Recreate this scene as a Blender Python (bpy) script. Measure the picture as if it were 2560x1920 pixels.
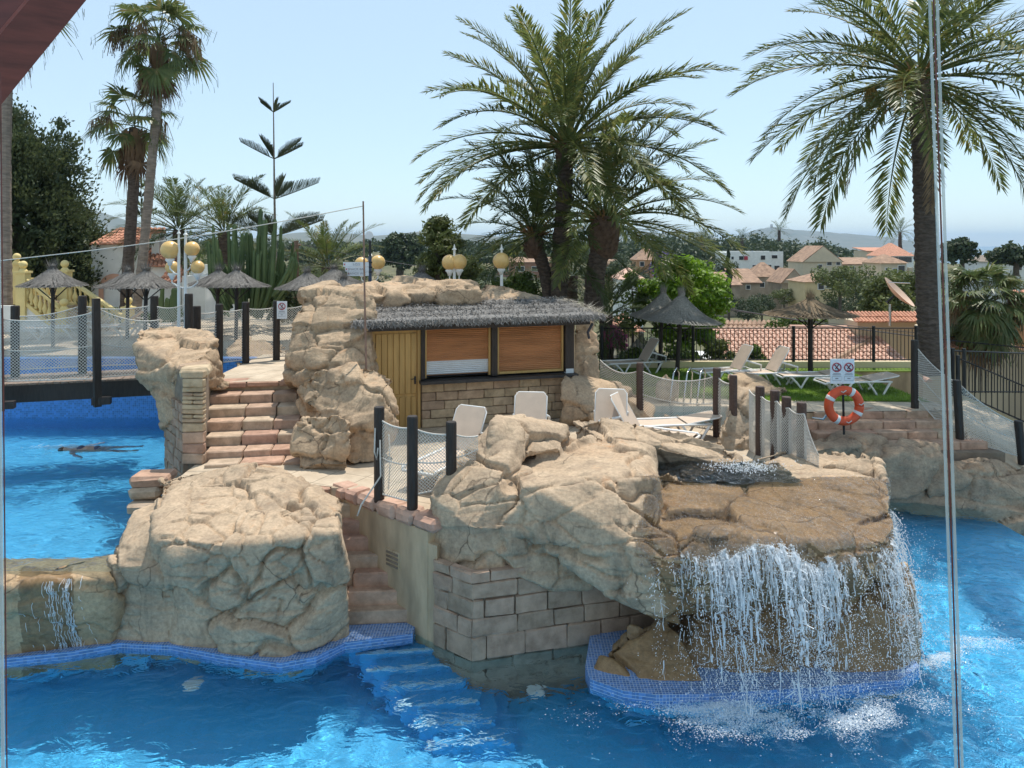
import bpy, bmesh, math, random
import numpy as np
from mathutils import Vector, Matrix, Quaternion, Euler

for o in list(bpy.data.objects): bpy.data.objects.remove(o)
scene = bpy.context.scene
COL = scene.collection
R = math.radians
random.seed(7)

# ------------------------------------------------------------------ camera, sky, sun, exposure
F = 1850.0; H = 5.5; U0 = 1280.0; V0 = 610.0          # focal length in photo pixels, eye height above the front pool, principal column, horizon row
cam = bpy.data.cameras.new('camera'); cam_o = bpy.data.objects.new('camera', cam); COL.objects.link(cam_o)
cam_o.location = (0, 0, H); cam_o.rotation_euler = (R(90), 0, 0)
cam.sensor_width = 36; cam.lens = F/2560*36; cam.shift_y = -(960-V0)/2560
cam.clip_start = 0.05; cam.clip_end = 60000
scene.camera = cam_o

SUN_EL, SUN_AZ = R(69), R(24)                           # azimuth measured from the view direction towards the right
sun_dir = Vector((math.sin(SUN_AZ)*math.cos(SUN_EL), math.cos(SUN_AZ)*math.cos(SUN_EL), math.sin(SUN_EL)))
world = bpy.data.worlds.new('World'); scene.world = world; world.use_nodes = True
wn = world.node_tree; wn.nodes.clear()
sky = wn.nodes.new('ShaderNodeTexSky'); sky.sky_type = 'NISHITA'; sky.sun_disc = False
sky.sun_elevation = SUN_EL; sky.sun_rotation = SUN_AZ; sky.altitude = 0; sky.air_density = 1.0; sky.dust_density = 0.0; sky.ozone_density = 3.0
bg = wn.nodes.new('ShaderNodeBackground'); bg.inputs['Strength'].default_value = 0.15
wo = wn.nodes.new('ShaderNodeOutputWorld')
hzm = wn.nodes.new('ShaderNodeMix'); hzm.data_type = 'RGBA'; hzm.inputs[0].default_value = .74; hzm.inputs[7].default_value = (2.0, 2.52, 2.8, 1)   # even, hazy summer air over the whole sky
wn.links.new(sky.outputs[0], hzm.inputs[6]); wn.links.new(hzm.outputs[2], bg.inputs[0]); wn.links.new(bg.outputs[0], wo.inputs[0])
sl = bpy.data.lights.new('sun', 'SUN'); sl.energy = 2.5; sl.angle = R(0.53); sl.cycles.is_caustics_light = True; sl.color = (1.0, 0.95, 0.86)
sun_o = bpy.data.objects.new('sun', sl); COL.objects.link(sun_o)
sun_o.rotation_euler = sun_dir.to_track_quat('Z', 'Y').to_euler(); sun_o.location = (20, 30, 40)
scene.view_settings.view_transform = 'Standard'; scene.view_settings.look = 'None'
scene.view_settings.exposure = 0.95; scene.view_settings.gamma = 1.0
scene.cycles.max_bounces = 7; scene.cycles.transparent_max_bounces = 14; scene.cycles.volume_bounces = 0
scene.cycles.caustics_reflective = False

# ------------------------------------------------------------------ pixel -> place
def P(u, v, d): return Vector(((u-U0)/F*d, d, H-(v-V0)/F*d))
def G(u, v, z):
    d = (H-z)*F/(v-V0); return P(u, v, d)
def XY(u, v, z):
    p = G(u, v, z); return (p.x, p.y)

# ------------------------------------------------------------------ numpy noise
def _h(ix, iy, iz, s):
    n = (ix.astype(np.int64)*374761393 + iy.astype(np.int64)*668265263 + iz.astype(np.int64)*2147483647 + s*974634777) & 0xffffffff
    n = ((n ^ (n >> 13))*1274126177) & 0xffffffff
    n = ((n ^ (n >> 15))*2246822519) & 0xffffffff
    return ((n ^ (n >> 16)) & 0xffffff)/float(0xffffff)
def vnoise(p, s=0):
    i = np.floor(p).astype(np.int64); f = p-i; f = f*f*(3-2*f)
    r = 0
    for dx in (0, 1):
        for dy in (0, 1):
            for dz in (0, 1):
                w = (f[:,0] if dx else 1-f[:,0])*(f[:,1] if dy else 1-f[:,1])*(f[:,2] if dz else 1-f[:,2])
                r = r + w*_h(i[:,0]+dx, i[:,1]+dy, i[:,2]+dz, s)
    return r*2-1
def fbm(p, o=4, s=0):
    r = 0; a = 1.0
    for k in range(o):
        r = r + a*vnoise(p*(2.03**k)+k*17.3, s+k); a *= 0.5
    return r
def voronoi(p, s=0):
    i = np.floor(p).astype(np.int64)
    f1 = np.full(len(p), 9.0); f2 = np.full(len(p), 9.0); cid = np.zeros(len(p)); ctr = np.zeros((len(p),3))
    for dx in (-1,0,1):
        for dy in (-1,0,1):
            for dz in (-1,0,1):
                cx, cy, cz = i[:,0]+dx, i[:,1]+dy, i[:,2]+dz
                q = np.stack([cx+_h(cx,cy,cz,s), cy+_h(cx,cy,cz,s+11), cz+_h(cx,cy,cz,s+23)], 1)
                d = np.linalg.norm(q-p, axis=1); c = _h(cx,cy,cz,s+37)
                m = d < f1
                f2 = np.where(m, f1, np.minimum(f2, d)); cid = np.where(m, c, cid); ctr = np.where(m[:,None], q, ctr); f1 = np.where(m, d, f1)
    return f1, f2, cid, ctr
def sstep(a, b, x):
    t = np.clip((x-a)/(b-a), 0, 1); return t*t*(3-2*t)

# ------------------------------------------------------------------ materials
MATS = {}
class NT:
    def __init__(s, name):
        s.m = bpy.data.materials.new(name); s.m.use_nodes = True; s.t = s.m.node_tree; s.t.nodes.clear()
        s.out = s.n('OutputMaterial'); MATS[name] = s.m
    def n(s, t, **kw):
        x = s.t.nodes.new('ShaderNode'+t)
        for k, v in kw.items():
            if k in x.inputs.keys(): x.inputs[k].default_value = v
            else: setattr(x, k, v)
        return x
    def l(s, a, b): s.t.links.new(a, b)
    def pos(s, scale=(1,1,1)):
        g = s.n('NewGeometry'); mp = s.n('Mapping'); mp.inputs['Scale'].default_value = scale
        s.l(g.outputs['Position'], mp.inputs['Vector']); return mp.outputs[0]
    def noise(s, vec, scale, detail=4, rough=.55, dist=0):
        x = s.n('TexNoise'); x.inputs['Scale'].default_value = scale; x.inputs['Detail'].default_value = detail
        x.inputs['Roughness'].default_value = rough; x.inputs['Distortion'].default_value = dist
        s.l(vec, x.inputs['Vector']); return x.outputs['Fac']
    def ramp(s, fac, stops):
        x = s.n('ValToRGB'); e = x.color_ramp.elements
        while len(e) < len(stops): e.new(.5)
        for k, (p, c) in enumerate(stops):
            e[k].position = p; e[k].color = (*c, 1) if len(c) == 3 else c
        s.l(fac, x.inputs[0]); return x.outputs[0]
    def mix(s, fac, a, b, mode='MIX'):
        x = s.n('Mix'); x.data_type = 'RGBA'; x.blend_type = mode
        for i, v in ((0, fac), (6, a), (7, b)):
            if hasattr(v, 'is_linked') or hasattr(v, 'links'): s.l(v, x.inputs[i])
            elif i == 0: x.inputs[0].default_value = v
            else: x.inputs[i].default_value = (*v, 1)
        return x.outputs[2]
    def bump(s, h, strength, dist, nrm=None):
        x = s.n('Bump'); x.inputs['Strength'].default_value = strength; x.inputs['Distance'].default_value = dist
        s.l(h, x.inputs['Height'])
        if nrm is not None: s.l(nrm, x.inputs['Normal'])
        return x.outputs[0]
    def bsdf(s, col, rough=.8, nrm=None, metal=0, spec=.4, **kw):
        b = s.n('BsdfPrincipled')
        if hasattr(col, 'links'): s.l(col, b.inputs['Base Color'])
        else: b.inputs['Base Color'].default_value = (*col, 1)
        if hasattr(rough, 'links'): s.l(rough, b.inputs['Roughness'])
        else: b.inputs['Roughness'].default_value = rough
        b.inputs['Metallic'].default_value = metal; b.inputs['Specular IOR Level'].default_value = spec
        if nrm is not None: s.l(nrm, b.inputs['Normal'])
        for k, v in kw.items(): b.inputs[k].default_value = v
        s.l(b.outputs[0], s.out.inputs[0]); return b

def mat(name, c, var=.25, scale=6, rough=.75, bump=.3, bscale=40, bdist=.004, metal=0, spec=.4, stretch=(1,1,1), c2=None):
    t = NT(name); v = t.pos(stretch)
    n = t.noise(v, scale, 5)
    lo = tuple(x*(1-var) for x in c) if c2 is None else c2
    hi = tuple(min(1, x*(1+var)) for x in c) if c2 is None else c
    col = t.ramp(n, [(.3, lo), (.7, hi)])
    nr = t.bump(t.noise(v, bscale, 4), bump, bdist) if bump else None
    t.bsdf(col, rough, nr, metal, spec); return t.m

def rock_mat(name, tans, wet=0):
    t = NT(name); v = t.pos()
    big = t.noise(v, .75, 5, .6, .6); mid = t.noise(v, 2.7, 7, .62, .3); fine = t.noise(v, 22, 8, .65)
    base = t.ramp(big, [(.30, tans[0]), (.46, tans[1]), (.58, tans[2]), (.72, tans[3])])
    base = t.mix(.55, base, t.ramp(mid, [(.28, (.19,.155,.12)), (.5, (.42,.34,.25)), (.72, (.58,.48,.36))]), 'MIX')
    sv = t.pos((3.2, 3.2, .42)); streak = t.noise(sv, 1.3, 6, .65, .4)
    base = t.mix(t.ramp(streak, [(.56, (0,0,0)), (.70, (.62,.62,.62))]), base, (.17,.155,.12), 'MIX')
    blot = t.noise(t.pos((1.1,1.1,1.6)), 1.7, 6, .7, .8)
    base = t.mix(t.ramp(blot, [(.60, (0,0,0)), (.74, (.6,.6,.6))]), base, (.50,.27,.13), 'MIX')
    vein = t.n('TexVoronoi'); vein.feature = 'DISTANCE_TO_EDGE'; vein.inputs['Scale'].default_value = .85
    wv = t.n('VectorMath'); wv.operation = 'ADD'; t.l(v, wv.inputs[0])
    wn_ = t.n('TexNoise'); wn_.inputs['Scale'].default_value = 2.2; wn_.inputs['Detail'].default_value = 5; t.l(v, wn_.inputs['Vector']); ws_ = t.n('VectorMath'); ws_.operation = 'SCALE'; ws_.inputs['Scale'].default_value = .32; t.l(wn_.outputs['Color'], ws_.inputs[0]); t.l(ws_.outputs[0], wv.inputs[1])
    t.l(wv.outputs[0], vein.inputs['Vector'])
    vm = t.mix(1.0, t.ramp(vein.outputs['Distance'], [(.0, (.75,.75,.75)), (.012, (0,0,0))]), t.ramp(t.noise(v, 1.1, 3), [(.46, (0,0,0)), (.60, (1,1,1))]), 'MULTIPLY')
    base = t.mix(vm, base, (.075,.058,.042), 'MIX')
    lich = t.noise(t.pos((1,1,1.3)), 1.05, 7, .72, .5)
    base = t.mix(t.ramp(lich, [(.54, (0,0,0)), (.66, (.55,.55,.55))]), base, (.225,.19,.15), 'MIX')
    spk = t.ramp(fine, [(.3, (.72,.70,.68)), (.62, (1.08,1.06,1.04))])
    base = t.mix(1.0, base, spk, 'MULTIPLY')
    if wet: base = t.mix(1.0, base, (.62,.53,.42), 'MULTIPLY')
    else: base = t.mix(1.0, base, (1.02,.945,.875), 'MULTIPLY')
    st = t.noise(t.pos((1,1,3.2)), 5, 6, .7, .6)
    nr = t.bump(mid, .35, .05); nr = t.bump(st, .5, .025, nr); nr = t.bump(fine, .45, .010, nr)
    t.bsdf(base, .86 if not wet else .38, nr, 0, .3); return t.m

TAN = [(.33,.28,.225), (.45,.37,.285), (.52,.43,.33), (.49,.355,.245)]
rock_mat('rock', TAN)
rock_mat('rock_warm', [(.36,.285,.205), (.47,.36,.25), (.52,.40,.28), (.54,.33,.195)])
rock_mat('rock_ochre', [(.40,.27,.14), (.46,.32,.17), (.48,.34,.19), (.36,.24,.13)])
rock_mat('rock_wet_shade', [(.27,.185,.10), (.40,.265,.13), (.48,.32,.155), (.36,.215,.10)], 1)  # wet brown rock, with the shade below the lip also put into the colour
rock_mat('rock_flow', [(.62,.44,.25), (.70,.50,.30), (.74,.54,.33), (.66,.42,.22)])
rock_mat('rock_grey', [(.25,.20,.165), (.33,.255,.195), (.38,.29,.22), (.42,.255,.18)])

def stone_mat(name, cols, spots=True):
    t = NT(name); v = t.pos()
    oi = t.n('ObjectInfo')
    c = t.ramp(oi.outputs['Random'], [(k/max(1,len(cols)-1), x) for k, x in enumerate(cols)])
    n1 = t.noise(v, 5, 6, .65); n2 = t.noise(v, 26, 6, .65)
    c = t.mix(1.0, c, t.ramp(n1, [(.3, (.62,.60,.58)), (.62, (1.08,1.06,1.05))]), 'MULTIPLY')
    c = t.mix(t.ramp(t.noise(v, 3.1, 7, .7, .5), [(.6, (0,0,0)), (.78, (.6,.6,.6))]), c, (.15,.12,.095))
    nr = t.bump(n1, .5, .02); nr = t.bump(n2, .4, .006, nr)
    t.bsdf(c, .85, nr, 0, .3); return t.m
stone_mat('brick_pink', [(.46,.28,.20), (.52,.36,.26), (.50,.40,.29), (.44,.27,.20)])
stone_mat('brick_tan', [(.44,.335,.21), (.52,.41,.27), (.48,.35,.235), (.40,.29,.20)])
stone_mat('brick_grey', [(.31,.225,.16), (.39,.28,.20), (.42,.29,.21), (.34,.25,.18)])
stone_mat('coping_pink', [(.50,.30,.225), (.54,.36,.27), (.46,.28,.22)])
mat('mortar', (.22,.17,.125), .25, 6, .95)
mat('render_wall', (.45,.335,.215), .4, 1.6, .9, .4, 14, .01, stretch=(1.6,1.6,.5))
mat('dark_wood', (.030,.022,.018), .4, 9, .6, .5, 30, .004, stretch=(4,4,.6))
mat('brown_wood', (.075,.045,.035), .35, 9, .65, .5, 30, .004, stretch=(1,6,6))
mat('deck_wood', (.22,.165,.13), .35, 7, .75, .4, 40, .004, stretch=(5,1,5))
mat('black_metal', (.018,.019,.021), .2, 9, .45, 0)
mat('rope', (.56,.53,.48), .18, 50, .9, .4, 120, .002)
mat('net_cord', (.60,.575,.52), .15, 30, .9, 0)
mat('white_plastic', (.76,.75,.72), .06, 4, .38, .1, 30, .001)
mat('sling_fabric', (.56,.445,.35), .08, 4, .85, .25, 260, .001)
mat('white_paint', (.74,.74,.71), .09, 2, .7, .1, 30, .002)
mat('cream_paint', (.66,.56,.36), .08, 1.6, .75, .15, 20, .003)
mat('yellow_paint', (.72,.57,.25), .09, 2.5, .7, .15, 30, .002)
mat('globe', (.72,.46,.17), .12, 5, .32, 0, spec=.5)
mat('orange', (.68,.088,.026), .1, 6, .42, .1, 30, .001)
mat('steel', (.55,.56,.57), .05, 6, .22, 0, metal=1)
mat('reflective', (.66,.66,.64), .05, 9, .4, 0)
mat('red_paint', (.42,.03,.055), .05, 9, .5, 0)
mat('ink', (.04,.04,.05), .1, 9, .6, 0)
mat('ink_grey', (.22,.22,.24), .1, 9, .6, 0)
mat('sign_white', (.70,.73,.76), .03, 4, .5, 0)
mat('blue_metal', (.05,.075,.13), .2, 8, .5, 0)
mat('mahogany', (.13,.034,.026), .3, 5, .4, .2, 40, .002, stretch=(1,1,6))
mat('rust_metal', (.24,.15,.11), .3, 8, .7, .3, 60, .002)
mat('terracotta', (.50,.24,.155), .3, 4, .85, .3, 30, .004)
mat('terracotta_pale', (.58,.36,.27), .22, 3, .85, .3, 30, .004)
mat('terracotta_old', (.31,.195,.13), .35, 1.5, .9, .3, 20, .01)
mat('dish', (.60,.42,.31), .12, 2, .6, 0)
mat('glass_dark', (.03,.035,.04), .2, 3, .12, 0)
mat('wood_yellow', (.50,.315,.11), .16, 3, .55, .25, 40, .003, stretch=(5,5,.5))
mat('shutter_brown', (.43,.20,.088), .22, 2, .55, .1, 40, .001, stretch=(.6,.6,6))
mat('shutter_white', (.64,.66,.67), .05, 3, .5, 0)
mat('counter', (.035,.033,.033), .3, 6, .5, .2)
# ------------------------------------------------------------------ more materials
def thatch_mat(name, a, b):
    t = NT(name); v = t.pos(); n = t.noise(v, 22, 6, .75); n2 = t.noise(v, 60, 3)
    c = t.ramp(n, [(.3, a), (.7, b)]); t.bsdf(c, .95, t.bump(n2, .4, .01), 0, .15); return t.m
thatch_mat('thatch', (.075,.070,.066), (.28,.265,.245))
thatch_mat('thatch_dark', (.10,.096,.092), (.34,.325,.31))
thatch_mat('thatch_grey', (.15,.14,.125), (.42,.395,.35))
thatch_mat('thatch_pale', (.30,.27,.22), (.46,.42,.35))
thatch_mat('thatch_brown', (.16,.115,.075), (.34,.26,.175))

def leaf_mat(name, a, b, trans=.35, rough=.5, warm=None):
    t = NT(name); oi = t.n('ObjectInfo'); v = t.pos(); n = t.noise(v, 1.3, 4)
    c = t.ramp(n, [(.32, a), (.68, b)])
    if warm: c = t.mix(t.ramp(t.noise(v, 4.1, 3), [(.52, (0,0,0)), (.7, (.8,.8,.8))]), c, warm)
    p = t.bsdf(c, rough, None, 0, .35)
    tr = t.n('BsdfTranslucent'); t.l(c, tr.inputs['Color'])
    mx = t.n('MixShader'); mx.inputs[0].default_value = trans
    t.l(p.outputs[0], mx.inputs[1]); t.l(tr.outputs[0], mx.inputs[2]); t.l(mx.outputs[0], t.out.inputs[0]); return t.m
leaf_mat('frond', (.085,.115,.036), (.19,.22,.065), .45, .42, (.34,.27,.08))
leaf_mat('frond_deep', (.06,.09,.034), (.13,.165,.055), .42, .42)
leaf_mat('frond_bright', (.07,.105,.03), (.15,.19,.05), .35, .45, (.26,.20,.07))
leaf_mat('frond_dead', (.20,.13,.075), (.34,.23,.13), .25, .8)
leaf_mat('fan', (.075,.11,.04), (.17,.21,.07), .4, .4, (.30,.23,.10))
leaf_mat('fan_dead', (.14,.085,.05), (.27,.17,.10), .2, .85)
leaf_mat('conifer', (.032,.052,.026), (.12,.145,.055), .28, .6)
leaf_mat('araucaria', (.045,.060,.030), (.085,.10,.045), .15, .6)
leaf_mat('lime_leaf', (.10,.19,.012), (.26,.42,.03), .45, .5)
leaf_mat('mid_leaf', (.055,.10,.02), (.15,.21,.045), .4, .5)
leaf_mat('olive_leaf', (.07,.09,.03), (.17,.20,.06), .35, .55)
leaf_mat('dark_leaf', (.030,.050,.022), (.075,.10,.04), .25, .6)
leaf_mat('pink_flower', (.36,.06,.20), (.58,.16,.36), .35, .6)
leaf_mat('violet_flower', (.14,.10,.32), (.25,.18,.46), .35, .6)
leaf_mat('grass', (.12,.22,.025), (.27,.40,.06), .4, .6)
leaf_mat('cactus', (.055,.095,.035), (.12,.165,.06), .05, .55)
mat('bark_palm', (.10,.075,.06), .45, 7, .95, .8, 18, .03, stretch=(1,1,3))
mat('bark_grey', (.23,.185,.15), .35, 4, .95, .6, 16, .02, stretch=(1,1,4))
mat('boot', (.13,.08,.055), .4, 9, .9, .6, 30, .01)
mat('petiole', (.28,.15,.06), .35, 6, .6, .2)
mat('bark', (.10,.08,.06), .35, 5, .95, .6, 20, .02)
mat('fruit', (.26,.16,.035), .4, 20, .7, 0)

def paving_mat(name, c, size=.5, line=.03, dark=.45, rot=0.0, var=.15):
    t = NT(name); g = t.n('NewGeometry'); mp = t.n('Mapping'); mp.inputs['Rotation'].default_value = (0, 0, rot); t.l(g.outputs['Position'], mp.inputs[0])
    b = t.n('TexBrick'); b.offset = 0.0; b.inputs['Scale'].default_value = 1; b.inputs['Brick Width'].default_value = size; b.inputs['Row Height'].default_value = size
    b.inputs['Mortar Size'].default_value = line*size*.5; b.inputs['Color1'].default_value = (*c, 1); b.inputs['Color2'].default_value = (*[x*(1-var) for x in c], 1); b.inputs['Mortar'].default_value = (*[x*dark for x in c], 1)
    t.l(mp.outputs[0], b.inputs[0]); v = t.pos()
    col = t.mix(1.0, b.outputs[0], t.ramp(t.noise(v, 2.3, 6, .65), [(.3, (.72,.69,.66)), (.65, (1.04,1.03,1.02))]), 'MULTIPLY')
    nr = t.bump(b.outputs['Fac'], -.5, .008); nr = t.bump(t.noise(v, 14, 6), .3, .01, nr)
    t.bsdf(col, .85, nr, 0, .3); return t.m
paving_mat('paving', (.56,.46,.345), .62, .035, .55, .45)
paving_mat('paving_pale', (.62,.52,.40), .5, .03, .6, .2)

def mosaic_mat(name, c, grout, size=.045, var=.25, rough=.25):
    t = NT(name); v = t.pos((1/size,)*3)
    fr = t.n('VectorMath'); fr.operation = 'FRACTION'; t.l(v, fr.inputs[0])
    fl = t.n('VectorMath'); fl.operation = 'FLOOR'; t.l(v, fl.inputs[0])
    wn_ = t.n('TexWhiteNoise'); t.l(fl.outputs[0], wn_.inputs[0])
    sb = t.n('VectorMath'); sb.operation = 'SUBTRACT'; t.l(fr.outputs[0], sb.inputs[0]); sb.inputs[1].default_value = (.5,.5,.5)
    ab = t.n('VectorMath'); ab.operation = 'ABSOLUTE'; t.l(sb.outputs[0], ab.inputs[0])
    # grout only along the two axes lying in the face
    g = t.n('NewGeometry'); na = t.n('VectorMath'); na.operation = 'ABSOLUTE'; t.l(g.outputs['True Normal'], na.inputs[0])
    inv = t.n('VectorMath'); inv.operation = 'SUBTRACT'; inv.inputs[0].default_value = (1,1,1); t.l(na.outputs[0], inv.inputs[1])
    stp = t.n('VectorMath'); stp.operation = 'MULTIPLY'; t.l(ab.outputs[0], stp.inputs[0]); t.l(inv.outputs[0], stp.inputs[1])
    sep = t.n('SeparateXYZ'); t.l(stp.outputs[0], sep.inputs[0])
    m1 = t.n('Math'); m1.operation = 'MAXIMUM'; t.l(sep.outputs[0], m1.inputs[0]); t.l(sep.outputs[1], m1.inputs[1])
    m2 = t.n('Math'); m2.operation = 'MAXIMUM'; t.l(m1.outputs[0], m2.inputs[0]); t.l(sep.outputs[2], m2.inputs[1])
    gt = t.n('Math'); gt.operation = 'GREATER_THAN'; gt.inputs[1].default_value = .44; t.l(m2.outputs[0], gt.inputs[0])
    tile = t.ramp(wn_.outputs[0], [(0, tuple(x*(1-var) for x in c)), (1, tuple(min(1, x*(1+var)) for x in c))])
    col = t.mix(gt.outputs[0], tile, grout); t.bsdf(col, rough, None, 0, .5); return t.m
mosaic_mat('mosaic', (.11,.22,.47), (.50,.57,.66), .04)
mosaic_mat('pool_tile', (.07,.48,.84), (.11,.52,.85), .06, .12, .4)
mosaic_mat('pool_tile_light', (.10,.50,.85), (.15,.55,.86), .06, .12, .4)
mosaic_mat('step_tile', (.05,.36,.70), (.10,.42,.74), .06, .12, .4)
mosaic_mat('pool_wall_tile', (.05,.19,.50), (.12,.30,.60), .05, .3, .3)
mosaic_mat('edge_tile', (.52,.68,.80), (.45,.62,.76), .05, .15, .4)

def water_mat(name, tint, bs=1.0, strength=.5, refl=1.0, dist=.05):
    t = NT(name); v = t.pos((1, .55, 1))
    a = t.noise(v, 1.8*bs, 3, .5, .8); b = t.noise(v, 5.5*bs, 3, .55, .6)
    nr = t.bump(a, strength, dist*1.8); nr = t.bump(b, strength, dist*.55, nr)
    tr = t.n('BsdfTransparent'); tr.inputs[0].default_value = (*tint, 1)
    gl = t.n('BsdfGlossy'); gl.inputs['Roughness'].default_value = .03; t.l(nr, gl.inputs['Normal'])
    gl.inputs['Color'].default_value = (refl, refl, refl, 1)
    fr = t.n('Fresnel'); fr.inputs['IOR'].default_value = 1.33; t.l(nr, fr.inputs['Normal'])
    mx = t.n('MixShader'); t.l(fr.outputs[0], mx.inputs[0]); t.l(tr.outputs[0], mx.inputs[1]); t.l(gl.outputs[0], mx.inputs[2]); t.l(mx.outputs[0], t.out.inputs[0])
    return t.m
def water_glass(name, bs, st, str_):
    t = NT(name); gl_ = t.n('BsdfGlass'); gl_.inputs['IOR'].default_value = 1.33; gl_.inputs['Roughness'].default_value = 0.0; gl_.inputs['Color'].default_value = (.86,.97,1.0,1)
    wv_ = t.pos((1,str_,1)); nb_ = t.bump(t.noise(wv_, 2.6*bs, 3, .55, .9), st, .07/bs); t.l(t.bump(t.noise(wv_, 8*bs, 3, .5, .5), st*.6, .018/bs, nb_), gl_.inputs['Normal']); t.l(gl_.outputs[0], t.out.inputs[0])
water_glass('water_glass', 1.0, .55, 1.5); water_glass('water_glass_choppy', 1.1, 1.0, 1.6)
water_mat('water_upper', (.55,.90,.98), 1.5, .7)
water_mat('water_basin', (.35,.42,.45), 3.5, .9)
water_mat('water_film', (.99,.95,.88), 11.0, 1.0, 1.0, .09)
def foam_mat(name, c, trans):
    t = NT(name); d = t.n('BsdfPrincipled'); d.inputs['Base Color'].default_value = (*c, 1); d.inputs['Roughness'].default_value = .12; d.inputs['Specular IOR Level'].default_value = .6
    tl = t.n('BsdfTranslucent'); tl.inputs[0].default_value = (*c, 1); tp = t.n('BsdfTransparent')
    m1 = t.n('MixShader'); m1.inputs[0].default_value = .5; t.l(d.outputs[0], m1.inputs[1]); t.l(tl.outputs[0], m1.inputs[2])
    m2 = t.n('MixShader'); m2.inputs[0].default_value = trans; t.l(m1.outputs[0], m2.inputs[1]); t.l(tp.outputs[0], m2.inputs[2]); t.l(m2.outputs[0], t.out.inputs[0]); return t.m
foam_mat('spray', (.93,.95,.97), .12)
foam_mat('veil', (.93,.95,.97), .42)
foam_mat('foam', (.92,.95,.97), .2)

# ------------------------------------------------------------------ mesh collecting
class MB:
    def __init__(s): s.v = []; s.f = []
    def add(s, vs, fs):
        n = len(s.v); s.v += [tuple(x) for x in vs]; s.f += [tuple(i+n for i in f) for f in fs]; return s
    def box(s, c, size, rz=0, rot=None):
        x, y, z = (k/2 for k in size); M = rot.to_matrix() if rot else Matrix.Rotation(rz, 3, 'Z'); c = Vector(c)
        vs = [c+M@Vector((sx*x, sy*y, sz*z)) for sz in (-1,1) for sy in (-1,1) for sx in (-1,1)]
        return s.add(vs, [(0,2,3,1),(4,5,7,6),(0,1,5,4),(2,6,7,3),(0,4,6,2),(1,3,7,5)])
    def tube(s, pts, r, n=8, cap=True, r2=None):
        pts = [Vector(p) for p in pts]; N = len(pts); vs = []; up = None
        for i, p in enumerate(pts):
            t = (pts[min(i+1,N-1)]-pts[max(i-1,0)])
            t = t.normalized() if t.length > 1e-9 else Vector((0,0,1))
            if up is None: up = Vector((0,0,1)) if abs(t.z) < .9 else Vector((1,0,0))
            a = t.cross(up)
            a = a.normalized() if a.length > 1e-6 else Vector((1,0,0))
            b = a.cross(t).normalized(); up = b
            rr = r[i] if isinstance(r, (list, tuple)) else (r if r2 is None else r+(r2-r)*i/max(1,N-1))
            for k in range(n):
                an = 2*math.pi*k/n; vs.append(p+a*(rr*math.cos(an))+b*(rr*math.sin(an)))
        fs = [(i*n+k, i*n+(k+1)%n, (i+1)*n+(k+1)%n, (i+1)*n+k) for i in range(N-1) for k in range(n)]
        if cap and n > 2: fs += [tuple(range(n))[::-1], tuple((N-1)*n+k for k in range(n))]
        return s.add(vs, fs)
    def lathe(s, prof, n=12, c=(0,0,0), jit=0):
        c = Vector(c); vs = []
        for (r, z) in prof:
            for k in range(n):
                an = 2*math.pi*k/n; rr = r*(1+random.uniform(-jit, jit)); vs.append(c+Vector((rr*math.cos(an), rr*math.sin(an), z+random.uniform(-jit,jit)*.3*r)))
        N = len(prof)
        fs = [(i*n+k, i*n+(k+1)%n, (i+1)*n+(k+1)%n, (i+1)*n+k) for i in range(N-1) for k in range(n)]
        return s.add(vs, fs+[tuple(range(n))[::-1], tuple((N-1)*n+k for k in range(n))])
    def prism(s, poly, z0, z1):
        n = len(poly); A = sum(poly[i][0]*poly[(i+1)%n][1]-poly[(i+1)%n][0]*poly[i][1] for i in range(n))
        if A < 0: poly = poly[::-1]
        zz0 = z0 if isinstance(z0, (list,tuple)) else [z0]*n; zz1 = z1 if isinstance(z1, (list,tuple)) else [z1]*n
        vs = [(x,y,zz0[i]) for i,(x,y) in enumerate(poly)]+[(x,y,zz1[i]) for i,(x,y) in enumerate(poly)]
        return s.add(vs, [tuple(range(n))[::-1], tuple(range(n,2*n))]+[(i,(i+1)%n,n+(i+1)%n,n+i) for i in range(n)])
    def sphere(s, c, r, nu=12, nv=8, sq=(1,1,1)):
        prof = [(max(1e-4, r*math.sin(math.pi*i/nv)), -r*math.cos(math.pi*i/nv)) for i in range(nv+1)]
        n0 = len(s.v); s.lathe(prof, nu)
        for i in range(n0, len(s.v)):
            x, y, z = s.v[i]; s.v[i] = (x*sq[0]+c[0], y*sq[1]+c[1], z*sq[2]+c[2])
        return s
    def quad(s, a, b, c, d): return s.add([a,b,c,d], [(0,1,2,3)])
    def mesh(s, name, m, smooth=False):
        me = bpy.data.meshes.new(name); me.from_pydata(s.v, [], s.f); me.materials.append(MATS[m] if isinstance(m, str) else m)
        if smooth: me.polygons.foreach_set('use_smooth', [True]*len(me.polygons))
        me.update(); return me
    def build(s, name, m, parent=None, smooth=False, local=False):
        return link(name, s.mesh(name, m, smooth), parent, local)

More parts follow.
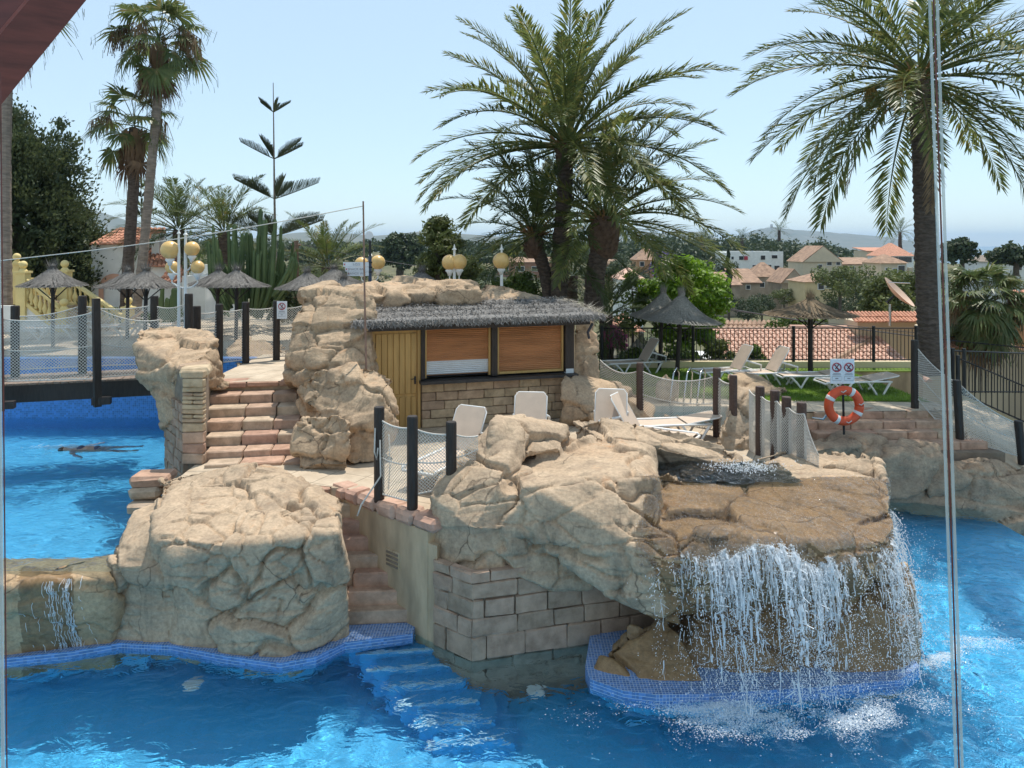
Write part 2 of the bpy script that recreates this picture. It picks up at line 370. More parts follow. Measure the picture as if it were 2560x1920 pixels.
def link(name, me, parent=None, local=False):
    """mesh data is in world coordinates unless local; a top-level mesh gets its origin at its base"""
    o = bpy.data.objects.new(name, me); COL.objects.link(o)
    if parent is not None:
        o.parent = parent
        if not local: o.matrix_parent_inverse = Matrix.Translation(-ROOTLOC.get(parent.name, Vector()))
    elif not local:
        n = len(me.vertices); a = np.empty(n*3); me.vertices.foreach_get('co', a); a = a.reshape(-1,3)
        c = np.array([(a[:,0].min()+a[:,0].max())/2, (a[:,1].min()+a[:,1].max())/2, a[:,2].min()])
        me.vertices.foreach_set('co', (a-c).ravel()); me.update(); o.location = c; ROOTLOC[o.name] = Vector(c)
    return o
ROOTLOC = {}
def thing(name, label, cat, loc=(0,0,0), rz=0, group=None, scale=1):
    o = bpy.data.objects.new(name, None); COL.objects.link(o); o.location = loc; o.rotation_euler = (0,0,rz); o.scale = (scale,)*3; o.empty_display_size = .2
    ROOTLOC[o.name] = Vector(loc); tag(o, label, cat, group); return o
def tag(o, label, cat, group=None):
    o['label'] = label; o['category'] = cat
    if group: o['group'] = group
    return o
def kind(o, k, label=None):
    o['kind'] = k
    if label: o['label'] = label
    return o
def dup(root, label, loc, rz=0, scale=1, group=None, tilt=(0,0)):
    r = root.copy(); COL.objects.link(r); r.location = loc; r.rotation_euler = (tilt[0], tilt[1], rz); r.scale = (scale,)*3; r['label'] = label
    if group: r['group'] = group
    for ch in root.children:
        c = ch.copy(); COL.objects.link(c); c.parent = r
        for g in ch.children:
            d = g.copy(); COL.objects.link(d); d.parent = c
    return r

def block_mesh(size, bev=.02, jit=.006, m='brick_tan', seed=None):
    """a rough stone block: a box with cut edges and uneven faces, centred at 0"""
    rg = random.Random(seed if seed is not None else random.random())
    bm = bmesh.new(); bmesh.ops.create_cube(bm, size=1)
    for v in bm.verts: v.co = Vector((v.co.x*size[0], v.co.y*size[1], v.co.z*size[2]))
    bmesh.ops.bevel(bm, geom=bm.edges[:], offset=min(bev, min(size)*.3), segments=1, affect='EDGES')
    for v in bm.verts: v.co += Vector((rg.uniform(-jit,jit), rg.uniform(-jit,jit), rg.uniform(-jit,jit)))
    me = bpy.data.meshes.new('block'); bm.to_mesh(me); bm.free(); me.materials.append(MATS[m]); return me
def block(parent, c, size, rz, m, bev=.02, jit=.006, name='brick'):
    o = bpy.data.objects.new(name, block_mesh(size, bev, jit, m)); COL.objects.link(o); o.parent = parent
    o.matrix_parent_inverse = Matrix.Translation(-ROOTLOC.get(parent.name, Vector())); o.location = c; o.rotation_euler = (0,0,rz); return o

def brick_face(parent, A, B, z0, z1, rows, bw, m, depth=.10, out=.02, gap=.012, seed=1, hts=None, half=True, jit=.006, lim=None):
    """courses of bricks along the wall line A->B (outside is to the right of A->B), each brick its own object"""
    rg = random.Random(seed); A = Vector(A); B = Vector(B); L = (B-A).length; t = (B-A)/L; nrm = Vector((t.y, -t.x)); rz = math.atan2(t.y, t.x)
    hts = hts or [(z1-z0)/rows]*rows; z = z0
    for k, h in enumerate(hts):
        x = -bw*(.5 if (k % 2 and half) else 0)*rg.uniform(.8,1.2)
        while x < L-.02:
            w = bw*rg.uniform(.78, 1.22); a = max(0, x); b = min(L, x+w)
            if L-b < bw*.25: b = L
            if b-a > .05 and (lim is None or lim((a+b)/2, z+h/2)):
                c = A+t*((a+b)/2)+nrm*(out-depth/2+rg.uniform(-.004,.004))
                block(parent, (c.x, c.y, z+h/2), (b-a-gap, depth, h-gap), rz, m, .014, jit)
            x = b if b == L else x+w
        z += h

# ------------------------------------------------------------------ rocks
def rock(name, hulls, label, m='rock', vox=.05, seed=1, smooth=2, big=.06, strata=.06, lay=.32, crack=.05, cs=.8, facet=.04, fine=.012, plate=.125, cat='rock', parent=None, post=None, wild=None, zfix=None):
    bm = bmesh.new()
    for hl in hulls:
        b2 = bmesh.new()
        for p in hl: b2.verts.new(P(*p) if len(p) == 3 else Vector(p[:3]))
        r = bmesh.ops.convex_hull(b2, input=b2.verts[:])
        bmesh.ops.delete(b2, geom=[g for g in r['geom_interior'] if isinstance(g, bmesh.types.BMVert)], context='VERTS')
        tmp = bpy.data.meshes.new('t'); b2.to_mesh(tmp); b2.free(); bm.from_mesh(tmp); bpy.data.meshes.remove(tmp)
    bmesh.ops.recalc_face_normals(bm, faces=bm.faces[:])
    me = bpy.data.meshes.new(name); bm.to_mesh(me); bm.free()
    o = bpy.data.objects.new('tmp', me); COL.objects.link(o)
    md = o.modifiers.new('r', 'REMESH'); md.mode = 'VOXEL'; md.voxel_size = vox
    if smooth:
        sm = o.modifiers.new('s', 'SMOOTH'); sm.factor = .5; sm.iterations = smooth
    dg = bpy.context.evaluated_depsgraph_get(); dg.update()
    me2 = bpy.data.meshes.new_from_object(o.evaluated_get(dg)); bpy.data.objects.remove(o); bpy.data.meshes.remove(me)
    me2.name = name; n = len(me2.vertices); co = np.empty(n*3); no = np.empty(n*3)
    me2.vertices.foreach_get('co', co); me2.vertices.foreach_get('normal', no); co = co.reshape(-1,3); no = no.reshape(-1,3)
    q = co+seed*7.7
    warp = np.stack([fbm(q*1.1, 3, seed+1), fbm(q*1.1+5, 3, seed+2), fbm(q*1.1+9, 3, seed+3)], 1)
    d = big*fbm(q*.8, 3, seed)
    hz = (co[:,2]+.16*vnoise(q*.7, seed+4)+.05*vnoise(q*2.1, seed+9))/lay
    fz = hz-np.floor(hz); side = 1-np.abs(no[:,2])**1.5
    rowj = _h(np.floor(hz).astype(np.int64), np.zeros(n,np.int64), np.zeros(n,np.int64), seed)-.5
    d += strata*side*((sstep(0,.16,fz)-.5)*.7+rowj*1.1)*(.35+.65*sstep(-.3,.4,vnoise(q*.9, seed+14)))
    vp = (q+.22*warp)*cs*np.array([1,1,1.5]); f1, f2, cid, ctr = voronoi(vp, seed)
    tv = np.stack([np.modf(cid*91.7)[0], np.modf(cid*57.3)[0], np.modf(cid*33.1)[0]], 1)*2-1
    d += facet*(cid-.5)*1.3+plate*np.clip(((vp-ctr)*tv).sum(1)/cs, -.6, .6)
    e = f2-f1; d -= crack*1.5*(1-sstep(.0, .05, e))*sstep(-.75,-.2,vnoise(q*1.3, seed+33))
    wp2 = (q+.10*warp)*cs*2.7*np.array([1,1,1.7]); g1, g2, gid, gct = voronoi(wp2, seed+50)
    tg = np.stack([np.modf(gid*91.7)[0], np.modf(gid*57.3)[0], np.modf(gid*33.1)[0]], 1)*2-1; pm = sstep(-.35,.25,vnoise(q*.8, seed+71)); d += plate*.8*pm*np.clip(((wp2-gct)*tg).sum(1)/(cs*2.7), -.3, .3)
    d += facet*.28*(gid-.5)*sstep(.0,.5,vnoise(q*.6, seed+70)); d -= crack*.7*(1-sstep(0,.07,g2-g1))*sstep(.1,.3,vnoise(q*.9, seed+60))
    d += fine*fbm(q*4.5, 4, seed+80)
    co = co+no*d[:,None]
    if post is not None: co = post(co)
    me2.vertices.foreach_set('co', co.ravel())
    me2.polygons.foreach_set('use_smooth', [True]*len(me2.polygons)); me2.materials.clear(); me2.materials.append(MATS[m]); me2.update()
    ob = link(name, me2, parent)
    if parent is None: tag(ob, label, cat)
    return ob
# ------------------------------------------------------------------ the setting: pools, decks, lawn
ZD, ZU, ZL, ZG = 1.67, 1.17, 2.70, 1.60                 # bar deck, upper pool water, upper landing and plaza, lawn
def struct(name, o): o.name = name; o['kind'] = 'structure'; return o
def sheet(name, poly, z, m, sub=None):
    b = MB(); n = len(poly); A = sum(poly[i][0]*poly[(i+1)%n][1]-poly[(i+1)%n][0]*poly[i][1] for i in range(n))
    if A < 0: poly = poly[::-1]
    b.add([(x,y,z) for x,y in poly], [tuple(range(n))]); return struct(name, b.build(name, m))
def slab(name, poly, z0, z1, m): return struct(name, MB().prism(poly, z0, z1).build(name, m))

sheet('pool_floor', [(-16,1.5),(14,1.5),(14,18),(-16,18)], -1.25, 'pool_tile')
def water_sheet(name, x0, x1, y0, y1, z, step, amp, fr, m, seed, extra=None, inside=None):
    xs = np.arange(x0, x1+step, step); ys = np.arange(y0, y1+step, step); nx, ny = len(xs), len(ys); X, Y = np.meshgrid(xs, ys); q = np.stack([X.ravel(), Y.ravel(), 0*X.ravel()], 1)
    h = amp*fbm(q*np.array([fr,fr*1.4,1]), 2, seed)+.4*amp*fbm(q*np.array([fr*.3,fr*.45,1])+3, 2, seed+4)
    if extra is not None: h = h+extra(q)
    i = np.arange(nx*ny).reshape(ny, nx); f = np.stack([i[:-1,:-1], i[:-1,1:], i[1:,1:], i[1:,:-1]], -1).reshape(-1,4)
    if inside is not None: f = f[inside(q[f].mean(1))]
    b = MB(); b.v = [tuple(t) for t in np.stack([q[:,0], q[:,1], h+z], 1)]; b.f = [tuple(t) for t in f.tolist()]
    o = struct(name, b.build(name, m, smooth=True)); o.cycles.is_caustics_caster = True; return o
def churn(q):
    r = np.sqrt(((q[:,0]-3.4)/2.3)**2+((q[:,1]-8.3)/.9)**2); r2 = np.sqrt(((q[:,0]-5.6)/.8)**2+((q[:,1]-10.2)/1.3)**2)
    return .05*np.exp(-r**2)*fbm(q*7, 3, 8)+.04*np.exp(-r2**2)*fbm(q*7, 3, 18)
water_sheet('pool_water', -7.6, 9.6, 4.6, 17.0, 0.0, .045, .0105, 4.2, 'water_glass', 4, churn)
slab('upper_pool_floor', [(-18,10.15),(-5.2,10.6),(-5.2,12.3),(-6.4,13.6),(-6.4,18.5),(-18,18.5)], -1.2, .02, 'pool_tile_light')
water_sheet('upper_pool_water', -17, -5.0, 9.8, 18.44, ZU, .055, .010, 4.6, 'water_glass_choppy', 6, None, lambda c: (c[:,0] < -6.25) | (c[:,1] < 13.6))
slab('upper_pool_wall', [(-18,18.42),(-6.3,18.42),(-6.3,18.75),(-18,18.75)], -.5, ZL-.05, 'pool_wall_tile')

deck_poly = [(-1.2,10.45),(-.6,11.6),(.5,12.4),(2.2,13.0),(4.3,12.6),(5.0,13.6),(5.0,15.6),(2.9,15.6),(2.9,17.7),(2.9,19.2),(-6.2,19.2),(-6.2,14.2),(-5.5,12.9),(-5.45,11.85),(-3.1,11.75),(-2.62,11.62)]
slab('deck_base', deck_poly, -1.2, ZD-.03, 'render_wall')
sheet('deck_paving', deck_poly, ZD, 'paving')
land_poly = [(-6.25,14.95),(-3.3,15.3),(-3.3,17.2),(-2.6,19),(-2.6,21),(-6.3,21),(-6.3,18)]
slab('landing_base', land_poly, 1.0, ZL-.03, 'render_wall'); sheet('landing_paving', land_poly, ZL, 'paving_pale')
plaza_poly = [(-40,20.95),(-6.2,20.95),(-6.2,19.05),(1.7,19.05),(1.7,27),(-8,30),(-40,31)]
slab('plaza_base', plaza_poly, .2, ZL-.02, 'render_wall'); sheet('plaza_paving', plaza_poly, ZL+.003, 'paving_pale')
slab('plaza_edge', [(-40,18.7),(-11.0,18.7),(-12.1,20.97),(-40,20.97)], .2, ZL-.01, 'paving_pale')
sheet('back_pool_water', [(-12.2,18.7),(-6.25,18.7),(-6.25,20.97),(-12.2,20.97)], ZL-.22, 'water_upper')
sheet('back_pool_floor', [(-12.2,18.7),(-6.25,18.7),(-6.25,20.97),(-12.2,20.97)], ZL-1.2, 'pool_tile_light')
slab('back_pool_kerb', [(-12.05,20.90),(-6.25,20.90),(-6.25,21.3),(-12.2,21.3)], ZL-.4, ZL+.06, 'paving_pale')
# terrace on the right: paving, small pool, lawn
slab('lawn_base', [(2.9,17.7),(5.1,17.7),(5.1,15.8),(4.95,15.6),(6.6,17.2),(10.4,17.35),(10.4,22.7),(12.6,22.7),(12.6,24.4),(1.6,24.4),(1.6,19.2),(2.9,19.2)], -.8, ZG-.03, 'render_wall')
sheet('terrace_paving', [(2.9,17.7),(5.1,17.7),(5.1,15.8),(6.6,17.2),(10.4,17.35),(10.4,19.2),(2.9,19.2)], ZG, 'paving_pale')
lawn_poly = [(1.7,18.9),(5.5,18.6),(10.3,18.2),(10.3,22.6),(12.5,22.65),(12.5,24.3),(1.7,24.3)]
sheet('lawn', lawn_poly, ZG+.012, 'grass')
slab('small_pool_floor', [(2.9,15.6),(5.05,15.6),(5.05,17.7),(2.9,17.7)], -.6, .9, 'pool_tile')
sheet('small_pool_water', [(2.92,15.62),(5.03,15.62),(5.03,17.68),(2.92,17.68)], ZG-.1, 'water_upper')
slab('small_pool_kerb', [(2.8,17.6),(5.2,17.6),(5.2,17.85),(2.8,17.85)], ZG-.3, ZG+.04, 'paving_pale')

# ground beyond: one sheet falling into the valley, rising to the wooded ridge, then down to the sea
def ground_z(x, y):
    ks = [(0,-1.6),(24,-1.6),(27,-1.8),(33,-3.2),(60,-6.5),(110,-5.5),(150,-2.6),(200,-.5),(260,1.2),(330,2.0),(420,-3),(700,-24),(1400,-34),(2500,-37),(60000,-37)]
    ys = np.interp(y, [k[0] for k in ks], [k[1] for k in ks])
    w = np.clip((x/np.maximum(y,1)-.30)/.35, 0, 1)       # the valley opens towards the sea on the right
    lift = np.where(y > 120, -w*6*np.clip((y-120)/80,0,1), 0)
    lf = np.clip((-x/np.maximum(y,1)-.28)/.2, 0, 1)
    lift = lift+lf*np.clip((y-26)/10,0,1)*np.clip((260-y)/120,0,1)*4
    return ys+lift
yy = np.concatenate([np.linspace(23,60,26), np.linspace(64,420,60), np.linspace(450,2600,20)])
b = MB(); xs = np.linspace(-1.4,1.4,71); nx = len(xs)
for y in yy:
    X = xs*(y+12); Z = ground_z(X, np.full(nx, y))+fbm(np.stack([X/25, np.full(nx,y/25), np.zeros(nx)],1), 3, 5)*min(1.2, y/120)
    b.v += [(float(X[i]), float(y), float(Z[i])) for i in range(nx)]
b.f = [(j*nx+i, j*nx+i+1, (j+1)*nx+i+1, (j+1)*nx+i) for j in range(len(yy)-1) for i in range(nx-1)]
t = NT('terrain'); v = t.pos()
c = t.ramp(t.noise(v, .035, 6, .6), [(.34, (.055,.075,.030)), (.5, (.13,.125,.06)), (.64, (.25,.20,.125))])
t.bsdf(t.mix(1.0, c, t.ramp(t.noise(v, .6, 6), [(.3,(.6,.6,.6)),(.7,(1.1,1.1,1.1))]), 'MULTIPLY'), .95)
struct('ground', b.build('ground', 'terrain', smooth=True))
sheet('valley_floor', [(-60,-20),(60,-20),(60,26),(-60,26)], -1.7, 'terrain')
t = NT('sea'); t.bsdf((.045,.11,.16), .25, t.bump(t.noise(t.pos(), .02, 3), .2, 2.0))
sheet('sea', [(-9000,500),(9000,500),(9000,13500),(-9000,13500)], -38, 'sea')

# far hills
def hills(name, prof, d, depth, m, seed):
    """prof: list of (u, v) skyline points seen at distance d; a solid ridge with slopes in front and behind"""
    us = np.linspace(prof[0][0], prof[-1][0], 150); vs = np.interp(us, [p[0] for p in prof], [p[1] for p in prof])
    X = (us-U0)/F*d; Zt = H-(vs-V0)/F*d; Zt = Zt+fbm(np.stack([X/180, X*0, X*0],1), 4, seed)*d*.0012
    b = MB(); rows = [(-1,0),(-.7,.28),(-.4,.62),(-.15,.92),(0,1),(.5,.7),(1,0)]; n = len(us)
    for k, (s, h) in enumerate(rows):
        y = d+s*depth; jz = fbm(np.stack([X/120, np.full(n,k*3.1), X*0],1), 4, seed+3)*.10*(1-abs(h-.5))
        b.v += [(float(X[i]), y, float(-37.5+max(0.,(Zt[i]+37))*max(0,h+(jz[i] if 0<h<1 else 0)))) for i in range(n)]
    b.f = [(j*n+i, j*n+i+1, (j+1)*n+i+1, (j+1)*n+i) for j in range(len(rows)-1) for i in range(n-1)]
    return struct(name, b.build(name, m, smooth=True))
mat('hill', (.085,.095,.055), .4, .012, .95, 0, c2=(.16,.145,.10))
hills('hill', [(-2200,600),(-900,560),(0,545),(200,520),(235,524),(290,548),(340,580),(430,600),(600,598),(760,578),(860,582),(940,592),(1000,586),(1080,578),(1150,584),(1230,590),(1330,612),(1340,640)], 3600, 900, 'hill', 3)
hills('hill', [(1150,640),(1180,612),(1260,600),(1400,606),(1500,588),(1600,580),(1660,580),(1690,576),(1750,580),(1810,606),(1830,640)], 4300, 800, 'hill', 7)
hills('hill', [(1780,640),(1850,606),(1870,586),(1900,573),(1940,568),(2000,574),(2100,584),(2200,590),(2250,600),(2290,620),(2300,640)], 5200, 900, 'hill', 11)
twr = MB().lathe([(9,0),(8,24),(8.6,25),(8.6,29)], 14, P(1929,571,5150)).build('watch_tower', 'render_wall')
tag(twr, 'tiny round watchtower on the crest of the far blue headland', 'tower')

# ------------------------------------------------------------------ rockwork
def wp(u, v, z, zz): x, y = XY(u, v, z); return (x, y, zz, 0)
rock('boulder', [
  [(440,1620,10.05),(580,1635,9.85),(720,1645,9.8),(860,1590,10.3),(400,1600,10.4),(385,1340,10.05),(600,1365,9.66),(840,1330,9.85),(866,1440,10.0),(430,1400,9.8),(400,1195,11.9),(560,1165,12.0),(700,1170,12.0),(850,1255,11.0),(640,1152,12.1),(868,1560,10.2),wp(480,1620,0,-.4),wp(720,1650,0,-.4),wp(850,1600,0,-.4),(-4.4,12.4,.3,0),(-3.2,12.0,.3,0)],
  [(268,1425,10.2),(290,1400,10.1),(335,1275,11.2),(400,1245,11.6),(400,1440,9.95),(420,1600,10.15),(270,1595,10.25),(300,1420,9.95),(390,1330,10.3),wp(280,1600,0,-.4),wp(430,1610,0,-.4),(-5.4,11.9,.3,0)]],
  'large flat-topped tan boulder beside the narrow stone steps into the pool', vox=.027, seed=3, big=.05, strata=.05, crack=.075, cs=.72, facet=.05, fine=.014, plate=.10)
rock('weir_wall', [[(-160,1425,10.1),(-160,1475,9.4),(268,1398,10.35),(275,1446,9.8),wp(-160,1665,0,.0),wp(285,1615,0,.0),wp(-160,1665,0,-.6),wp(285,1615,0,-.6),(-8,10.4,-.6,0),(-5.3,10.7,-.6,0)]],
  'low ochre overflow wall at the left with water trickling down it', m='rock_ochre', vox=.036, seed=9, big=.035, strata=.02, crack=.03, cs=.7, facet=.03, cat='wall', smooth=3)

def carve_basin(co):
    e = ((co[:,0]-3.28)/1.10)**2+((co[:,1]-11.78)/.50)**2; top = co[:,2] > 1.5
    co[:,2] -= np.where(top, .30*(1-sstep(.55,1.15,e)), 0); return co
fall_rock = rock('waterfall_rock', [
  [(1075,1240,10.4),(1085,1320,10.3),(1180,1325,9.85),(1115,1180,10.9),(1180,1110,11.3),(1240,1055,11.6),(1300,1075,11.3),(1300,1330,10.0),(1250,1200,10.2),(1240,1050,12.3),(1110,1190,12)],
  [(1083,1300,10.4),(1083,1440,10.27),(1184,1300,9.9),(1184,1470,9.82),(1450,1400,10.15),(1640,1400,10.5),(1640,1470,10.45),(1450,1460,10.1),(1640,1330,11.4),(1100,1300,11.5),(1100,1440,11.3),(1640,1440,11.4)],
  [(1232,1060,11.2),(1240,1036,11.9),(1330,1040,12.2),(1420,1062,12.1),(1405,1130,11.4),(1290,1150,10.9),(1225,1135,10.9),(1430,1100,12.4)],
  [(1240,1100,12.2),(1530,1090,12.4),(1640,1095,12.6),(1200,1240,10.2),(1350,1220,10.05),(1600,1195,10.4),(1650,1180,11.2),(1200,1325,10.0),(1420,1330,9.9),(1640,1380,9.8)],
  [(1430,1050,12.8),(1530,1046,13),(1700,1078,13),(1810,1108,12.8),(1860,1142,12.5),(1640,1100,12.35),(1500,1090,12.2),(1850,1170,12.3),(1450,1220,12.5),(1850,1210,12.5)],
  [(1640,1188,11.4),(1930,1166,12.3),(2200,1150,12.3),(2215,1230,11.6),(1600,1290,10.2),(1560,1325,9.7),(1650,1390,9.3),(1900,1365,9.1),(2220,1350,9.6),(2240,1300,10.2),(1545,1400,9.5),(1560,1490,9.5),(1640,1555,9.6),(1900,1470,9.3),(2240,1460,9.6),(1700,1450,9.15),(2050,1430,9.1)],
  [(1870,1142,12.4),(2000,1122,13),(2160,1150,13),(2215,1200,12),(2205,1270,11.2),(1950,1175,12),(2180,1290,11),(1900,1160,12.2)],
  [(1300,1330,9.95),(1350,1230,10),(1640,1200,10.2),(1640,1555,9.5),(1700,1565,9.4),(1550,1490,9.65),(1450,1415,9.8),(1650,1400,9.3),(1400,1340,11),(1640,1480,11)],
  [(1690,1540,10.1),(1660,1640,9.9),(1900,1690,9.3),(2250,1682,9.4),(2290,1640,9.75),(2297,1480,9.95),(2270,1400,10.2),(1740,1500,9.9),(2240,1450,9.75),(1900,1560,9.75),(1700,1600,11.5),(2290,1560,11.6),wp(1700,1700,.1,-.2),wp(2250,1690,.1,-.2),(2.2,11.4,-.2,0),(5,11.5,-.2,0)],
  [(1478,1690,9.32),(1496,1640,9.5),(1570,1565,9.75),(1650,1540,9.7),(1660,1705,9.1),(1760,1705,9.1),(1600,1705,9.15),(1700,1580,9.55),(1540,1600,11),(1700,1560,11),wp(1500,1690,.1,-.2),wp(1700,1700,.1,-.2)]],
  'huge arched tan rock with water sheeting over its front lip', vox=.028, seed=5, big=.045, strata=.06, lay=.27, crack=.07, cs=.52, facet=.045, fine=.012, plate=.095, post=carve_basin)

rock('boulder', [[(335,845,14.6),(345,820,15.2),(430,812,15.4),(520,826,15.2),(545,848,14.8),(340,905,14.2),(355,940,14),(548,900,14.6),(570,965,14.9),(450,928,13.3),(470,925,13.3),(530,950,14.2),(400,1000,13.9),(480,1000,13.5)],
  [(400,990,13.9),(416,1170,13.95),(450,1000,13.6),(470,1160,13.5),(460,935,13.4),(500,960,14.5),(440,960,14.8),(-6.5,14.1,.8,0),(-6.0,13.5,.8,0),(-6.0,14.6,.8,0)]],
  'rough boulder overhanging the blue pool beside the bridge end', m='rock_warm', vox=.045, seed=12, big=.05, strata=.07, crack=.05, facet=.06)
rock('boulder', [[(716,955,14.5),(725,880,14.6),(745,735,15.3),(752,722,15.6),(830,708,16.2),(928,728,15.2),(938,760,15),(928,800,14.9),(915,900,14.6),(930,930,14.4),(800,905,14.2),(860,905,14.2),(736,905,14.5),(900,965,14.2),(790,970,14.2),(-4.6,15.8,2.4,0),(-2.9,15.6,2.4,0)]],
  'tall rugged rock pillar at the left end of the thatched bar', m='rock_warm', vox=.045, seed=21, big=.06, strata=.11, lay=.34, crack=.07, cs=.95, facet=.09)
rock('boulder', [[(735,975,14.2),(785,915,14.0),(920,908,14.0),(993,938,13.7),(996,1000,13.4),(960,965,13.2),(985,1060,13.3),(945,1160,12.9),(870,1165,12.7),(760,1010,13.6),(-3.7,14.6,1.6,0),(-2.4,13.6,1.6,0),(-2.5,12.9,1.6,0)]],
  'broad sloping boulder in front of the yellow bar door', m='rock_warm', vox=.042, seed=33, big=.06, strata=.06, crack=.06, facet=.06)
rock('boulder', [[(736,1065,13.1),(762,1032,12.95),(850,1022,12.8),(882,1050,12.55),(872,1168,12.4),(747,1168,12.5),(730,1120,12.7),(790,1172,12.35),(800,1055,13.7),wp(745,1172,1.67,1.55),wp(870,1172,1.67,1.55)]],
  'rounded orange-tan boulder at the right foot of the wide steps', m='rock_warm', vox=.04, seed=41, big=.06, strata=.05, crack=.05, facet=.05)
rock('rock_ridge', [[(800,728,16.6),(930,708,17.4),(1010,693,18.6),(1170,710,18.5),(1182,716,17.3),(1208,765,17.3),(940,738,16.6),(945,800,16.6),(1200,800,17.4),(950,860,17.4),(1200,870,18)]],
  'long flat rock ledge rising behind the thatched bar roof', m='rock_warm', vox=.05, seed=52, big=.06, strata=.12, lay=.4, crack=.06, facet=.06)
rock('rock_ridge', [[(1178,775,18),(1192,722,18.8),(1215,706,19.2),(1262,708,19.2),(1330,742,19),(1430,762,18.6),(1430,800,18.5),(1180,830,18),(1420,840,18.8),(1300,840,18)]],
  'small peaked rock behind the middle of the thatched roof', m='rock_warm', vox=.05, seed=57, big=.06, strata=.06, facet=.05)
rock('boulder', [[(1437,800,16.9),(1490,792,17.2),(1495,930,16.9),(1432,960,16.55),(1440,790,17.7),(1490,1010,16.8),(1435,1015,16.5),(1440,1000,17.6)]],
  'upright rock slab closing the right end of the bar', m='rock_warm', vox=.05, seed=61, strata=.05)
rock('boulder', [[(1405,945,15.75),(1440,933,16.2),(1560,958,16.4),(1640,1010,16.2),(1630,1050,15.7),(1395,1050,15.5),(1400,985,15.55),(1480,1045,15.3),(1470,940,16.5),wp(1400,1060,1.67,1.5),wp(1630,1050,1.67,1.5)]],
  'pale sloping boulder between the bar wall and the netting', m='rock_warm', vox=.05, seed=66, strata=.05)
rock('boulder', [[(1605,1042,15.9),(1655,1030,16.2),(1705,1042,16.1),(1722,1068,15.7),(1618,1066,15.5),wp(1610,1075,1.67,1.5),wp(1715,1075,1.67,1.5),(1660,1075,15.4)]],
  'low flat rock at the edge of the small round pool', m='rock_warm', vox=.045, seed=71, big=.04, strata=.04)
rock('boulder', [[(1868,967,14.5),(1884,975,14.4),(1882,1112,13.8),(1792,1080,13.8),(1786,1105,13.7),(1822,1005,14.2),(1850,962,14.8),(1870,1100,14.6),(1880,1170,13.7),(1790,1165,13.7),(1870,1160,14.6)]],
  'pointed upright rock standing against the white netting', vox=.045, seed=74, big=.05, strata=.06)
rock('boulder', [[(1815,932,19.6),(1850,926,20),(1900,936,20),(1972,975,19.2),(1958,992,18.9),(1822,985,19.0),(1840,1000,19.4),(1940,985,19.8)]],
  'smooth low rock lying on the lawn edge in front of the loungers', m='rock_warm', vox=.055, seed=77, strata=.04)
rock('boulder', [[(1640,960,18.3),(1665,925,18.6),(1690,960,18.5),(1700,1000,18.2),(1640,1000,18.1),(1660,990,18.8)]],
  'small orange rock behind the net at the small pool', m='rock_warm', vox=.055, seed=79, strata=.04)
rock('boulder', [[(2020,1088,16.7),(2110,1088,16.7),(2210,1100,16.5),(2160,1110,15.9),(2020,1125,15.7),(2210,1240,16.2),(2030,1230,15.9),(1960,1150,15.8),(1950,1120,16.4),(5.6,15.8,-.6,0),(7.9,16.0,-.6,0),(7.9,17.2,-.6,0),(5.6,17.2,-.6,0)]],
  'mauve-grey rock bank carrying the lifebuoy post', m='rock_grey', vox=.05, seed=81, big=.06, strata=.04, facet=.05)
rock('boulder', [[(2160,1130,16.0),(2250,1093,16.4),(2340,1112,16.2),(2362,1150,15.8),(2165,1165,15.6),(2175,1225,15.7),(2320,1237,15.85),(2352,1236,15.8),(2250,1130,15.6),(7.6,15.9,-.6,0),(9.0,15.8,-.6,0),(8.6,16.9,-.6,0)]],
  'big rounded grey boulder at the far right pool edge', m='rock_grey', vox=.05, seed=85, big=.06, strata=.03, facet=.05)
rock('boulder', [[(2315,1205,15.7),(2335,1152,15.9),(2420,1142,16.1),(2520,1146,16),(2590,1180,15.8),(2640,1262,15.3),(2480,1255,15.35),(2322,1236,15.65),(2400,1172,15.5),(8.8,15.6,-.6,0),(11,15.2,-.6,0),(11,16.4,-.6,0)]],
  'wide low boulder at the right frame edge beside the water', m='rock_grey', vox=.05, seed=89, big=.05, strata=.04, facet=.05)
rock('rock_ledge', [[(2215,1222,16.1),(2230,1243,15.9),(2420,1262,15.4),(2640,1290,14.9),(2640,1262,15.4),(2320,1228,15.8),(8,15.8,-.6,0),(11,14.9,-.6,0),(11,15.8,-.6,0)]],
  'thin pinkish rock ledge along the far right waterline', m='rock_grey', vox=.05, seed=93, big=.02, strata=.02, facet=.02)
rock('boulder', [[(555,870,19),(600,835,19.8),(640,850,19.4),(735,862,19.2),(738,925,18.3),(600,925,18.2),(560,905,18.6)]],
  'pinkish sloping rock behind the net fence by the landing', m='rock_warm', vox=.055, seed=97, strata=.05)
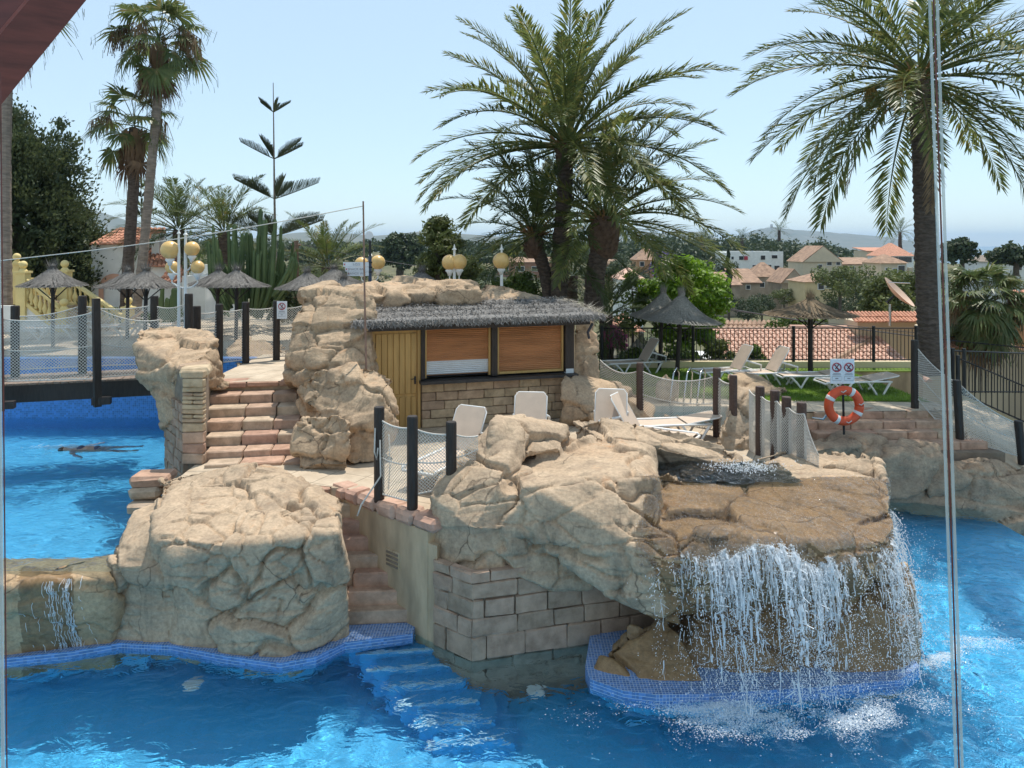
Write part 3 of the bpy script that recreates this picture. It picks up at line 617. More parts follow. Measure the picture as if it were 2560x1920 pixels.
# ------------------------------------------------------------------ masonry: ledges, stairs, retaining wall, pier
def ledge(name, front, back, z0, z1, label, m='mosaic'):
    t = thing(name, label, 'pool ledge', (sum(p[0] for p in front)/len(front), front[0][1]+.5, z0))
    cx_ = sum(p[0] for p in front)/len(front)
    MB().prism([(cx_+(p[0]-cx_)*.86, p[1]+.75) for p in front]+back, z0, -.10).build('submerged_wall', 'pool_tile', t); MB().prism(front+back, -.096, z1).build('mosaic_band', m, t); return t
ledge('tiled_ledge', [XY(-120,1682,0),XY(20,1664,0),XY(180,1647,0),XY(300,1626,0),XY(430,1632,0),XY(560,1657,0),XY(700,1677,0),XY(790,1660,0),XY(862,1624,0),XY(1032,1602,0)], [(-1.35,10.95),(-8.5,10.9)], -1.2, .10,
      'blue mosaic ledge running along the foot of the flat-topped boulder')
ledge('tiled_plinth', [XY(1463,1690,0),XY(1475,1722,0),XY(1560,1752,0),XY(1640,1762,0),XY(1760,1760,0),XY(2050,1742,0),XY(2250,1724,0),XY(2300,1690,0)], [(5.4,11.5),(1.3,11.4)], -1.2, .12,
      'rounded blue mosaic plinth under the waterfall rock')

st = thing('stone_steps', 'narrow steep stone steps between boulder and retaining wall', 'steps', (-2.2, 11.0, .1))
wallA, wallB = Vector((-1.15,10.28)), Vector((-2.66,11.62))
for i in range(8):
    y = 10.52+.155*i; zt = .10+.196*(i+1); f = (y-wallA.y)/(wallB.y-wallA.y); xr = wallA.x+(wallB.x-wallA.x)*min(1,f)+.06
    xl = -3.1; xm = xl+(xr-xl)*(.45+.2*((i*7)%3-1)*.5)
    for a, c in ((xl,xm),(xm,xr)):
        block(st, ((a+c)/2, y+.16+.01*random.uniform(-1,1), zt-(.10 if i == 0 else .17)), (c-a-.012, .34, .20 if i == 0 else .34), R(5), 'brick_pink', .018, .008, 'step_stone')


# steps going on under the water, white edge strips
us = thing('underwater_steps', 'blue tiled steps with white edges sinking into the pool', 'steps', (-1.6,9.8,-1.2))
for i in range(7):
    z = -.04-.16*i; x0, x1 = -2.35+.22*i, -1.25+.20*i; yf = 10.38-.24*i
    c = (x0+x1)/2; L = x1-x0
    MB().box((c, yf+.6, z-.4), (L, 1.2, .8), R(7)).build('tread', 'step_tile', us)
    MB().box((c, yf+.02, z+.006), (L+.02, .055, .03), R(7)).build('edge_strip', 'edge_tile', us)

rw = thing('retaining_wall', 'ochre rendered retaining wall with pink stone coping above the steps', 'wall', (-1.9,10.95,0))
def off(a, b, k):
    t = (b-a).normalized(); return Vector((t.y, -t.x))*k
nrm = off(wallB, wallA, 1.0)       # faces left and forward
pA, pB = wallB, wallA
MB().prism([tuple(pA+nrm*.03), tuple(pB+nrm*.03), tuple(pB-nrm*.5), tuple(pA-nrm*.5)], -1.2, ZD-.16).build('wall_face', 'render_wall', rw)
L = (pB-pA).length; tdir = (pB-pA)/L; rzw = math.atan2(tdir.y, tdir.x); x = -.25
while x < L+.02:
    w = random.uniform(.30,.46); cc = pA+tdir*(x+w/2)+nrm*(-.10)
    block(rw, (cc.x, cc.y, ZD-.07), (w-.012, .36, .19), rzw+random.uniform(-.03,.03), 'coping_pink', .05, .016, 'coping_stone'); x += w
cc = pA+tdir*(L*.63)+nrm*.035
vg = MB().box((cc.x, cc.y, .92), (.30,.02,.26), rzw).build('vent_grille', 'brick_tan', rw)
for k in range(4): MB().box((cc.x+nrm.x*.012, cc.y+nrm.y*.012, .83+.06*k), (.26,.02,.028), rzw).build('slat', 'mortar', vg)

pier = thing('brick_pier', 'grey-pink block pier under the rock arch, standing in the pool', 'pier', (-.4,10.1,-.4))
pc = Vector(XY(1180,1655,0)); pl = Vector(XY(1082,1612,0)); pr = Vector(XY(1640,1585,0))
MB().prism([tuple(pl+Vector((.02,.05))), tuple(pc+Vector((0,.05))), tuple(pr+Vector((0,.05))), (2.2,11.6), (-.7,11.6)], -1.2, 1.05).build('core', 'mortar', pier)
hh = [.30,.30,.28,.31,.24,.25,.22,.15]
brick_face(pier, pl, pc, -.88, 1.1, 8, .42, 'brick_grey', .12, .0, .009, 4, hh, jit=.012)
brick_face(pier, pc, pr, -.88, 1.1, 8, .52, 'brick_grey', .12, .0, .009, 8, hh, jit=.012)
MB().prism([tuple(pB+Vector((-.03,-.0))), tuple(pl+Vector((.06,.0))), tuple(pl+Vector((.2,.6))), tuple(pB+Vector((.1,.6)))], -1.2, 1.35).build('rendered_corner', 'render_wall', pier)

kb = thing('stone_kerb', 'two stacked pink stones where the boulder meets the upper pool', 'stones', G(380,1240,1.5))
for c, s, rz in (((-5.95,12.3,1.62),(.62,.5,.15),.1), ((-6.0,12.25,1.44),(.5,.5,.18),.05), ((-5.9,12.1,1.22),(.6,.5,.22),-.06)):
    block(kb, c, s, rz, 'brick_pink', .05, .015, 'stone')

# parapet of small bricks left of the wide steps
pp = thing('brick_parapet', 'tapering parapet of thin tan bricks left of the wide steps', 'wall', (-5.9,13.3,1.2))
hts = [.18,.175,.20,.16,.075,.07,.085,.09,.075,.065,.065,.085,.155,.14]
fa, fb, bl = Vector((-5.73,12.86)), Vector((-5.35,12.86)), Vector((-6.56,13.95))
MB().prism([(-5.70,12.92),(-5.38,12.92),(-5.95,14.6),(-6.45,14.2),(-6.5,13.98)], .6, 3.16).build('core', 'mortar', pp)
z = 1.68
for k, h in enumerate(hts):
    spl = (.5,) if k in (5, 8, 10) else ()
    xs_ = [fa.x]+[fa.x+(fb.x-fa.x)*s for s in spl]+[fb.x]
    for a, c in zip(xs_, xs_[1:]):
        block(pp, ((a+c)/2, 12.90, z+h/2), (c-a-.008, .14, h-.010), random.uniform(-.01,.01), 'brick_tan' if k > 2 else 'brick_pink', .018, .008)
    z += h
for c, s, rz in (((-5.62,13.15,3.24),(.50,.52,.15),.3), ((-5.85,13.6,3.23),(.55,.5,.15),.4)): block(pp, c, s, rz, 'brick_tan', .05, .015, 'cap_stone')
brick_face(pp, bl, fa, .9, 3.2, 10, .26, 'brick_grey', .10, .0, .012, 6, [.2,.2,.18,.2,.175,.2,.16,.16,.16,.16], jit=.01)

ws = thing('wide_steps', 'wide flight of pinkish stone steps climbing to the upper landing', 'steps', (-4.9,13.9,ZD))
for i in range(7):
    zt = ZD+.1715*i if i else ZD+.06; yf = 12.62+.375*i
    xl = -5.30-.155*i*.95; wd = 1.92+.03*i
    n = 4 if i % 2 else 3; cuts = [0]+sorted(min(.95,max(.06,(k+random.uniform(-.12,.12)+(.3 if i%2 else 0))/n)) for k in range(1,n))+[1]
    for a, c in zip(cuts, cuts[1:]):
        xa, xc = xl+wd*a, xl+wd*c; ym = yf+.16*((xa+xc)/2-xl)
        hgt = .185 if i < 6 else .10
        block(ws, ((xa+xc)/2, ym+.24, zt-hgt/2), (xc-xa-.012, .50, hgt), R(9), 'brick_pink', .016, .006, 'step_stone')
MB().prism([(-5.3,12.75),(-3.5,12.95),(-4.3,15.3),(-6.2,15.0)], [1.5,1.5,1.5,1.5], [1.55,1.55,2.5,2.5]).build('step_core', 'mortar', ws)

rs = thing('terrace_steps', 'four broad mauve stone steps below the lawn beside the lifebuoy', 'steps', (8.4,17.0,.8))
for i in range(4):
    zt = ZG-.005-.165*i; yf = 17.25-.30*i; x0, x1 = (7.0 if i == 0 else 6.2+.6*max(0,i-1)), 9.75+.28*i; n = 5
    for k in range(n):
        a = x0+(x1-x0)*k/n; c = x0+(x1-x0)*(k+1)/n
        block(rs, ((a+c)/2, yf+.18+.055*((a+c)/2-8), zt-.09), (c-a-.014,.42,.18), R(3), 'brick_pink', .018, .007, 'step_stone')
MB().prism([(6.4,16.3),(10.8,16.2),(10.8,17.6),(6.4,17.5)], -.5, .93).build('step_core', 'mortar', rs)

# sloping path and low walls on the right
pth = MB(); pa = [P(2335,1018,17.45), P(2415,1000,19.2), P(2660,1120,17.9), P(2660,1200,16.2), P(2445,1140,16.35)]
pth.add(pa+[p-Vector((0,0,1.6)) for p in pa], [(0,1,2,3,4)[::-1], (5,6,7,8,9)]+[(i,(i+1)%5,5+(i+1)%5,5+i) for i in range(5)])
o = pth.build('sloping_path', 'paving'); o['kind'] = 'structure'
lw = MB(); q = [P(2402,985,19.6), P(2660,1105,18.2)]
lw.add([q[0], q[1], q[1]+Vector((0,.25,0)), q[0]+Vector((0,.25,0))]+[x-Vector((0,0,1.5)) for x in (q[0], q[1], q[1]+Vector((0,.25,0)), q[0]+Vector((0,.25,0)))], [(0,1,2,3),(7,6,5,4),(0,4,5,1),(1,5,6,2),(2,6,7,3),(3,7,4,0)])
tag(lw.build('low_wall', 'cream_paint'), 'ochre low wall under the black stair railing at right', 'wall')
lw = MB(); lw.box((7.2,23.35,ZG+.03), (11.4,.24,.34)); tag(lw.build('kerb_wall', 'cream_paint'), 'low cream kerb wall carrying the black metal fence', 'wall')

# ------------------------------------------------------------------ nets, posts, ropes
def pmap(A, B, zb, zt, sag, bulge, s, t):
    x = A[0]+(B[0]-A[0])*s; y = A[1]+(B[1]-A[1])*s
    b = zb[0]+(zb[1]-zb[0])*s; a = zt[0]+(zt[1]-zt[0])*s-sag*4*s*(1-s)
    k = bulge*math.sin(math.pi*s)*math.sin(math.pi*min(1,t)*.9)
    dx, dy = B[0]-A[0], B[1]-A[1]; L = math.hypot(dx, dy) or 1
    return Vector((x+dy/L*k, y-dx/L*k, b+(a-b)*t))
def net(parent, A, B, zb, zt, sag=.08, bulge=.03, cell=.055, r=.0044, mid=True, rope=.013, squeeze=1.0):
    W = math.hypot(B[0]-A[0], B[1]-A[1]); Hh = ((zt[0]-zb[0])+(zt[1]-zb[1]))/2
    m = MB(); cw = cell*squeeze; nW = max(2, int(W/cw)); nH = max(2, int(Hh/cell))
    for sgn in (1, -1):
        for k in range(-nH, nW+nH+1):
            pts = []
            for j in range(0, nH+1):
                i = k+sgn*j
                if 0 <= i <= nW: pts.append(pmap(A, B, zb, zt, sag, bulge, i/nW, j/nH))
            if len(pts) > 1:
                if len(pts) > 4: pts = pts[:-1:2]+[pts[-1]]
                m.tube(pts, r, 3, cap=False)
    n = m.build('net', 'net_cord', parent); n['kind'] = 'stuff'
    for t in ((1.0, .0, .5) if mid else (1.0, .0)):
        MB().tube([pmap(A, B, zb, zt, sag, bulge, i/12, t) for i in range(13)], rope*(1 if t != .5 else .8), 6).build('rope', 'rope', parent, smooth=True)
def post(parent, x, y, z0, z1, r=.08, m='dark_wood', lean=(0,0), sq=False):
    b = MB()
    if sq: b.tube([(x,y,z0),(x+lean[0],y+lean[1],z1)], r*1.2, 4)
    else:
        b.tube([(x,y,z0),(x+lean[0]*.5,y+lean[1]*.5,(z0+z1)/2),(x+lean[0],y+lean[1],z1-.02),(x+lean[0],y+lean[1],z1)], [r,r,r,r*.9], 12)
    return b.build('post', m, parent)

nf = thing('rope_net_fence', 'white rope net fence on three black posts at the deck edge', 'net fence', (-1.6,10.8,ZD))
fp = [(Vector(XY(948,1250,ZD)), 1017), (Vector(XY(1031,1276,ZD)), 1040), (P(1128,1200,10.75).xy, 1054)]
tops = []
for p, vt in fp:
    zt = H-(vt-V0)/F*p.y; tops.append(zt); post(nf, p.x, p.y, ZD-.02, zt, .079)
net(nf, fp[0][0], fp[1][0], (ZD+.1,ZD+.12), (tops[0]-.18,tops[1]-.17), .05, .03, .05, .0046)
net(nf, fp[1][0], fp[2][0], (ZD+.22,ZD+.3), (tops[1]-.17,tops[2]-.18), .04, .03, .05, .0046)
rk = P(1195,1090,10.95); net(nf, fp[2][0], (rk.x,rk.y), (ZD+.35,ZD+.6), (tops[2]-.17,rk.z), .03, .02, .05, .0046)
MB().tube([P(938,1070,11.0),P(936,1130,10.95),P(942,1150,10.95),P(945,1120,10.95)], .012, 6).build('loose_rope', 'rope', nf, smooth=True)
MB().tube([P(950,1100,10.95),P(952,1190,10.92),P(925,1230,10.85),P(903,1262,10.75),P(893,1290,10.72)], .013, 6).build('loose_rope', 'rope', nf, smooth=True)
MB().tube([P(972,1085,10.98),P(975,1160,10.98),P(971,1225,10.98)], .009, 6).build('loose_rope', 'rope', nf, smooth=True)

nf = thing('rope_net_fence', 'net fence on four dark posts behind the upper landing', 'net fence', (-6,17.3,ZL))
lp = [(492,925,765),(548,916,760),(614,908,755),(691,900,752),(755,895,750)]; pr_ = None
for u, vb, vt in lp:
    x, y = XY(u, vb, ZL); zt = H-(vt-V0)/F*y
    if u < 750: post(nf, x, y, ZL-.05, zt, .085)
    if pr_: net(nf, pr_[:2], (x,y), (ZL+.08,ZL+.08), (pr_[2]-.15,zt-.15), .04, .02, .058, .0052, mid=False)
    pr_ = (x, y, zt)

# timber footbridge
br = thing('footbridge', 'dark timber footbridge crossing the blue pool', 'footbridge', (-9.5,15.6,2.3))
bA, bB = Vector((-11.6,14.35)), Vector((-7.35,15.62)); bt = (bB-bA).normalized(); bn = Vector((-bt.y, bt.x)); bL = (bB-bA).length; brz = math.atan2(bt.y, bt.x)
x = 0
while x < bL:
    c = bA+bt*(x+.07)+bn*.6; block(br, (c.x, c.y, ZL-.02), (.13,1.25,.045), brz, 'deck_wood', .006, .004, 'plank'); x += .14
for k in (0.02, 1.15):
    c = bA+bt*(bL/2)+bn*k; MB().box((c.x,c.y,2.49), (bL,.10,.34), brz).build('beam', 'dark_wood', br)
nb = [(-.2,None),(.9,None),(3.05,None)]
def bp(s, k): c = bA+bt*s+bn*k; return c
near = [(P(6,900,14.45).xy, 4.25), (P(248,900,14.85).xy, 4.41), (bp(4.35,-.02), 4.15)]
for i, (p, zt) in enumerate(near[:2]):
    post(br, p.x, p.y-.06, 2.25, zt, .075, lean=(-.03,0), sq=True)
    MB().box((p.x+.06,p.y-.02,2.36), (.34,.16,.14), brz).build('bracket', 'dark_wood', br)
for a, c in zip(near, near[1:]):
    net(br, a[0], c[0], (2.82,2.8), (a[1]-.22,c[1]-.25), .10, .05, .062, .0052)
far = [(P(38,880,15.6).xy,4.2),(P(206,880,16.0).xy,4.38),(P(386,880,16.4).xy,4.35),(P(472,880,16.1).xy,4.42)]
for p, zt in far: post(br, p.x, p.y, 2.4, zt, .085)
for a, c in zip(far, far[1:]): net(br, a[0], c[0], (2.85,2.85), (a[1]-.22,c[1]-.2), .08, .04, .062, .0052, mid=False)

# net fences right of the bar
nf = thing('rope_net_fence', 'pale net fence curving from the bar past the small pool', 'net fence', (3.4,15.5,ZD))
mp = [(1500,895,16.6,900),(1600,1010,15.9,907),(1792,1000,14.7,920),(1833,1000,14.2,938)]
pr_ = None
for i, (u, vb, d, vt) in enumerate(mp):
    p = P(u, vb, d); zt = H-(vt-V0)/F*d
    if i: post(nf, p.x, p.y, ZD-.05, zt, .078, 'brown_wood')
    if pr_: net(nf, pr_[:2], (p.x,p.y), (ZD+.12,ZD+.12), (pr_[2]-(.16 if i>1 else .0),zt-.16), .16 if i < 3 else .05, .05, .056, .0054, mid=(i==2))
    pr_ = (p.x, p.y, zt)
nf = thing('rope_net_fence', 'bunched white netting on four short brown posts above the waterfall rock', 'net fence', (5.3,13,ZD))
mp = [(1868,13.9,972),(1900,13.45,966),(1937,13.1,976),(1966,12.85,992),(2004,12.6,1006),(2040,12.35,1135)]
pr_ = None
for i, (u, d, vt) in enumerate(mp):
    p = P(u, 1000, d); zt = H-(vt-V0)/F*d
    if 0 < i < 5: post(nf, p.x, p.y, ZD-.6, zt, .082, 'brown_wood')
    if pr_:
        net(nf, (pr_[0], pr_[1]-.11), (p.x,p.y-.11), (ZD-.15,ZD-.15), (pr_[2]-(.17 if i>1 else 0),zt-(.17 if i<5 else 0)), .04, .06, .05, .0052, mid=False, squeeze=.6)
    pr_ = (p.x, p.y, zt)
nf = thing('rope_net_fence', 'slack net fence stepping down beside the terrace steps at right', 'net fence', (9.8,17,ZG-.6))
mp = [(2287,17.6,1020,850),(2402,16.7,1130,950),(2556,16.3,1155,1052)]; pr_ = None
for i, (u, d, vb, vt) in enumerate(mp):
    p = P(u, vb, d); zt = H-(vt-V0)/F*d; post(nf, p.x, p.y, p.z-.05, zt, .085, 'dark_wood', lean=(-.09 if i else 0,0))
    if pr_: net(nf, pr_[:2], (p.x-.05,p.y), (pr_[3]+.3,p.z+.12), (pr_[2]-.12,zt-.08), .10, .03, .055, .0048, mid=True)
    pr_ = (p.x, p.y, zt, p.z)

# black metal fences
def railing(label, pts, bar=.115, posts=(), z_h=1.05, grp=None):
    A = Vector(pts[0]); B = Vector(pts[1]); f = thing('metal_fence', label, 'fence', A)
    L = (B-A).length; n = int(L/bar); t = (B-A)
    me = MB().box((0,0,z_h/2), (.018,.018,z_h-.06)).mesh('bar', 'black_metal')
    for k in range(1, n):
        p = A+t*(k/n); o = bpy.data.objects.new('bar', me); COL.objects.link(o); o.parent = f; o.location = p-A
    for h in (.06, z_h): MB().tube([A+Vector((0,0,h)), B+Vector((0,0,h))], .02, 4).build('rail', 'black_metal', f)
    for s in posts:
        p = A+t*s; MB().tube([p-Vector((0,0,.05)), p+Vector((0,0,z_h+.07))], .05, 8).build('post', 'black_metal', f)
    return f
zf = ZG+.2
railing('long black metal bar fence behind the lawn loungers', [P(1505,900,23.3).xy.to_3d()+Vector((0,0,zf)), P(2290,900,23.3).xy.to_3d()+Vector((0,0,zf))], .118, (.0,.29,.61,.865,1))
railing('short black metal fence right of the date palm', [P(2382,985,19.7), P(2640,985,21.5)], .13, (0,.1,1), 1.15)
railing('black stair railing sloping down at the right frame edge', [P(2395,985,19.5), P(2660,1105,18.15)], .13, (0,1), .95)

# ------------------------------------------------------------------ the bar
tb = Vector((.958,.285)).normalized(); bar = thing('beach_bar', 'thatched poolside bar with brown roller shutters and yellow door', 'bar', (-2.9,15.1,ZD), math.atan2(tb.y, tb.x))
def LB(c, s, name, m, parent=bar): return MB().box(c, s).build(name, m, parent, local=True)
LB((2.2,2.1,1.1), (4.5,.12,2.2), 'back_wall', 'render_wall'); LB((-.02,1.05,1.1), (.12,2.1,2.2), 'side_wall', 'render_wall'); LB((4.44,1.05,1.1), (.12,2.0,2.2), 'side_wall', 'render_wall')
LB((2.74,.12,.46), (3.36,.2,.92), 'wall', 'mortar')
LB((2.76,.30,1.6), (3.3,.04,1.2), 'inner_panel', 'ink')
dr = LB((.54,.075,1.02), (.88,.04,2.02), 'door', 'wood_yellow')
for k in range(7):
    for z0, z1 in ((.06,.66),(.72,1.98)):
        o = bpy.data.objects.new('plank', block_mesh((.112,.03,z1-z0), .008, .001, 'wood_yellow')); COL.objects.link(o); o.parent = dr; o.location = (.175+.1215*k, .045, (z0+z1)/2)
h_ = MB(); h_.box((.93,.02,1.0), (.035,.012,.16)); h_.tube([(.93,.01,1.04),(.93,-.03,1.04),(.83,-.03,1.03)], .01, 6); h_.build('handle', 'black_metal', dr, local=True)
for z in (.45,1.2,1.75): MB().tube([(.10,.03,z-.05),(.10,.03,z+.05)], .014, 6).build('hinge', 'black_metal', dr, local=True)
LB((.05,.06,1.05), (.10,.12,2.1), 'door_frame', 'wood_yellow'); LB((1.01,.06,1.05), (.06,.12,2.1), 'door_frame', 'wood_yellow'); LB((.53,.06,2.07), (.86,.11,.07), 'door_frame', 'wood_yellow')
for x, w in ((1.085,.085),(2.62,.13),(4.33,.20)): LB((x,.0,1.57), (w,.14,1.10), 'post', 'dark_wood')
for x0, x1, wf in ((1.13,2.55,.28),(2.70,4.21,0)):
    LB((x0+.02,.05,1.57), (.04,.08,1.08), 'window_frame', 'wood_yellow'); LB((x1-.02,.05,1.57), (.04,.08,1.08), 'window_frame', 'wood_yellow')
    if not wf: LB(((x0+x1)/2,.05,1.06), (x1-x0-.09,.08,.05), 'window_frame', 'wood_yellow')
    sb, sw = MB(), MB(); n = 25; z0, z1 = 1.085, 2.09
    for k in range(n):
        z = z0+(z1-z0)*(k+.5)/n; hgt = (z1-z0)/n
        (sw if (k+.5)/n < wf else sb).add([(x0+.04,.075,z-hgt*.48),(x1-.04,.075,z-hgt*.48),(x1-.04,.058,z),(x0+.04,.058,z),(x1-.04,.075,z+hgt*.48),(x0+.04,.075,z+hgt*.48)], [(0,1,2,3),(3,2,4,5)])
    LB(((x0+x1)/2,.10,1.58), (x1-x0-.08,.02,1.02), 'shutter_back', 'shutter_brown')
    o = sb.build('shutter', 'shutter_brown', bar, local=True)
    if wf:
        o = sw.build('shutter', 'shutter_white', bar, local=True); o['label'] = 'white lower part of the shutter'
LB((2.74,-.06,.965), (3.46,.36,.06), 'counter', 'counter')
LB((4.33,-.01,1.04), (.18,.13,.10), 'pipe_cover', 'shutter_white')
# bricks of the front wall, in bar-local coordinates
rg = random.Random(5); hb = .915/5
for k in range(5):
    x = 1.06-(.26 if k % 2 else 0)
    while x < 4.40:
        w = .52*rg.uniform(.85,1.15); a = max(1.06,x); c = min(4.42,x+w)
        if c-a > .05:
            o = bpy.data.objects.new('brick', block_mesh((c-a-.012,.10,hb-.012), .014, .006, 'brick_tan')); COL.objects.link(o); o.parent = bar; o.location = ((a+c)/2,.02,hb*(k+.5))
        x += w
LB((2.25,-.30,2.15), (4.9,.10,.14), 'fascia_beam', 'dark_wood')
for k in range(6): LB((-.1+.95*k,.2,2.19), (.09,1.0,.10), 'rafter', 'dark_wood')
# thatch: a thin slab with layers of straw blades
th = MB(); th.add([(-.36,-.48,2.20),(4.98,-.48,2.20),(4.98,2.2,2.32),(-.36,2.2,2.32),(-.36,-.48,2.30),(4.98,-.48,2.30),(4.98,2.2,2.46),(-.36,2.2,2.46)], [(3,2,1,0),(4,5,6,7),(0,1,5,4),(1,2,6,5),(2,3,7,6),(3,0,4,7)])
roof = th.build('thatch_roof', 'thatch_dark', bar, local=True)
rg = random.Random(11); th = MB(); tp = MB()
for k in range(7500):
    x = rg.uniform(-.42,5.02); s = rg.random()**.75; y = -.50+2.7*s; z = 2.30+.16*s+.045*math.sin(y*9+rg.uniform(-.6,.6))*(1 if s > .03 else 0)+rg.uniform(0,.035)
    ln = rg.uniform(.12,.30); an = rg.gauss(0,.45); dx, dy = math.sin(an)*ln, -math.cos(an)*ln; dz = rg.uniform(-.08,.07); w = rg.uniform(.006,.014)
    tgt = tp if (x > 4.72 and rg.random() < .7) or (x < -.2 and rg.random() < .25) else th
    tgt.add([(x-w,y,z),(x+w,y,z+.004),(x+dx,y+dy,z+dz)], [(0,1,2)])
for k in range(1500):
    x = rg.uniform(-.40,5.0); y = -.49+rg.uniform(-.03,.03); z = rg.uniform(2.18,2.34); ln = rg.uniform(.02,.07); w = rg.uniform(.006,.013)
    th.add([(x-w,y,z),(x+w,y,z),(x+rg.gauss(0,.04),y-rg.uniform(.0,.10),z-ln)], [(0,1,2)])
for k in range(420):
    x = rg.uniform(4.75,5.05); y = rg.uniform(-.5,1.2); z = rg.uniform(2.12,2.42); tp.add([(x,y-.012,z),(x,y+.012,z),(x+rg.uniform(.02,.22),y+rg.uniform(-.1,.1),z+rg.uniform(-.12,.16))], [(0,1,2)])
for nm, mb, mm in (('straw', th, 'thatch_dark'), ('frayed_straw', tp, 'thatch_pale')):
    o = mb.build(nm, mm, roof, local=True); o['kind'] = 'stuff'
MB().tube([(4.75,-.35,2.1),(4.62,-.4,1.92),(4.66,-.38,1.78)], .03, 5).build('hanging_cloth', 'ink', bar, local=True)
MB().tube([(-.18,-.02,2.2),(-.12,-.05,1.7),(-.22,-.05,1.2),(-.16,-.04,.9)], .012, 5).build('cable', 'rope', bar, local=True)
MB().tube([(-.25,-.02,2.2),(-.05,-.12,1.9),(-.20,-.05,1.35)], .010, 5).build('cable', 'rope', bar, local=True)

mast = MB().tube([P(916,945,14.1), P(912,760,14.15), P(908,503,14.2)], .022, 8, r2=.016).build('thin_mast', 'rust_metal'); tag(mast, 'thin pinkish mast standing in front of the rock pillar', 'mast')
b = MB(); a, c = P(908,515,14.2), P(-60,658,13.2)
b.tube([a.lerp(c, k/20)-Vector((0,0,.10*math.sin(math.pi*k/20))) for k in range(21)], .009, 5); tag(b.build('guy_line', 'rope'), 'white line stretched from the thin mast across the left sky', 'line')

# ------------------------------------------------------------------ thatched parasols
def make_parasol(name, label, tall, m, droop=.0, seed=1, group='thatched parasols'):
    rg = random.Random(seed); t = thing(name, label, 'parasol', (0,0,0), 0, group)
    MB().tube([(0,0,0),(0,0,1.9)], .055, 10).build('pole', 'dark_wood', t, local=True)
    nz = 2.22+tall; prof = lambda s: (.05+.95*s, 1.74+(nz-1.74)*(1-s)**(1.75 if tall else 1.5))
    base = MB(); N = 36; rows = 9
    for i in range(rows):
        r, z = prof(i/(rows-1))
        for k in range(N): base.v.append((r*math.cos(2*math.pi*k/N), r*math.sin(2*math.pi*k/N), z-.025))
    base.f = [(i*N+k, (i+1)*N+k, (i+1)*N+(k+1)%N, i*N+(k+1)%N) for i in range(rows-1) for k in range(N)]
    cp = base.build('canopy', m, t, local=True)
    st_ = MB()
    for k in range(900):
        an = rg.uniform(0, 2*math.pi); s0 = rg.uniform(0,.75); ln = rg.uniform(.25,.45); w = rg.uniform(.008,.018); pts = []
        for q in range(3):
            s = min(1.04, s0+ln*q/2); r, z = prof(min(1,s)); r *= (s if s > 1 else 1); pts.append((r, z+rg.uniform(.0,.03)-(.03 if s > 1 else 0)))
        a2 = an+rg.gauss(0,.05)
        f = lambda r, z, aa, o: (r*math.cos(aa)-o*math.sin(aa), r*math.sin(aa)+o*math.cos(aa), z)
        st_.add([f(*pts[0],an,-w), f(*pts[0],an,w), f(*pts[1],(an+a2)/2,-w), f(*pts[1],(an+a2)/2,w), f(*pts[2],a2,-w*.3), f(*pts[2],a2,w*.3)], [(0,1,3,2),(2,3,5,4)])
    for k in range(260):
        an = rg.uniform(0, 2*math.pi); r = rg.uniform(.93,1.0); w = .012; dz = rg.uniform(-.08,-.01); dr_ = rg.uniform(.0,.06)
        st_.add([(r*math.cos(an-w),r*math.sin(an-w),1.745),(r*math.cos(an+w),r*math.sin(an+w),1.745),((r+dr_)*math.cos(an),(r+dr_)*math.sin(an),1.73+dz)], [(0,1,2)])
    o = st_.build('straw', m, cp, local=True); o['kind'] = 'stuff'
    tf = MB()
    for k in range(110):
        an = rg.uniform(0, 2*math.pi); sp = rg.uniform(.05,.30 if not tall else .16); hh_ = rg.uniform(.12,.34); r0 = rg.uniform(.02,.07); w = rg.uniform(.006,.012)
        tf.add([(r0*math.cos(an)-w*math.sin(an),r0*math.sin(an)+w*math.cos(an),nz-.12),(r0*math.cos(an)+w*math.sin(an),r0*math.sin(an)-w*math.cos(an),nz-.12),(sp*math.cos(an),sp*math.sin(an),nz+hh_)], [(0,1,2)])
    tf.lathe([(.10,nz-.2),(.075,nz-.05),(.09,nz+.06),(.03,nz+.12)], 9); tf.build('tuft', m, t, local=True)
    for k in range(4):
        an = math.pi/4+k*math.pi/2; MB().tube([(.05*math.cos(an),.05*math.sin(an),1.35),(.55*math.cos(an),.55*math.sin(an),1.80)], .018, 5).build('strut', 'dark_wood', t, local=True)
    return t
def gp(u, vb, z): p = G(u, vb, z); return (p.x, p.y, z)
pA_ = make_parasol('thatched_parasol', 'grey thatched parasol in front of the yellow balustrade', 0, 'thatch', seed=1)
pA_.location = gp(132,868,ZL); pA_.scale = (.86,.86,.97)
G2 = 'thatched parasols'
for lab, u, vb, rz, sc in (('grey thatched parasol left of the lamp posts, in front of the palm trunks', 362, 862, 1, .93), ('grey parasol half hidden behind the one by the palm trunks', 318, 848, 2, .9),
      ('grey thatched parasol with wild tuft in front of the cactus clump', 590, 858, 3, .93), ('partly hidden parasol just left of the one by the cactus', 540, 840, 4, .9),
      ('grey parasol left of the signpost, beside the utility pole', 768, 858, 5, .90), ('pointed parasol behind the signpost boards', 838, 838, 6, .92), ('low parasol right under the signpost boards', 862, 880, 7, .86),
      ('dark parasol behind the rock ledge right of the signpost', 1050, 850, 8, .9)):
    dup(pA_, lab, gp(u, vb, ZL), rz, sc, G2, (random.uniform(-.03,.03), random.uniform(-.03,.03)))
pB_ = make_parasol('thatched_parasol', 'tall grey thatched parasol on the lawn in front of the lime-green tree', .26, 'thatch_grey', seed=3)
pB_.location = gp(1692,942,ZG); pB_.rotation_euler = (.03,.05,.4); pB_.scale = (1.2,1.2,.97)
dup(pB_, 'thatched parasol partly behind the tall grey one on the lawn', gp(1648,928,ZG), 2, .98, G2, (.02,-.06))
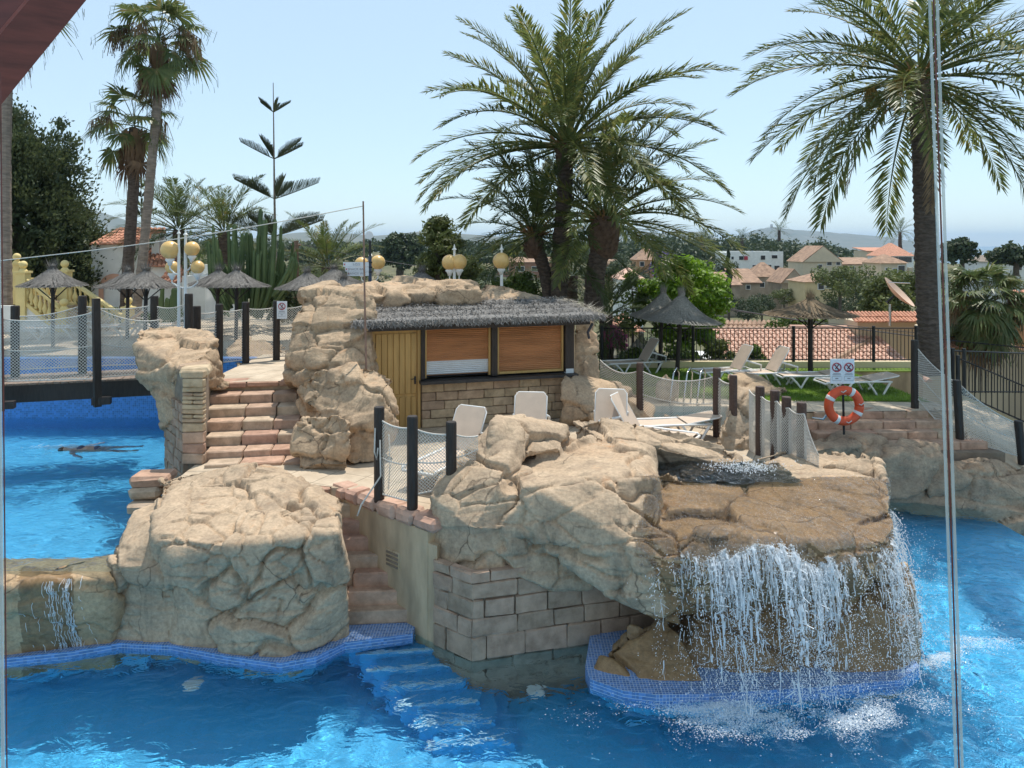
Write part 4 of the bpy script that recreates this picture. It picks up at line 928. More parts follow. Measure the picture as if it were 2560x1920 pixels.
o = dup(pB_, 'thatched parasol on lower ground behind the black fence', (P(1600,880,26.5).x, 26.5, -.35), 1, 1.02, G2, (.0,.03))
pC_ = make_parasol('thatched_parasol', 'shaggy brown thatched parasol on the lawn by the terracotta roof', -.06, 'thatch_brown', seed=5)
pC_.location = gp(2026,940,ZG); pC_.scale = (1.32,1.32,1.06)

# ------------------------------------------------------------------ sun loungers
def make_lounger(label, ang, back=.78):
    t = thing('sun_lounger', label, 'sun lounger', (0,0,0), 0, 'white sun loungers')
    hx = .22; bl = back; ca, sa = math.cos(R(ang)), math.sin(R(ang))
    fr = MB()
    for s in (-1,1):
        fr.tube([(-1.0,s*.30,.30),(-.96,s*.31,.34),(hx+.1,s*.31,.34),(.75,s*.31,.33)], .026, 6)
    fr.tube([(-1.0,-.3,.30),(-1.0,.3,.30)], .026, 6); fr.tube([(.72,-.3,.33),(.72,.3,.33)], .022, 6); fr.build('frame', 'white_plastic', t, local=True, smooth=True)
    for s in (-1,1):
        MB().tube([(-.80,s*.30,.34),(-.62,s*.315,.16),(-.50,s*.32,.0)], [.032,.028,.024], 6).build('leg', 'white_plastic', t, local=True)
        MB().tube([(-.30,s*.30,.34),(-.43,s*.315,.16),(-.52,s*.32,.0)], [.030,.026,.024], 6).build('leg', 'white_plastic', t, local=True)
        MB().tube([(.10,s*.30,.34),(.24,s*.315,.16),(.34,s*.32,.0)], [.030,.026,.024], 6).build('leg', 'white_plastic', t, local=True)
        MB().tube([(.72,s*.30,.34),(.60,s*.315,.16),(.50,s*.32,.0)], [.032,.028,.024], 6).build('leg', 'white_plastic', t, local=True)
    s_ = MB(); s_.add([(-.95,-.28,.345),(hx,-.28,.345),(hx,.28,.345),(-.95,.28,.345),(-.36,-.28,.325),(-.36,.28,.325)], [(0,4,5,3),(4,1,2,5)]); s_.build('seat_sling', 'sling_fabric', t, local=True)
    bk = MB()
    def q(l, y, o=0): return (hx+ca*l-sa*o, y, .35+sa*l+ca*o)
    bk.add([q(.02,-.295,.012),q(bl-.01,-.285,.012),q(bl-.01,.285,.012),q(.02,.295,.012),q(.02,-.295,-.012),q(bl-.01,-.285,-.012),q(bl-.01,.285,-.012),q(.02,.295,-.012)], [(0,1,2,3),(7,6,5,4),(0,4,5,1),(2,6,7,3),(1,5,6,2)])
    bo = bk.build('backrest', 'sling_fabric', t, local=True)
    MB().tube([q(0,-.30),q(bl-.08,-.30),q(bl,-.24),q(bl,.24),q(bl-.08,.30),q(0,.30)], .014, 6).build('back_frame', 'white_plastic', bo, local=True, smooth=True)
    if ang > 25:
        for s in (-1,1): MB().tube([q(bl*.42,s*.31), (hx+.62,s*.33,.50), (hx+.60,s*.33,.33)], .026, 6).build('support_arm', 'white_plastic', bo, local=True, smooth=True)
    return t
LG = 'white sun loungers'
lo_up = make_lounger('lounger with upright back behind the foreground net fence', 58); lo_up.location = (-.98,12.3,ZD); lo_up.rotation_euler = (0,0,R(62))
dup(lo_up, 'upright lounger in front of the bar brick wall', (.30,13.45,ZD), R(84), 1, LG); dup(lo_up, 'upright lounger in front of the pale boulder right of the bar', (1.82,13.75,ZD), R(80), 1, LG)
dup(lo_up, 'lounger seen from behind with a cream framed tilted back', (2.5,13.9,ZD), R(150), .95, LG)
dup(lo_up, 'raised lounger at the left end of the lawn under the tall parasol', (3.75,22.4,ZG+.01), R(15), 1, LG)
dup(lo_up, 'raised lounger on the lawn behind the smooth low rock', (6.1,20.9,ZG+.01), R(12), 1, LG)
dup(lo_up, 'raised lounger on the lawn just left of the brown parasol pole', (7.0,20.6,ZG+.01), R(10), 1, LG)
lo_fl = make_lounger('flat lounger on the lawn behind the lifebuoy sign', 9); lo_fl.location = (8.25,20.2,ZG+.01); lo_fl.rotation_euler = (0,0,R(3))
dup(lo_fl, 'flat lounger on the lawn beside the dark net post', (9.0,19.3,ZG+.01), R(6), 1.02, LG, (0,0)); dup(lo_fl, 'flat lounger beside the small pool on the bar deck', (3.15,14.6,ZD), R(8), .95, LG)
lo_md = make_lounger('lounger with raised back behind the bridge netting, leftmost', 35); lo_md.location = (-13.4,22.0,ZL); lo_md.rotation_euler = (0,0,R(20))
dup(lo_md, 'lounger behind the bridge netting between the two posts', (-12.0,22.3,ZL), R(10), 1, LG); dup(lo_md, 'lounger behind the bridge netting right of the tall post', (-10.6,22.6,ZL), R(15), 1, LG)

# ------------------------------------------------------------------ lamps, signs, lifebuoy
def globe_at(t, p, r=.205, arm=None):
    MB().sphere(p, r, 18, 12).build('globe', 'globe', t, smooth=True)
    MB().lathe([(.045,-.16),(.07,-.08),(.12,-.02),(.10,.02)], 10, (p[0],p[1],p[2]-r+.0)).build('globe_cup', 'white_plastic', t, smooth=True)
def lamp(label, u, d, zbase, vtop, globes, r=.042):
    p0 = P(u, vtop, d); t = thing('lamp_post', label, 'lamp post', (p0.x, d, zbase))
    b = MB().tube([(p0.x,d,zbase),(p0.x,d,p0.z-.5),(p0.x,d,p0.z)], [r*1.2,r,r*.7], 10); b.build('pole', 'white_paint', t)
    MB().lathe([(r*1.4,0),(r*1.5,.02),(r*.7,.06),(.01,.16)], 8, p0).build('finial', 'white_paint', t)
    for gu, gv, rr in globes:
        g = P(gu, gv, d); globe_at(t, g, rr)
        lo = g.z-rr-.14
        if abs(g.x-p0.x) > .08: MB().tube([(p0.x,d,lo-.25),((p0.x+g.x)/2,d,lo-.22),(g.x,d,lo-.10),(g.x,d,lo)], .02, 6).build('arm', 'white_paint', t, smooth=True)
    return t
lamp('white lamp post with three yellow globes left of the cactus', 464, 20, ZL, 588, [(480,622,.20),(430,668,.175),(494,668,.18)])
lamp('slim white lamp post with one yellow globe at the left plaza', 447, 18.9, ZL, 585, [(425,625,.235)], .035)
lamp('lamp post with two overlapping yellow globes left of the palm trunks', 1136, 20.5, ZL, 625, [(1124,656,.215),(1148,655,.215)])
lamp('lamp post with a single yellow globe nearest the palm trunks', 1254, 20.8, ZL, 625, [(1253,652,.235)])
lamp('lamp post with two yellow globes behind the signpost', 926, 20.9, ZL, 640, [(904,660,.20),(945,656,.205)])

def text_mesh(txt, size, m):
    cu = bpy.data.curves.new('txt', 'FONT'); cu.body = txt; cu.size = size; cu.align_x = 'CENTER'; cu.align_y = 'CENTER'
    o = bpy.data.objects.new('txt', cu); COL.objects.link(o); dg = bpy.context.evaluated_depsgraph_get(); me = bpy.data.meshes.new_from_object(o.evaluated_get(dg)); bpy.data.objects.remove(o)
    me.materials.clear(); me.materials.append(MATS[m]); return me
def put_text(parent, txt, size, c, m='ink', rz=0, name='lettering'):
    o = bpy.data.objects.new(name, text_mesh(txt, size, m)); COL.objects.link(o); o.parent = parent; o.matrix_parent_inverse = Matrix.Translation(-ROOTLOC.get(parent.name, Vector())); o.location = c; o.rotation_euler = (R(90),0,rz); return o
sp = thing('direction_signpost', 'blue signpost with three white arrow boards pointing left', 'signpost', (P(925,700,20).x,20,ZL))
px = P(925,700,20).x
MB().tube([(px,20,ZL),(px,20,P(0,640,20).z)], .045, 10).build('pole', 'blue_metal', sp)
for v in (656,668,680): MB().tube([(px,20,P(0,v+2,20).z),(px,20,P(0,v-2,20).z)], .062, 10).build('clamp', 'black_metal', sp)
MB().tube([(px,20,P(0,640,20).z),(px,20,P(0,602,20).z)], .035, 8).build('pole_head', 'black_metal', sp)
b = MB(); pc_ = P(923,588,20.05); b.tube([pc_-Vector((0,.01,0)), pc_+Vector((0,.01,0))], .11, 20); b.build('disc', 'sign_white', sp)
for txt, v, ul, um in (('S.O.S', 661, 858, 891), ('SNACK BAR', 673, 863, 892), ('BAÑOS W.C', 684, 868, 893)):
    a = P(ul, v, 19.94); c = P(922, v-2, 19.94); w = c.x-a.x; bd = MB().box(((a.x+c.x)/2, 19.94, a.z), (w,.02,.125)).build('arrow_board', 'sign_white', sp)
    put_text(bd, txt, .088, (P(um,v,19.94).x, 19.925, a.z), 'ink_grey')
    MB().add([(a.x+.015,19.926,a.z),(a.x+.055,19.926,a.z-.035),(a.x+.055,19.926,a.z+.035)], [(0,1,2)]).build('arrow', 'red_paint', bd)

def no_dive(parent, c, s, rz=0):
    """prohibition roundel with a diving figure, on a board facing the viewer"""
    M_ = Matrix.Rotation(rz, 3, 'Z'); c = Vector(c)
    def q(x, z, y=0): return c+M_@Vector((x*s, y, z*s))
    MB().tube([q(.30*math.cos(2*math.pi*k/28), .22+.30*math.sin(2*math.pi*k/28)) for k in range(29)], .035*s, 4, cap=False).build('ban_ring', 'red_paint', parent)
    MB().tube([q(-.20,.43), q(.21,.01)], .032*s, 4).build('ban_slash', 'red_paint', parent)
    f = MB(); f.tube([q(.13,.42),q(.0,.22)], .03*s, 4); f.tube([q(-.12,.40),q(.0,.22)], .022*s, 4); f.tube([q(.0,.24),q(-.10,.10)], .03*s, 4); f.tube([q(0,.24),q(.06,.08)], .02*s, 4); f.tube([q(-.14,.0),q(.14,.0)], .022*s, 4); f.build('figure', 'ink', parent)
    for k, (w, z) in enumerate(((.26,-.22),(.30,-.30))): MB().tube([q(-w,z), q(w,z)], .016*s, 4).build('text_line', 'ink_grey', parent)
    MB().tube([q(-.32,-.42),q(.32,-.42),q(.32,-.70),q(-.32,-.70),q(-.32,-.42)], .010*s, 4).build('text_box', 'ink_grey', parent)
    MB().tube([q(-.10,-.56), q(.10,-.56)], .03*s, 4).build('text_line', 'ink_grey', parent)
dS = 16.25; pb = P(2110,1086,dS)
sg = thing('pool_sign', 'double white no-diving sign on a thin black pole', 'sign', pb)
MB().tube([pb, P(2107,960,dS)], .026, 8).build('pole', 'black_metal', sg)
for k, (ua, ub) in enumerate(((2075,2106),(2106,2135))):
    a, c = P(ua, 928, dS-.05), P(ub, 928, dS-.05); bd = MB().box(((a.x+c.x)/2, dS-.06+(.0), a.z), (c.x-a.x-.004,.025,.54)).build('board', 'sign_white', sg)
    no_dive(bd, ((a.x+c.x)/2, dS-.085, a.z+.02), .31)
lr = thing('lifebuoy', 'orange lifebuoy with four white bands hanging on the sign pole', 'lifebuoy', P(2110,1062,dS-.12))
cR = P(2110,1014,dS-.13); Rm, rm = .335, .098
def torus(a0, a1, n, rr, mm, nm):
    b = MB(); b.tube([cR+Vector((Rm*math.cos(a0+(a1-a0)*k/n), 0, Rm*math.sin(a0+(a1-a0)*k/n))) for k in range(n+1)], rr, 14); return b.build(nm, mm, lr, smooth=True)
torus(0, 2*math.pi, 48, rm, 'orange', 'ring')
for a in (R(62), R(152), R(242), R(332)): torus(a-.11, a+.11, 5, rm*1.03, 'reflective', 'band')
for a in (R(100), R(10), R(280)):
    c = cR+Vector((Rm*math.cos(a),-.1,Rm*math.sin(a))); MB().tube([c+Vector((-.05,0,.0)),c+Vector((-.01,-.02,-.02)),c+Vector((.03,-.02,.01)),c+Vector((.06,0,.02))], .012, 5).build('rope_end', 'rope', lr)
pr3 = P(705,775,17.75); sg = tag(MB().box((pr3.x, pr3.y, pr3.z), (.24,.02,.42)).build('notice_board', 'sign_white'), 'white no-diving notice tied to the net by the rock pillar', 'sign')
no_dive(sg, (pr3.x, pr3.y-.014, pr3.z+.03), .26)
def handrail(label, pts, r=.02):
    o = MB().tube(pts, r, 8).build('handrail', 'steel', smooth=True); return tag(o, label, 'handrail', 'steel pool handrails')
for k, (u, lab) in enumerate(((1668,'steel pool handrail behind the net, farthest left of three'),(1702,'middle steel pool handrail behind the net'),(1735,'steel pool handrail behind the net, nearest the posts'))):
    x = P(u+5,0,18).x; handrail(lab, [(x-.12,17.6,ZG-.3),(x,17.75,ZG+.45),(x+.10,17.95,ZG+.78),(x+.22,18.2,ZG+.85),(x+.33,18.4,ZG+.7),(x+.30,18.45,ZG)])
handrail('bent steel handrail end beside the orange lifebuoy', [P(2030,1045,16.3),P(2058,1048,16.25),P(2072,1030,16.2),P(2074,1012,16.2)], .028)

# ------------------------------------------------------------------ yellow balustraded stairs on the left
bal_prof = [(.055,0),(.055,.05),(.035,.08),(.075,.20),(.085,.26),(.05,.36),(.03,.46),(.045,.50),(.03,.53),(.05,.60),(.05,.64)]
bal_me = MB().lathe(bal_prof, 10).mesh('baluster', 'yellow_paint', True)
def newel(t, x, y, z0, z1, w=.30):
    n = MB(); n.box((x,y,(z0+z1)/2), (w,w,z1-z0)).build('newel_post', 'yellow_paint', t)
    MB().box((x,y,z1+.035), (w*1.25,w*1.25,.07)).build('newel_cap', 'yellow_paint', t)
    MB().lathe([(.13,z1+.07),(.09,z1+.13),(.05,z1+.17)], 10, (x,y,0)).build('finial_base', 'yellow_paint', t); MB().sphere((x,y,z1+.27), .125, 14, 10).build('ball_finial', 'yellow_paint', t, smooth=True)
def balustrade(label, A, B, n, zdrop=.0, newels=()):
    A = Vector(A); B = Vector(B); t = thing('balustrade', label, 'balustrade', A)
    d = B-A; rz = math.atan2(d.y, d.x)
    for nm, h, hh_, w in (('handrail', .74, .10, .20), ('base_rail', -.02, .14, .20)):
        b = MB(); nn = Vector((-math.sin(rz), math.cos(rz), 0))*w/2
        vs = [A+nn+Vector((0,0,h-hh_/2)),A-nn+Vector((0,0,h-hh_/2)),B-nn+Vector((0,0,h-hh_/2)),B+nn+Vector((0,0,h-hh_/2))]; vs += [v+Vector((0,0,hh_)) for v in vs]
        b.add(vs, [(0,1,2,3)[::-1],(4,5,6,7),(0,1,5,4),(1,2,6,5),(2,3,7,6),(3,0,4,7)]); b.build(nm, 'yellow_paint', t)
    for k in range(n):
        p = A+d*((k+.5)/n); o = bpy.data.objects.new('baluster', bal_me); COL.objects.link(o); o.parent = t; o.location = p-A+Vector((0,0,.05))
    for x in newels: newel(t, *x)
    return t
dy = 24.4
q = lambda u, v, d=dy: P(u, v, d)
a, c = q(62,752,23.6), q(152,830,23.6)
balustrade('yellow balustrade sloping down at left, behind the first parasol', a, c, 8, 0, [(a.x-.05,a.y,a.z-.6,q(0,683,23.6).z,.30),(c.x+.1,c.y,ZL,q(0,777,23.6).z,.28)])
a, c = q(168,752), q(312,850)
balustrade('long yellow balustrade sloping down towards the white house', a, c, 11, 0, [(a.x-.08,a.y,a.z-1.0,q(0,680).z,.32),(c.x+.12,c.y,ZL,q(0,772).z,.28)])
a, c = q(66,752,25.6), q(160,752,25.6)
balustrade('level yellow balustrade along the stair landing', a, c, 8, 0, [(q(42,0,25).x,25,q(0,760,25).z,q(0,662,25).z,.34)])
ysw = thing('garden_stairs', 'stone garden stairs with white side wall between the yellow balustrades', 'stairs', (P(150,0,24).x,24,ZL))
for k in range(7):
    x0 = P(95,0,24.3).x; x1 = P(165,0,24.3).x; MB().box(((x0+x1)/2+.34*(3-k)*-1+.9, 24.0, ZL+.08+.16*(6-k)), (.6,.75,.16)).build('step', 'brick_tan', ysw)
b = MB(); pts = [q(62,760,23.5),q(152,838,23.5)]
b.prism([(pts[0].x-2.0,23.55),(pts[0].x,23.55),(pts[1].x,23.55),(pts[1].x,23.7),(pts[0].x,23.7),(pts[0].x-2.0,23.7)], ZL, [pts[0].z-.06,pts[0].z-.06,pts[1].z-.1,pts[1].z-.1,pts[0].z-.06,pts[0].z-.06]); b.build('side_wall', 'white_paint', ysw)
b = MB(); a, c = q(168,758), q(312,856); b.prism([(a.x,dy-.02),(c.x,dy-.02),(c.x,dy+.12),(a.x,dy+.12)], ZL, [a.z-.06,c.z-.06,c.z-.06,a.z-.06]); b.build('string_wall', 'yellow_paint', ysw)
# ------------------------------------------------------------------ palms
def frond_mesh(L, el, droop, n=64, lf=.46, m='frond', seed=0, spread=52, pet=.16, width=.021):
    rg = random.Random(seed); b = MB(); N = 14; pts = []; p = Vector((0,0,0)); dirs = []
    side = rg.uniform(-.18,.18)
    for i in range(N+1):
        s = i/N; th = R(el-droop*s**1.35); d = Vector((math.cos(th)*math.cos(side*s), math.cos(th)*math.sin(side*s), math.sin(th))); dirs.append(d); pts.append(p.copy()); p = p+d*(L/N)
    b.tube(pts, [.032*L/3.6*(1-.85*(i/N)) for i in range(N+1)], 4, cap=False)
    for k in range(n):
        s = pet+(1-pet)*(k+.5)/n; fi = s*N; i = min(N-1, int(fi)); c = pts[i].lerp(pts[i+1], fi-i); d = dirs[i].lerp(dirs[min(N,i+1)], fi-i).normalized()
        lat = Vector((0,0,1)).cross(d); lat = lat.normalized() if lat.length > .05 else Vector((0,1,0)); up = d.cross(lat)
        l = lf*L/3.6*(.45+.75*math.sin(math.pi*min(1,(s-pet)/(1-pet)*.86+.13)))*rg.uniform(.85,1.12)
        for sg in (-1,1):
            a = R(spread-18*s+rg.uniform(-9,9)); e = R(rg.choice((12,26,38))+rg.uniform(-10,10))
            v = (d*math.cos(a)+lat*(sg*math.sin(a)*math.cos(e))+up*(math.sin(a)*math.sin(e))).normalized()
            tip = c+v*l-Vector((0,0,l*.14*rg.uniform(.3,1.6))); mid = c+v*(l*.45)+Vector((0,0,.01)); wv = v.cross(up if abs(v.dot(up)) < .9 else lat).normalized()*width*L/3.6
            b.add([c, mid-wv, tip, mid+wv], [(0,1,2,3)])
    return b.mesh('frond', m)
FR = {}
def frond_set(key, L, m, elevs, n=64, lf=.46, **kw):
    if key in FR: return FR[key]
    FR[key] = [[frond_mesh(L, e, (42 if e > 40 else 58 if e > 0 else 46), n, lf, m, seed=int(e*7+k), **kw) for k in range(2)] for e in elevs]
    return FR[key]
ELEV = [86, 72, 56, 40, 24, 8, -10, -30]
def trunk_mesh(pts, r0, r1, m, ring=.085, n=12, rough=.10, seed=0):
    rg = random.Random(seed); b = MB(); pts = [Vector(p) for p in pts]; L = sum((c-a).length for a, c in zip(pts, pts[1:])); N = max(8, int(L/ring)); out = []; rr = []
    for i in range(N+1):
        s = i/N*(len(pts)-1); k = min(len(pts)-2, int(s)); f = s-k
        out.append(pts[k].lerp(pts[k+1], f)); r = r0+(r1-r0)*i/N; rr.append(r*(1+rough*(.5 if i % 2 else -.5))*(1+rg.uniform(-.03,.03)))
    n0 = len(b.v); b.tube(out, rr, n)
    for i in range(n0, len(b.v)):
        x, y, z = b.v[i]; b.v[i] = (x+rg.uniform(-1,1)*r0*.05, y+rg.uniform(-1,1)*r0*.05, z+rg.uniform(-1,1)*r0*.12)
    return b.mesh('trunk', m)
def date_palm(label, tpts, r0, r1, L, n, key='date', m='frond', emin=-34, emax=88, boot=None, seed=1, rz=0, lean=0, petioles=True, skirt=0, scl=1.0, fruit=0, name='date_palm', nleaf=76, lf=.47):
    rg = random.Random(seed); top = Vector(tpts[-1]); t = thing(name, label, 'palm tree', tpts[0])
    link('trunk', trunk_mesh(tpts, r0, r1, 'bark_palm', seed=seed), t)
    if boot:
        rb, hb = boot; bm_ = MB(); prof = [(r1*.9,-hb),(rb*.8,-hb*.82),(rb,-hb*.5),(rb*.95,-hb*.2),(rb*.6,.1)]; bm_.lathe(prof, 16, top, jit=.06)
        for k in range(90):
            an = rg.uniform(0,6.283); z = rg.uniform(-hb*.85,.05); s = (z+hb)/hb; rr = rb*(.72+.3*math.sin(min(1,s*1.2)*2.4)); c = top+Vector((math.cos(an)*rr, math.sin(an)*rr, z)); o = Vector((math.cos(an),math.sin(an),.9)).normalized(); tn = Vector((-math.sin(an),math.cos(an),0))*.055
            bm_.add([c-tn, c+tn, c+o*rg.uniform(.08,.16)+tn*.5, c+o*.12-tn*.5], [(0,1,2,3)])
        bm_.build('leaf_base', 'boot', t)
    fs = frond_set((key, L, m), L, m, ELEV, nleaf, lf)
    for k in range(n):
        s = (k+.5)/n; e = emax+(emin-emax)*s**.95+rg.uniform(-7,7); an = k*2.39996+rz+rg.uniform(-.25,.25)
        i = min(range(len(ELEV)), key=lambda q: abs(ELEV[q]-e)); o = bpy.data.objects.new('frond', fs[i][rg.randrange(2)]); COL.objects.link(o); o.parent = t; sc = scl*rg.uniform(.82,1.06)*(1 if s > .12 else .8)
        o.location = top-Vector(tpts[0])+Vector((math.cos(an)*r1*.5, math.sin(an)*r1*.5, .30*(1-s)-.1)); o.rotation_euler = (rg.uniform(-.12,.12), R(ELEV[i]-e), an); o.scale = (sc,)*3
    if petioles:
        pm = MB()
        for k in range(26):
            an = rg.uniform(0,6.283); c = top+Vector((math.cos(an)*r1*.5,math.sin(an)*r1*.5,-.1)); d = Vector((math.cos(an),math.sin(an),rg.uniform(.3,1.3))).normalized(); pm.tube([c, c+d*rg.uniform(.4,.75)], .05, 4, r2=.022)
        pm.build('leaf_stalks', 'petiole', t)
    for k in range(skirt):
        an = rg.uniform(0,6.283); o = bpy.data.objects.new('dead_frond', frond_set((key,L,'frond_dead'), L, 'frond_dead', [-40,-62], 40)[k % 2][0]); COL.objects.link(o); o.parent = t; o.location = top-Vector(tpts[0])+Vector((0,0,-.1)); o.rotation_euler = (0,0,an); o.scale = (.7,)*3
    for k in range(fruit):
        an = rg.uniform(0,6.283) if k else 2.6; f = MB(); d = Vector((math.cos(an),math.sin(an),-.1)); c = top+d*1.15+Vector((0,0,-.05))
        f.tube([top, top+d*.6+Vector((0,0,.2)), c], .022, 5)
        for q in range(60):
            o_ = Vector((rg.gauss(0,.12),rg.gauss(0,.12),0)); l = rg.uniform(.25,.55); f.tube([c+o_*.4, c+o_+Vector((0,0,-l))], .014, 3)
        f.build('fruit_cluster', 'fruit', t)
    return t
zb = .9
date_palm('tallest date palm of the clump behind the bar', [P(1396,770,24.0), P(1402,600,24.0), P(1412,480,24.0), P(1416,362,24.0)], .28, .24, 5.5, 50, emin=-16, seed=3, boot=(.34,.8), rz=.4)
date_palm('stout date palm with swollen crown base right of the clump', [P(1483,770,23.4), P(1488,690,23.4), P(1500,625,23.4), P(1510,548,23.4)], .31, .30, 4.7, 40, emin=-20, seed=5, boot=(.50,1.25), rz=1.1)
date_palm('shortest date palm at the left of the clump behind the bar', [P(1376,770,24.3), P(1366,690,24.3), P(1350,640,24.3), P(1334,585,24.3)], .22, .21, 3.7, 28, key='dateS', m='frond_deep', emin=-26, seed=8, boot=(.32,.8), rz=2.2)
date_palm('big date palm with hanging fruit at the right of the lawn', [P(2330,935,19.9), P(2318,700,19.9), P(2308,430,19.9), P(2296,195,19.9)], .31, .235, 5.2, 48, key='dateR', m='frond', emin=-36, emax=74, seed=13, boot=(.30,.9), rz=.2, fruit=5, nleaf=70, lf=.56, skirt=2)
for lab, u, v, vb, d, L, n, sd in (('low date palm crown behind the lamp posts, left of the cactus', 446, 575, 720, 31, 2.9, 34, 21), ('low palm crown rising from the top of the cactus clump', 560, 580, 720, 30, 2.7, 30, 23), ('feathery palm behind the parasols beside the utility pole', 818, 668, 760, 28, 2.5, 30, 25), ('young palm behind the three palm trunks', 1430, 690, 770, 29, 2.6, 28, 27), ('low feathery palm at the right end of the bar roof', 1515, 790, 900, 25, 2.2, 30, 29)):
    date_palm(lab, [P(u,vb,d), P(u,(v+vb)/2,d), P(u,v,d)], .24, .22, L, n, key='small%d'%int(L*10), m='frond_bright' if sd in (23,25) else 'frond_deep', emin=-25, seed=sd, petioles=False, nleaf=60, lf=.62)
date_palm('lone slender palm on the hillside skyline at right', [P(2252,628,175), P(2250,610,175), P(2250,580,175)], .45, .35, 4.6, 26, key='far', m='frond_deep', emin=-35, seed=31, petioles=False, nleaf=26, lf=.8)
for k, (u, v, lab) in enumerate(((1632,588,'small palm on the ridge above the orange house'),(1755,590,'tufted palm on the ridge left of the white villa'),(1855,594,'palm on the ridge right above the white villa roof'),(1948,576,'palm standing highest on the wooded ridge'))):
    date_palm(lab, [P(u,v+26,225), P(u,v+8,225), P(u,v,225)], .5, .4, 4.0, 22, key='farb', m='frond_deep', emin=-30, seed=40+k, petioles=False, nleaf=20, lf=.9)

def fan_mesh(el, m, seed, pet=1.0, rad=.75, seg=26, droop=.5):
    rg = random.Random(seed); b = MB(); th = R(el); d = Vector((math.cos(th),0,math.sin(th))); pts = [Vector((0,0,0)), d*pet*.5, d*pet+Vector((0,0,-.12*pet))]; b.tube(pts, .018, 4, r2=.010)
    c = pts[2]; d2 = Vector((math.cos(th-.5),0,math.sin(th-.5))); lat = Vector((0,1,0)); up = d2.cross(lat)
    for k in range(seg):
        a = R(-118+236*(k+.5)/seg); l = rad*rg.uniform(.85,1.1)*(1-.15*abs(a)/2); v = d2*math.cos(a)+lat*math.sin(a)+up*(.12*rg.uniform(-1,1)-.10); wv = (d2*-math.sin(a)+lat*math.cos(a))*rad*.052
        m1 = c+v*l*.55; tip = c+v*l-Vector((0,0,l*droop*rg.uniform(.2,.9)))
        b.add([c, m1-wv, tip, m1+wv], [(0,1,2,3)])
        if rg.random() < .4: b.tube([tip, tip+Vector((rg.uniform(-.05,.05),rg.uniform(-.05,.05),-rg.uniform(.1,.35)))], .006, 3, cap=False)
    return b.mesh('fan_leaf', m)
FAN = [[fan_mesh(e, 'fan', int(e)*3+k) for k in range(2)] for e in (75,45,18,-8,-35)]; FANE = (75,45,18,-8,-35)
DEAD = [fan_mesh(e, 'fan_dead', int(e)+200, .7, .65, 20, .9) for e in (-55,-72,-40)]
def fan_palm(label, tpts, r0, r1, n, sc, seed=1, dead=14, flower=6, bark='bark_grey', emin=-40, skirt=1.3):
    rg = random.Random(seed); t = thing('fan_palm', label, 'palm tree', tpts[0]); top = Vector(tpts[-1]); link('trunk', trunk_mesh(tpts, r0, r1, bark, .14, 10, .05, seed), t)
    for k in range(n):
        s = (k+.5)/n; e = 80+(emin-80)*s+rg.uniform(-8,8); i = min(range(5), key=lambda q: abs(FANE[q]-e)); o = bpy.data.objects.new('fan_leaf', FAN[i][k % 2]); COL.objects.link(o); o.parent = t
        o.location = top-Vector(tpts[0])+Vector((0,0,.25*(1-s)*sc)); o.rotation_euler = (rg.uniform(-.3,.3), R(FANE[i]-e), k*2.39996+rg.uniform(-.3,.3)); o.scale = (sc*rg.uniform(.85,1.1),)*3
    for k in range(dead):
        o = bpy.data.objects.new('dead_leaf', DEAD[k % 3]); COL.objects.link(o); o.parent = t; o.location = top-Vector(tpts[0])+Vector((0,0,-.15*sc-rg.uniform(0,.6)*sc)); o.rotation_euler = (0,0,rg.uniform(0,6.283)); o.scale = (sc*rg.uniform(.7,1.0),)*3
    b = MB()
    if skirt:
        for k in range(240):
            an = rg.uniform(0,6.283); z = -rg.uniform(0,skirt)*sc; r = r1*(1.2+1.0*(1+z/(skirt*sc+.01))); c = top+Vector((math.cos(an)*r,math.sin(an)*r,z)); tn = Vector((-math.sin(an),math.cos(an),0))*.05*sc; b.add([c-tn, c+tn, c+Vector((math.cos(an)*.03,math.sin(an)*.03,-.5*sc))], [(0,1,2)])
        b.build('dead_leaf_skirt', 'fan_dead', t)
    for k in range(flower):
        f = MB(); an = k*6.283/max(1,flower)+rg.uniform(-.4,.4); d = Vector((math.cos(an),math.sin(an),0)); p0 = top; p1 = top+d*.7*sc+Vector((0,0,.55*sc)); p2 = top+d*1.35*sc+Vector((0,0,.1*sc)); f.tube([p0,p1,p2], .012*sc, 4)
        for q in range(46):
            c = p1.lerp(p2, rg.random()); f.tube([c, c+Vector((rg.gauss(0,.10),rg.gauss(0,.10),-rg.uniform(.25,.8)*sc))], .011*sc, 3, cap=False)
        f.build('flower_stalk', 'frond_dead', t)
    return t
fan_palm('very tall fan palm with shaggy crown leaning right at left', [P(338,800,25.5), P(358,640,25.5), P(378,420,25.5), P(394,250,25.5), P(398,110,25.5)], .16, .14, 24, 1.12, 3, 12, 9, emin=-45)
fan_palm('shorter fan palm beside the very tall one', [P(312,800,26), P(322,640,26), P(334,470,26), P(336,320,26)], .20, .18, 18, 1.05, 6, 6, 2, 'bark_palm', emin=-35)
fan_palm('bare palm trunk at the extreme left edge', [P(18,800,24), P(16,640,24), P(14,400,24), P(20,150,24), P(22,10,24)], .17, .15, 18, 1.2, 9, 14, 4)
fan_palm('dense fan palm beyond the cream wall at right', [P(2456,900,27), P(2456,830,27), P(2458,770,27)], .32, .34, 54, 1.15, 12, 22, 5, 'bark_palm', emin=-45, skirt=.9)

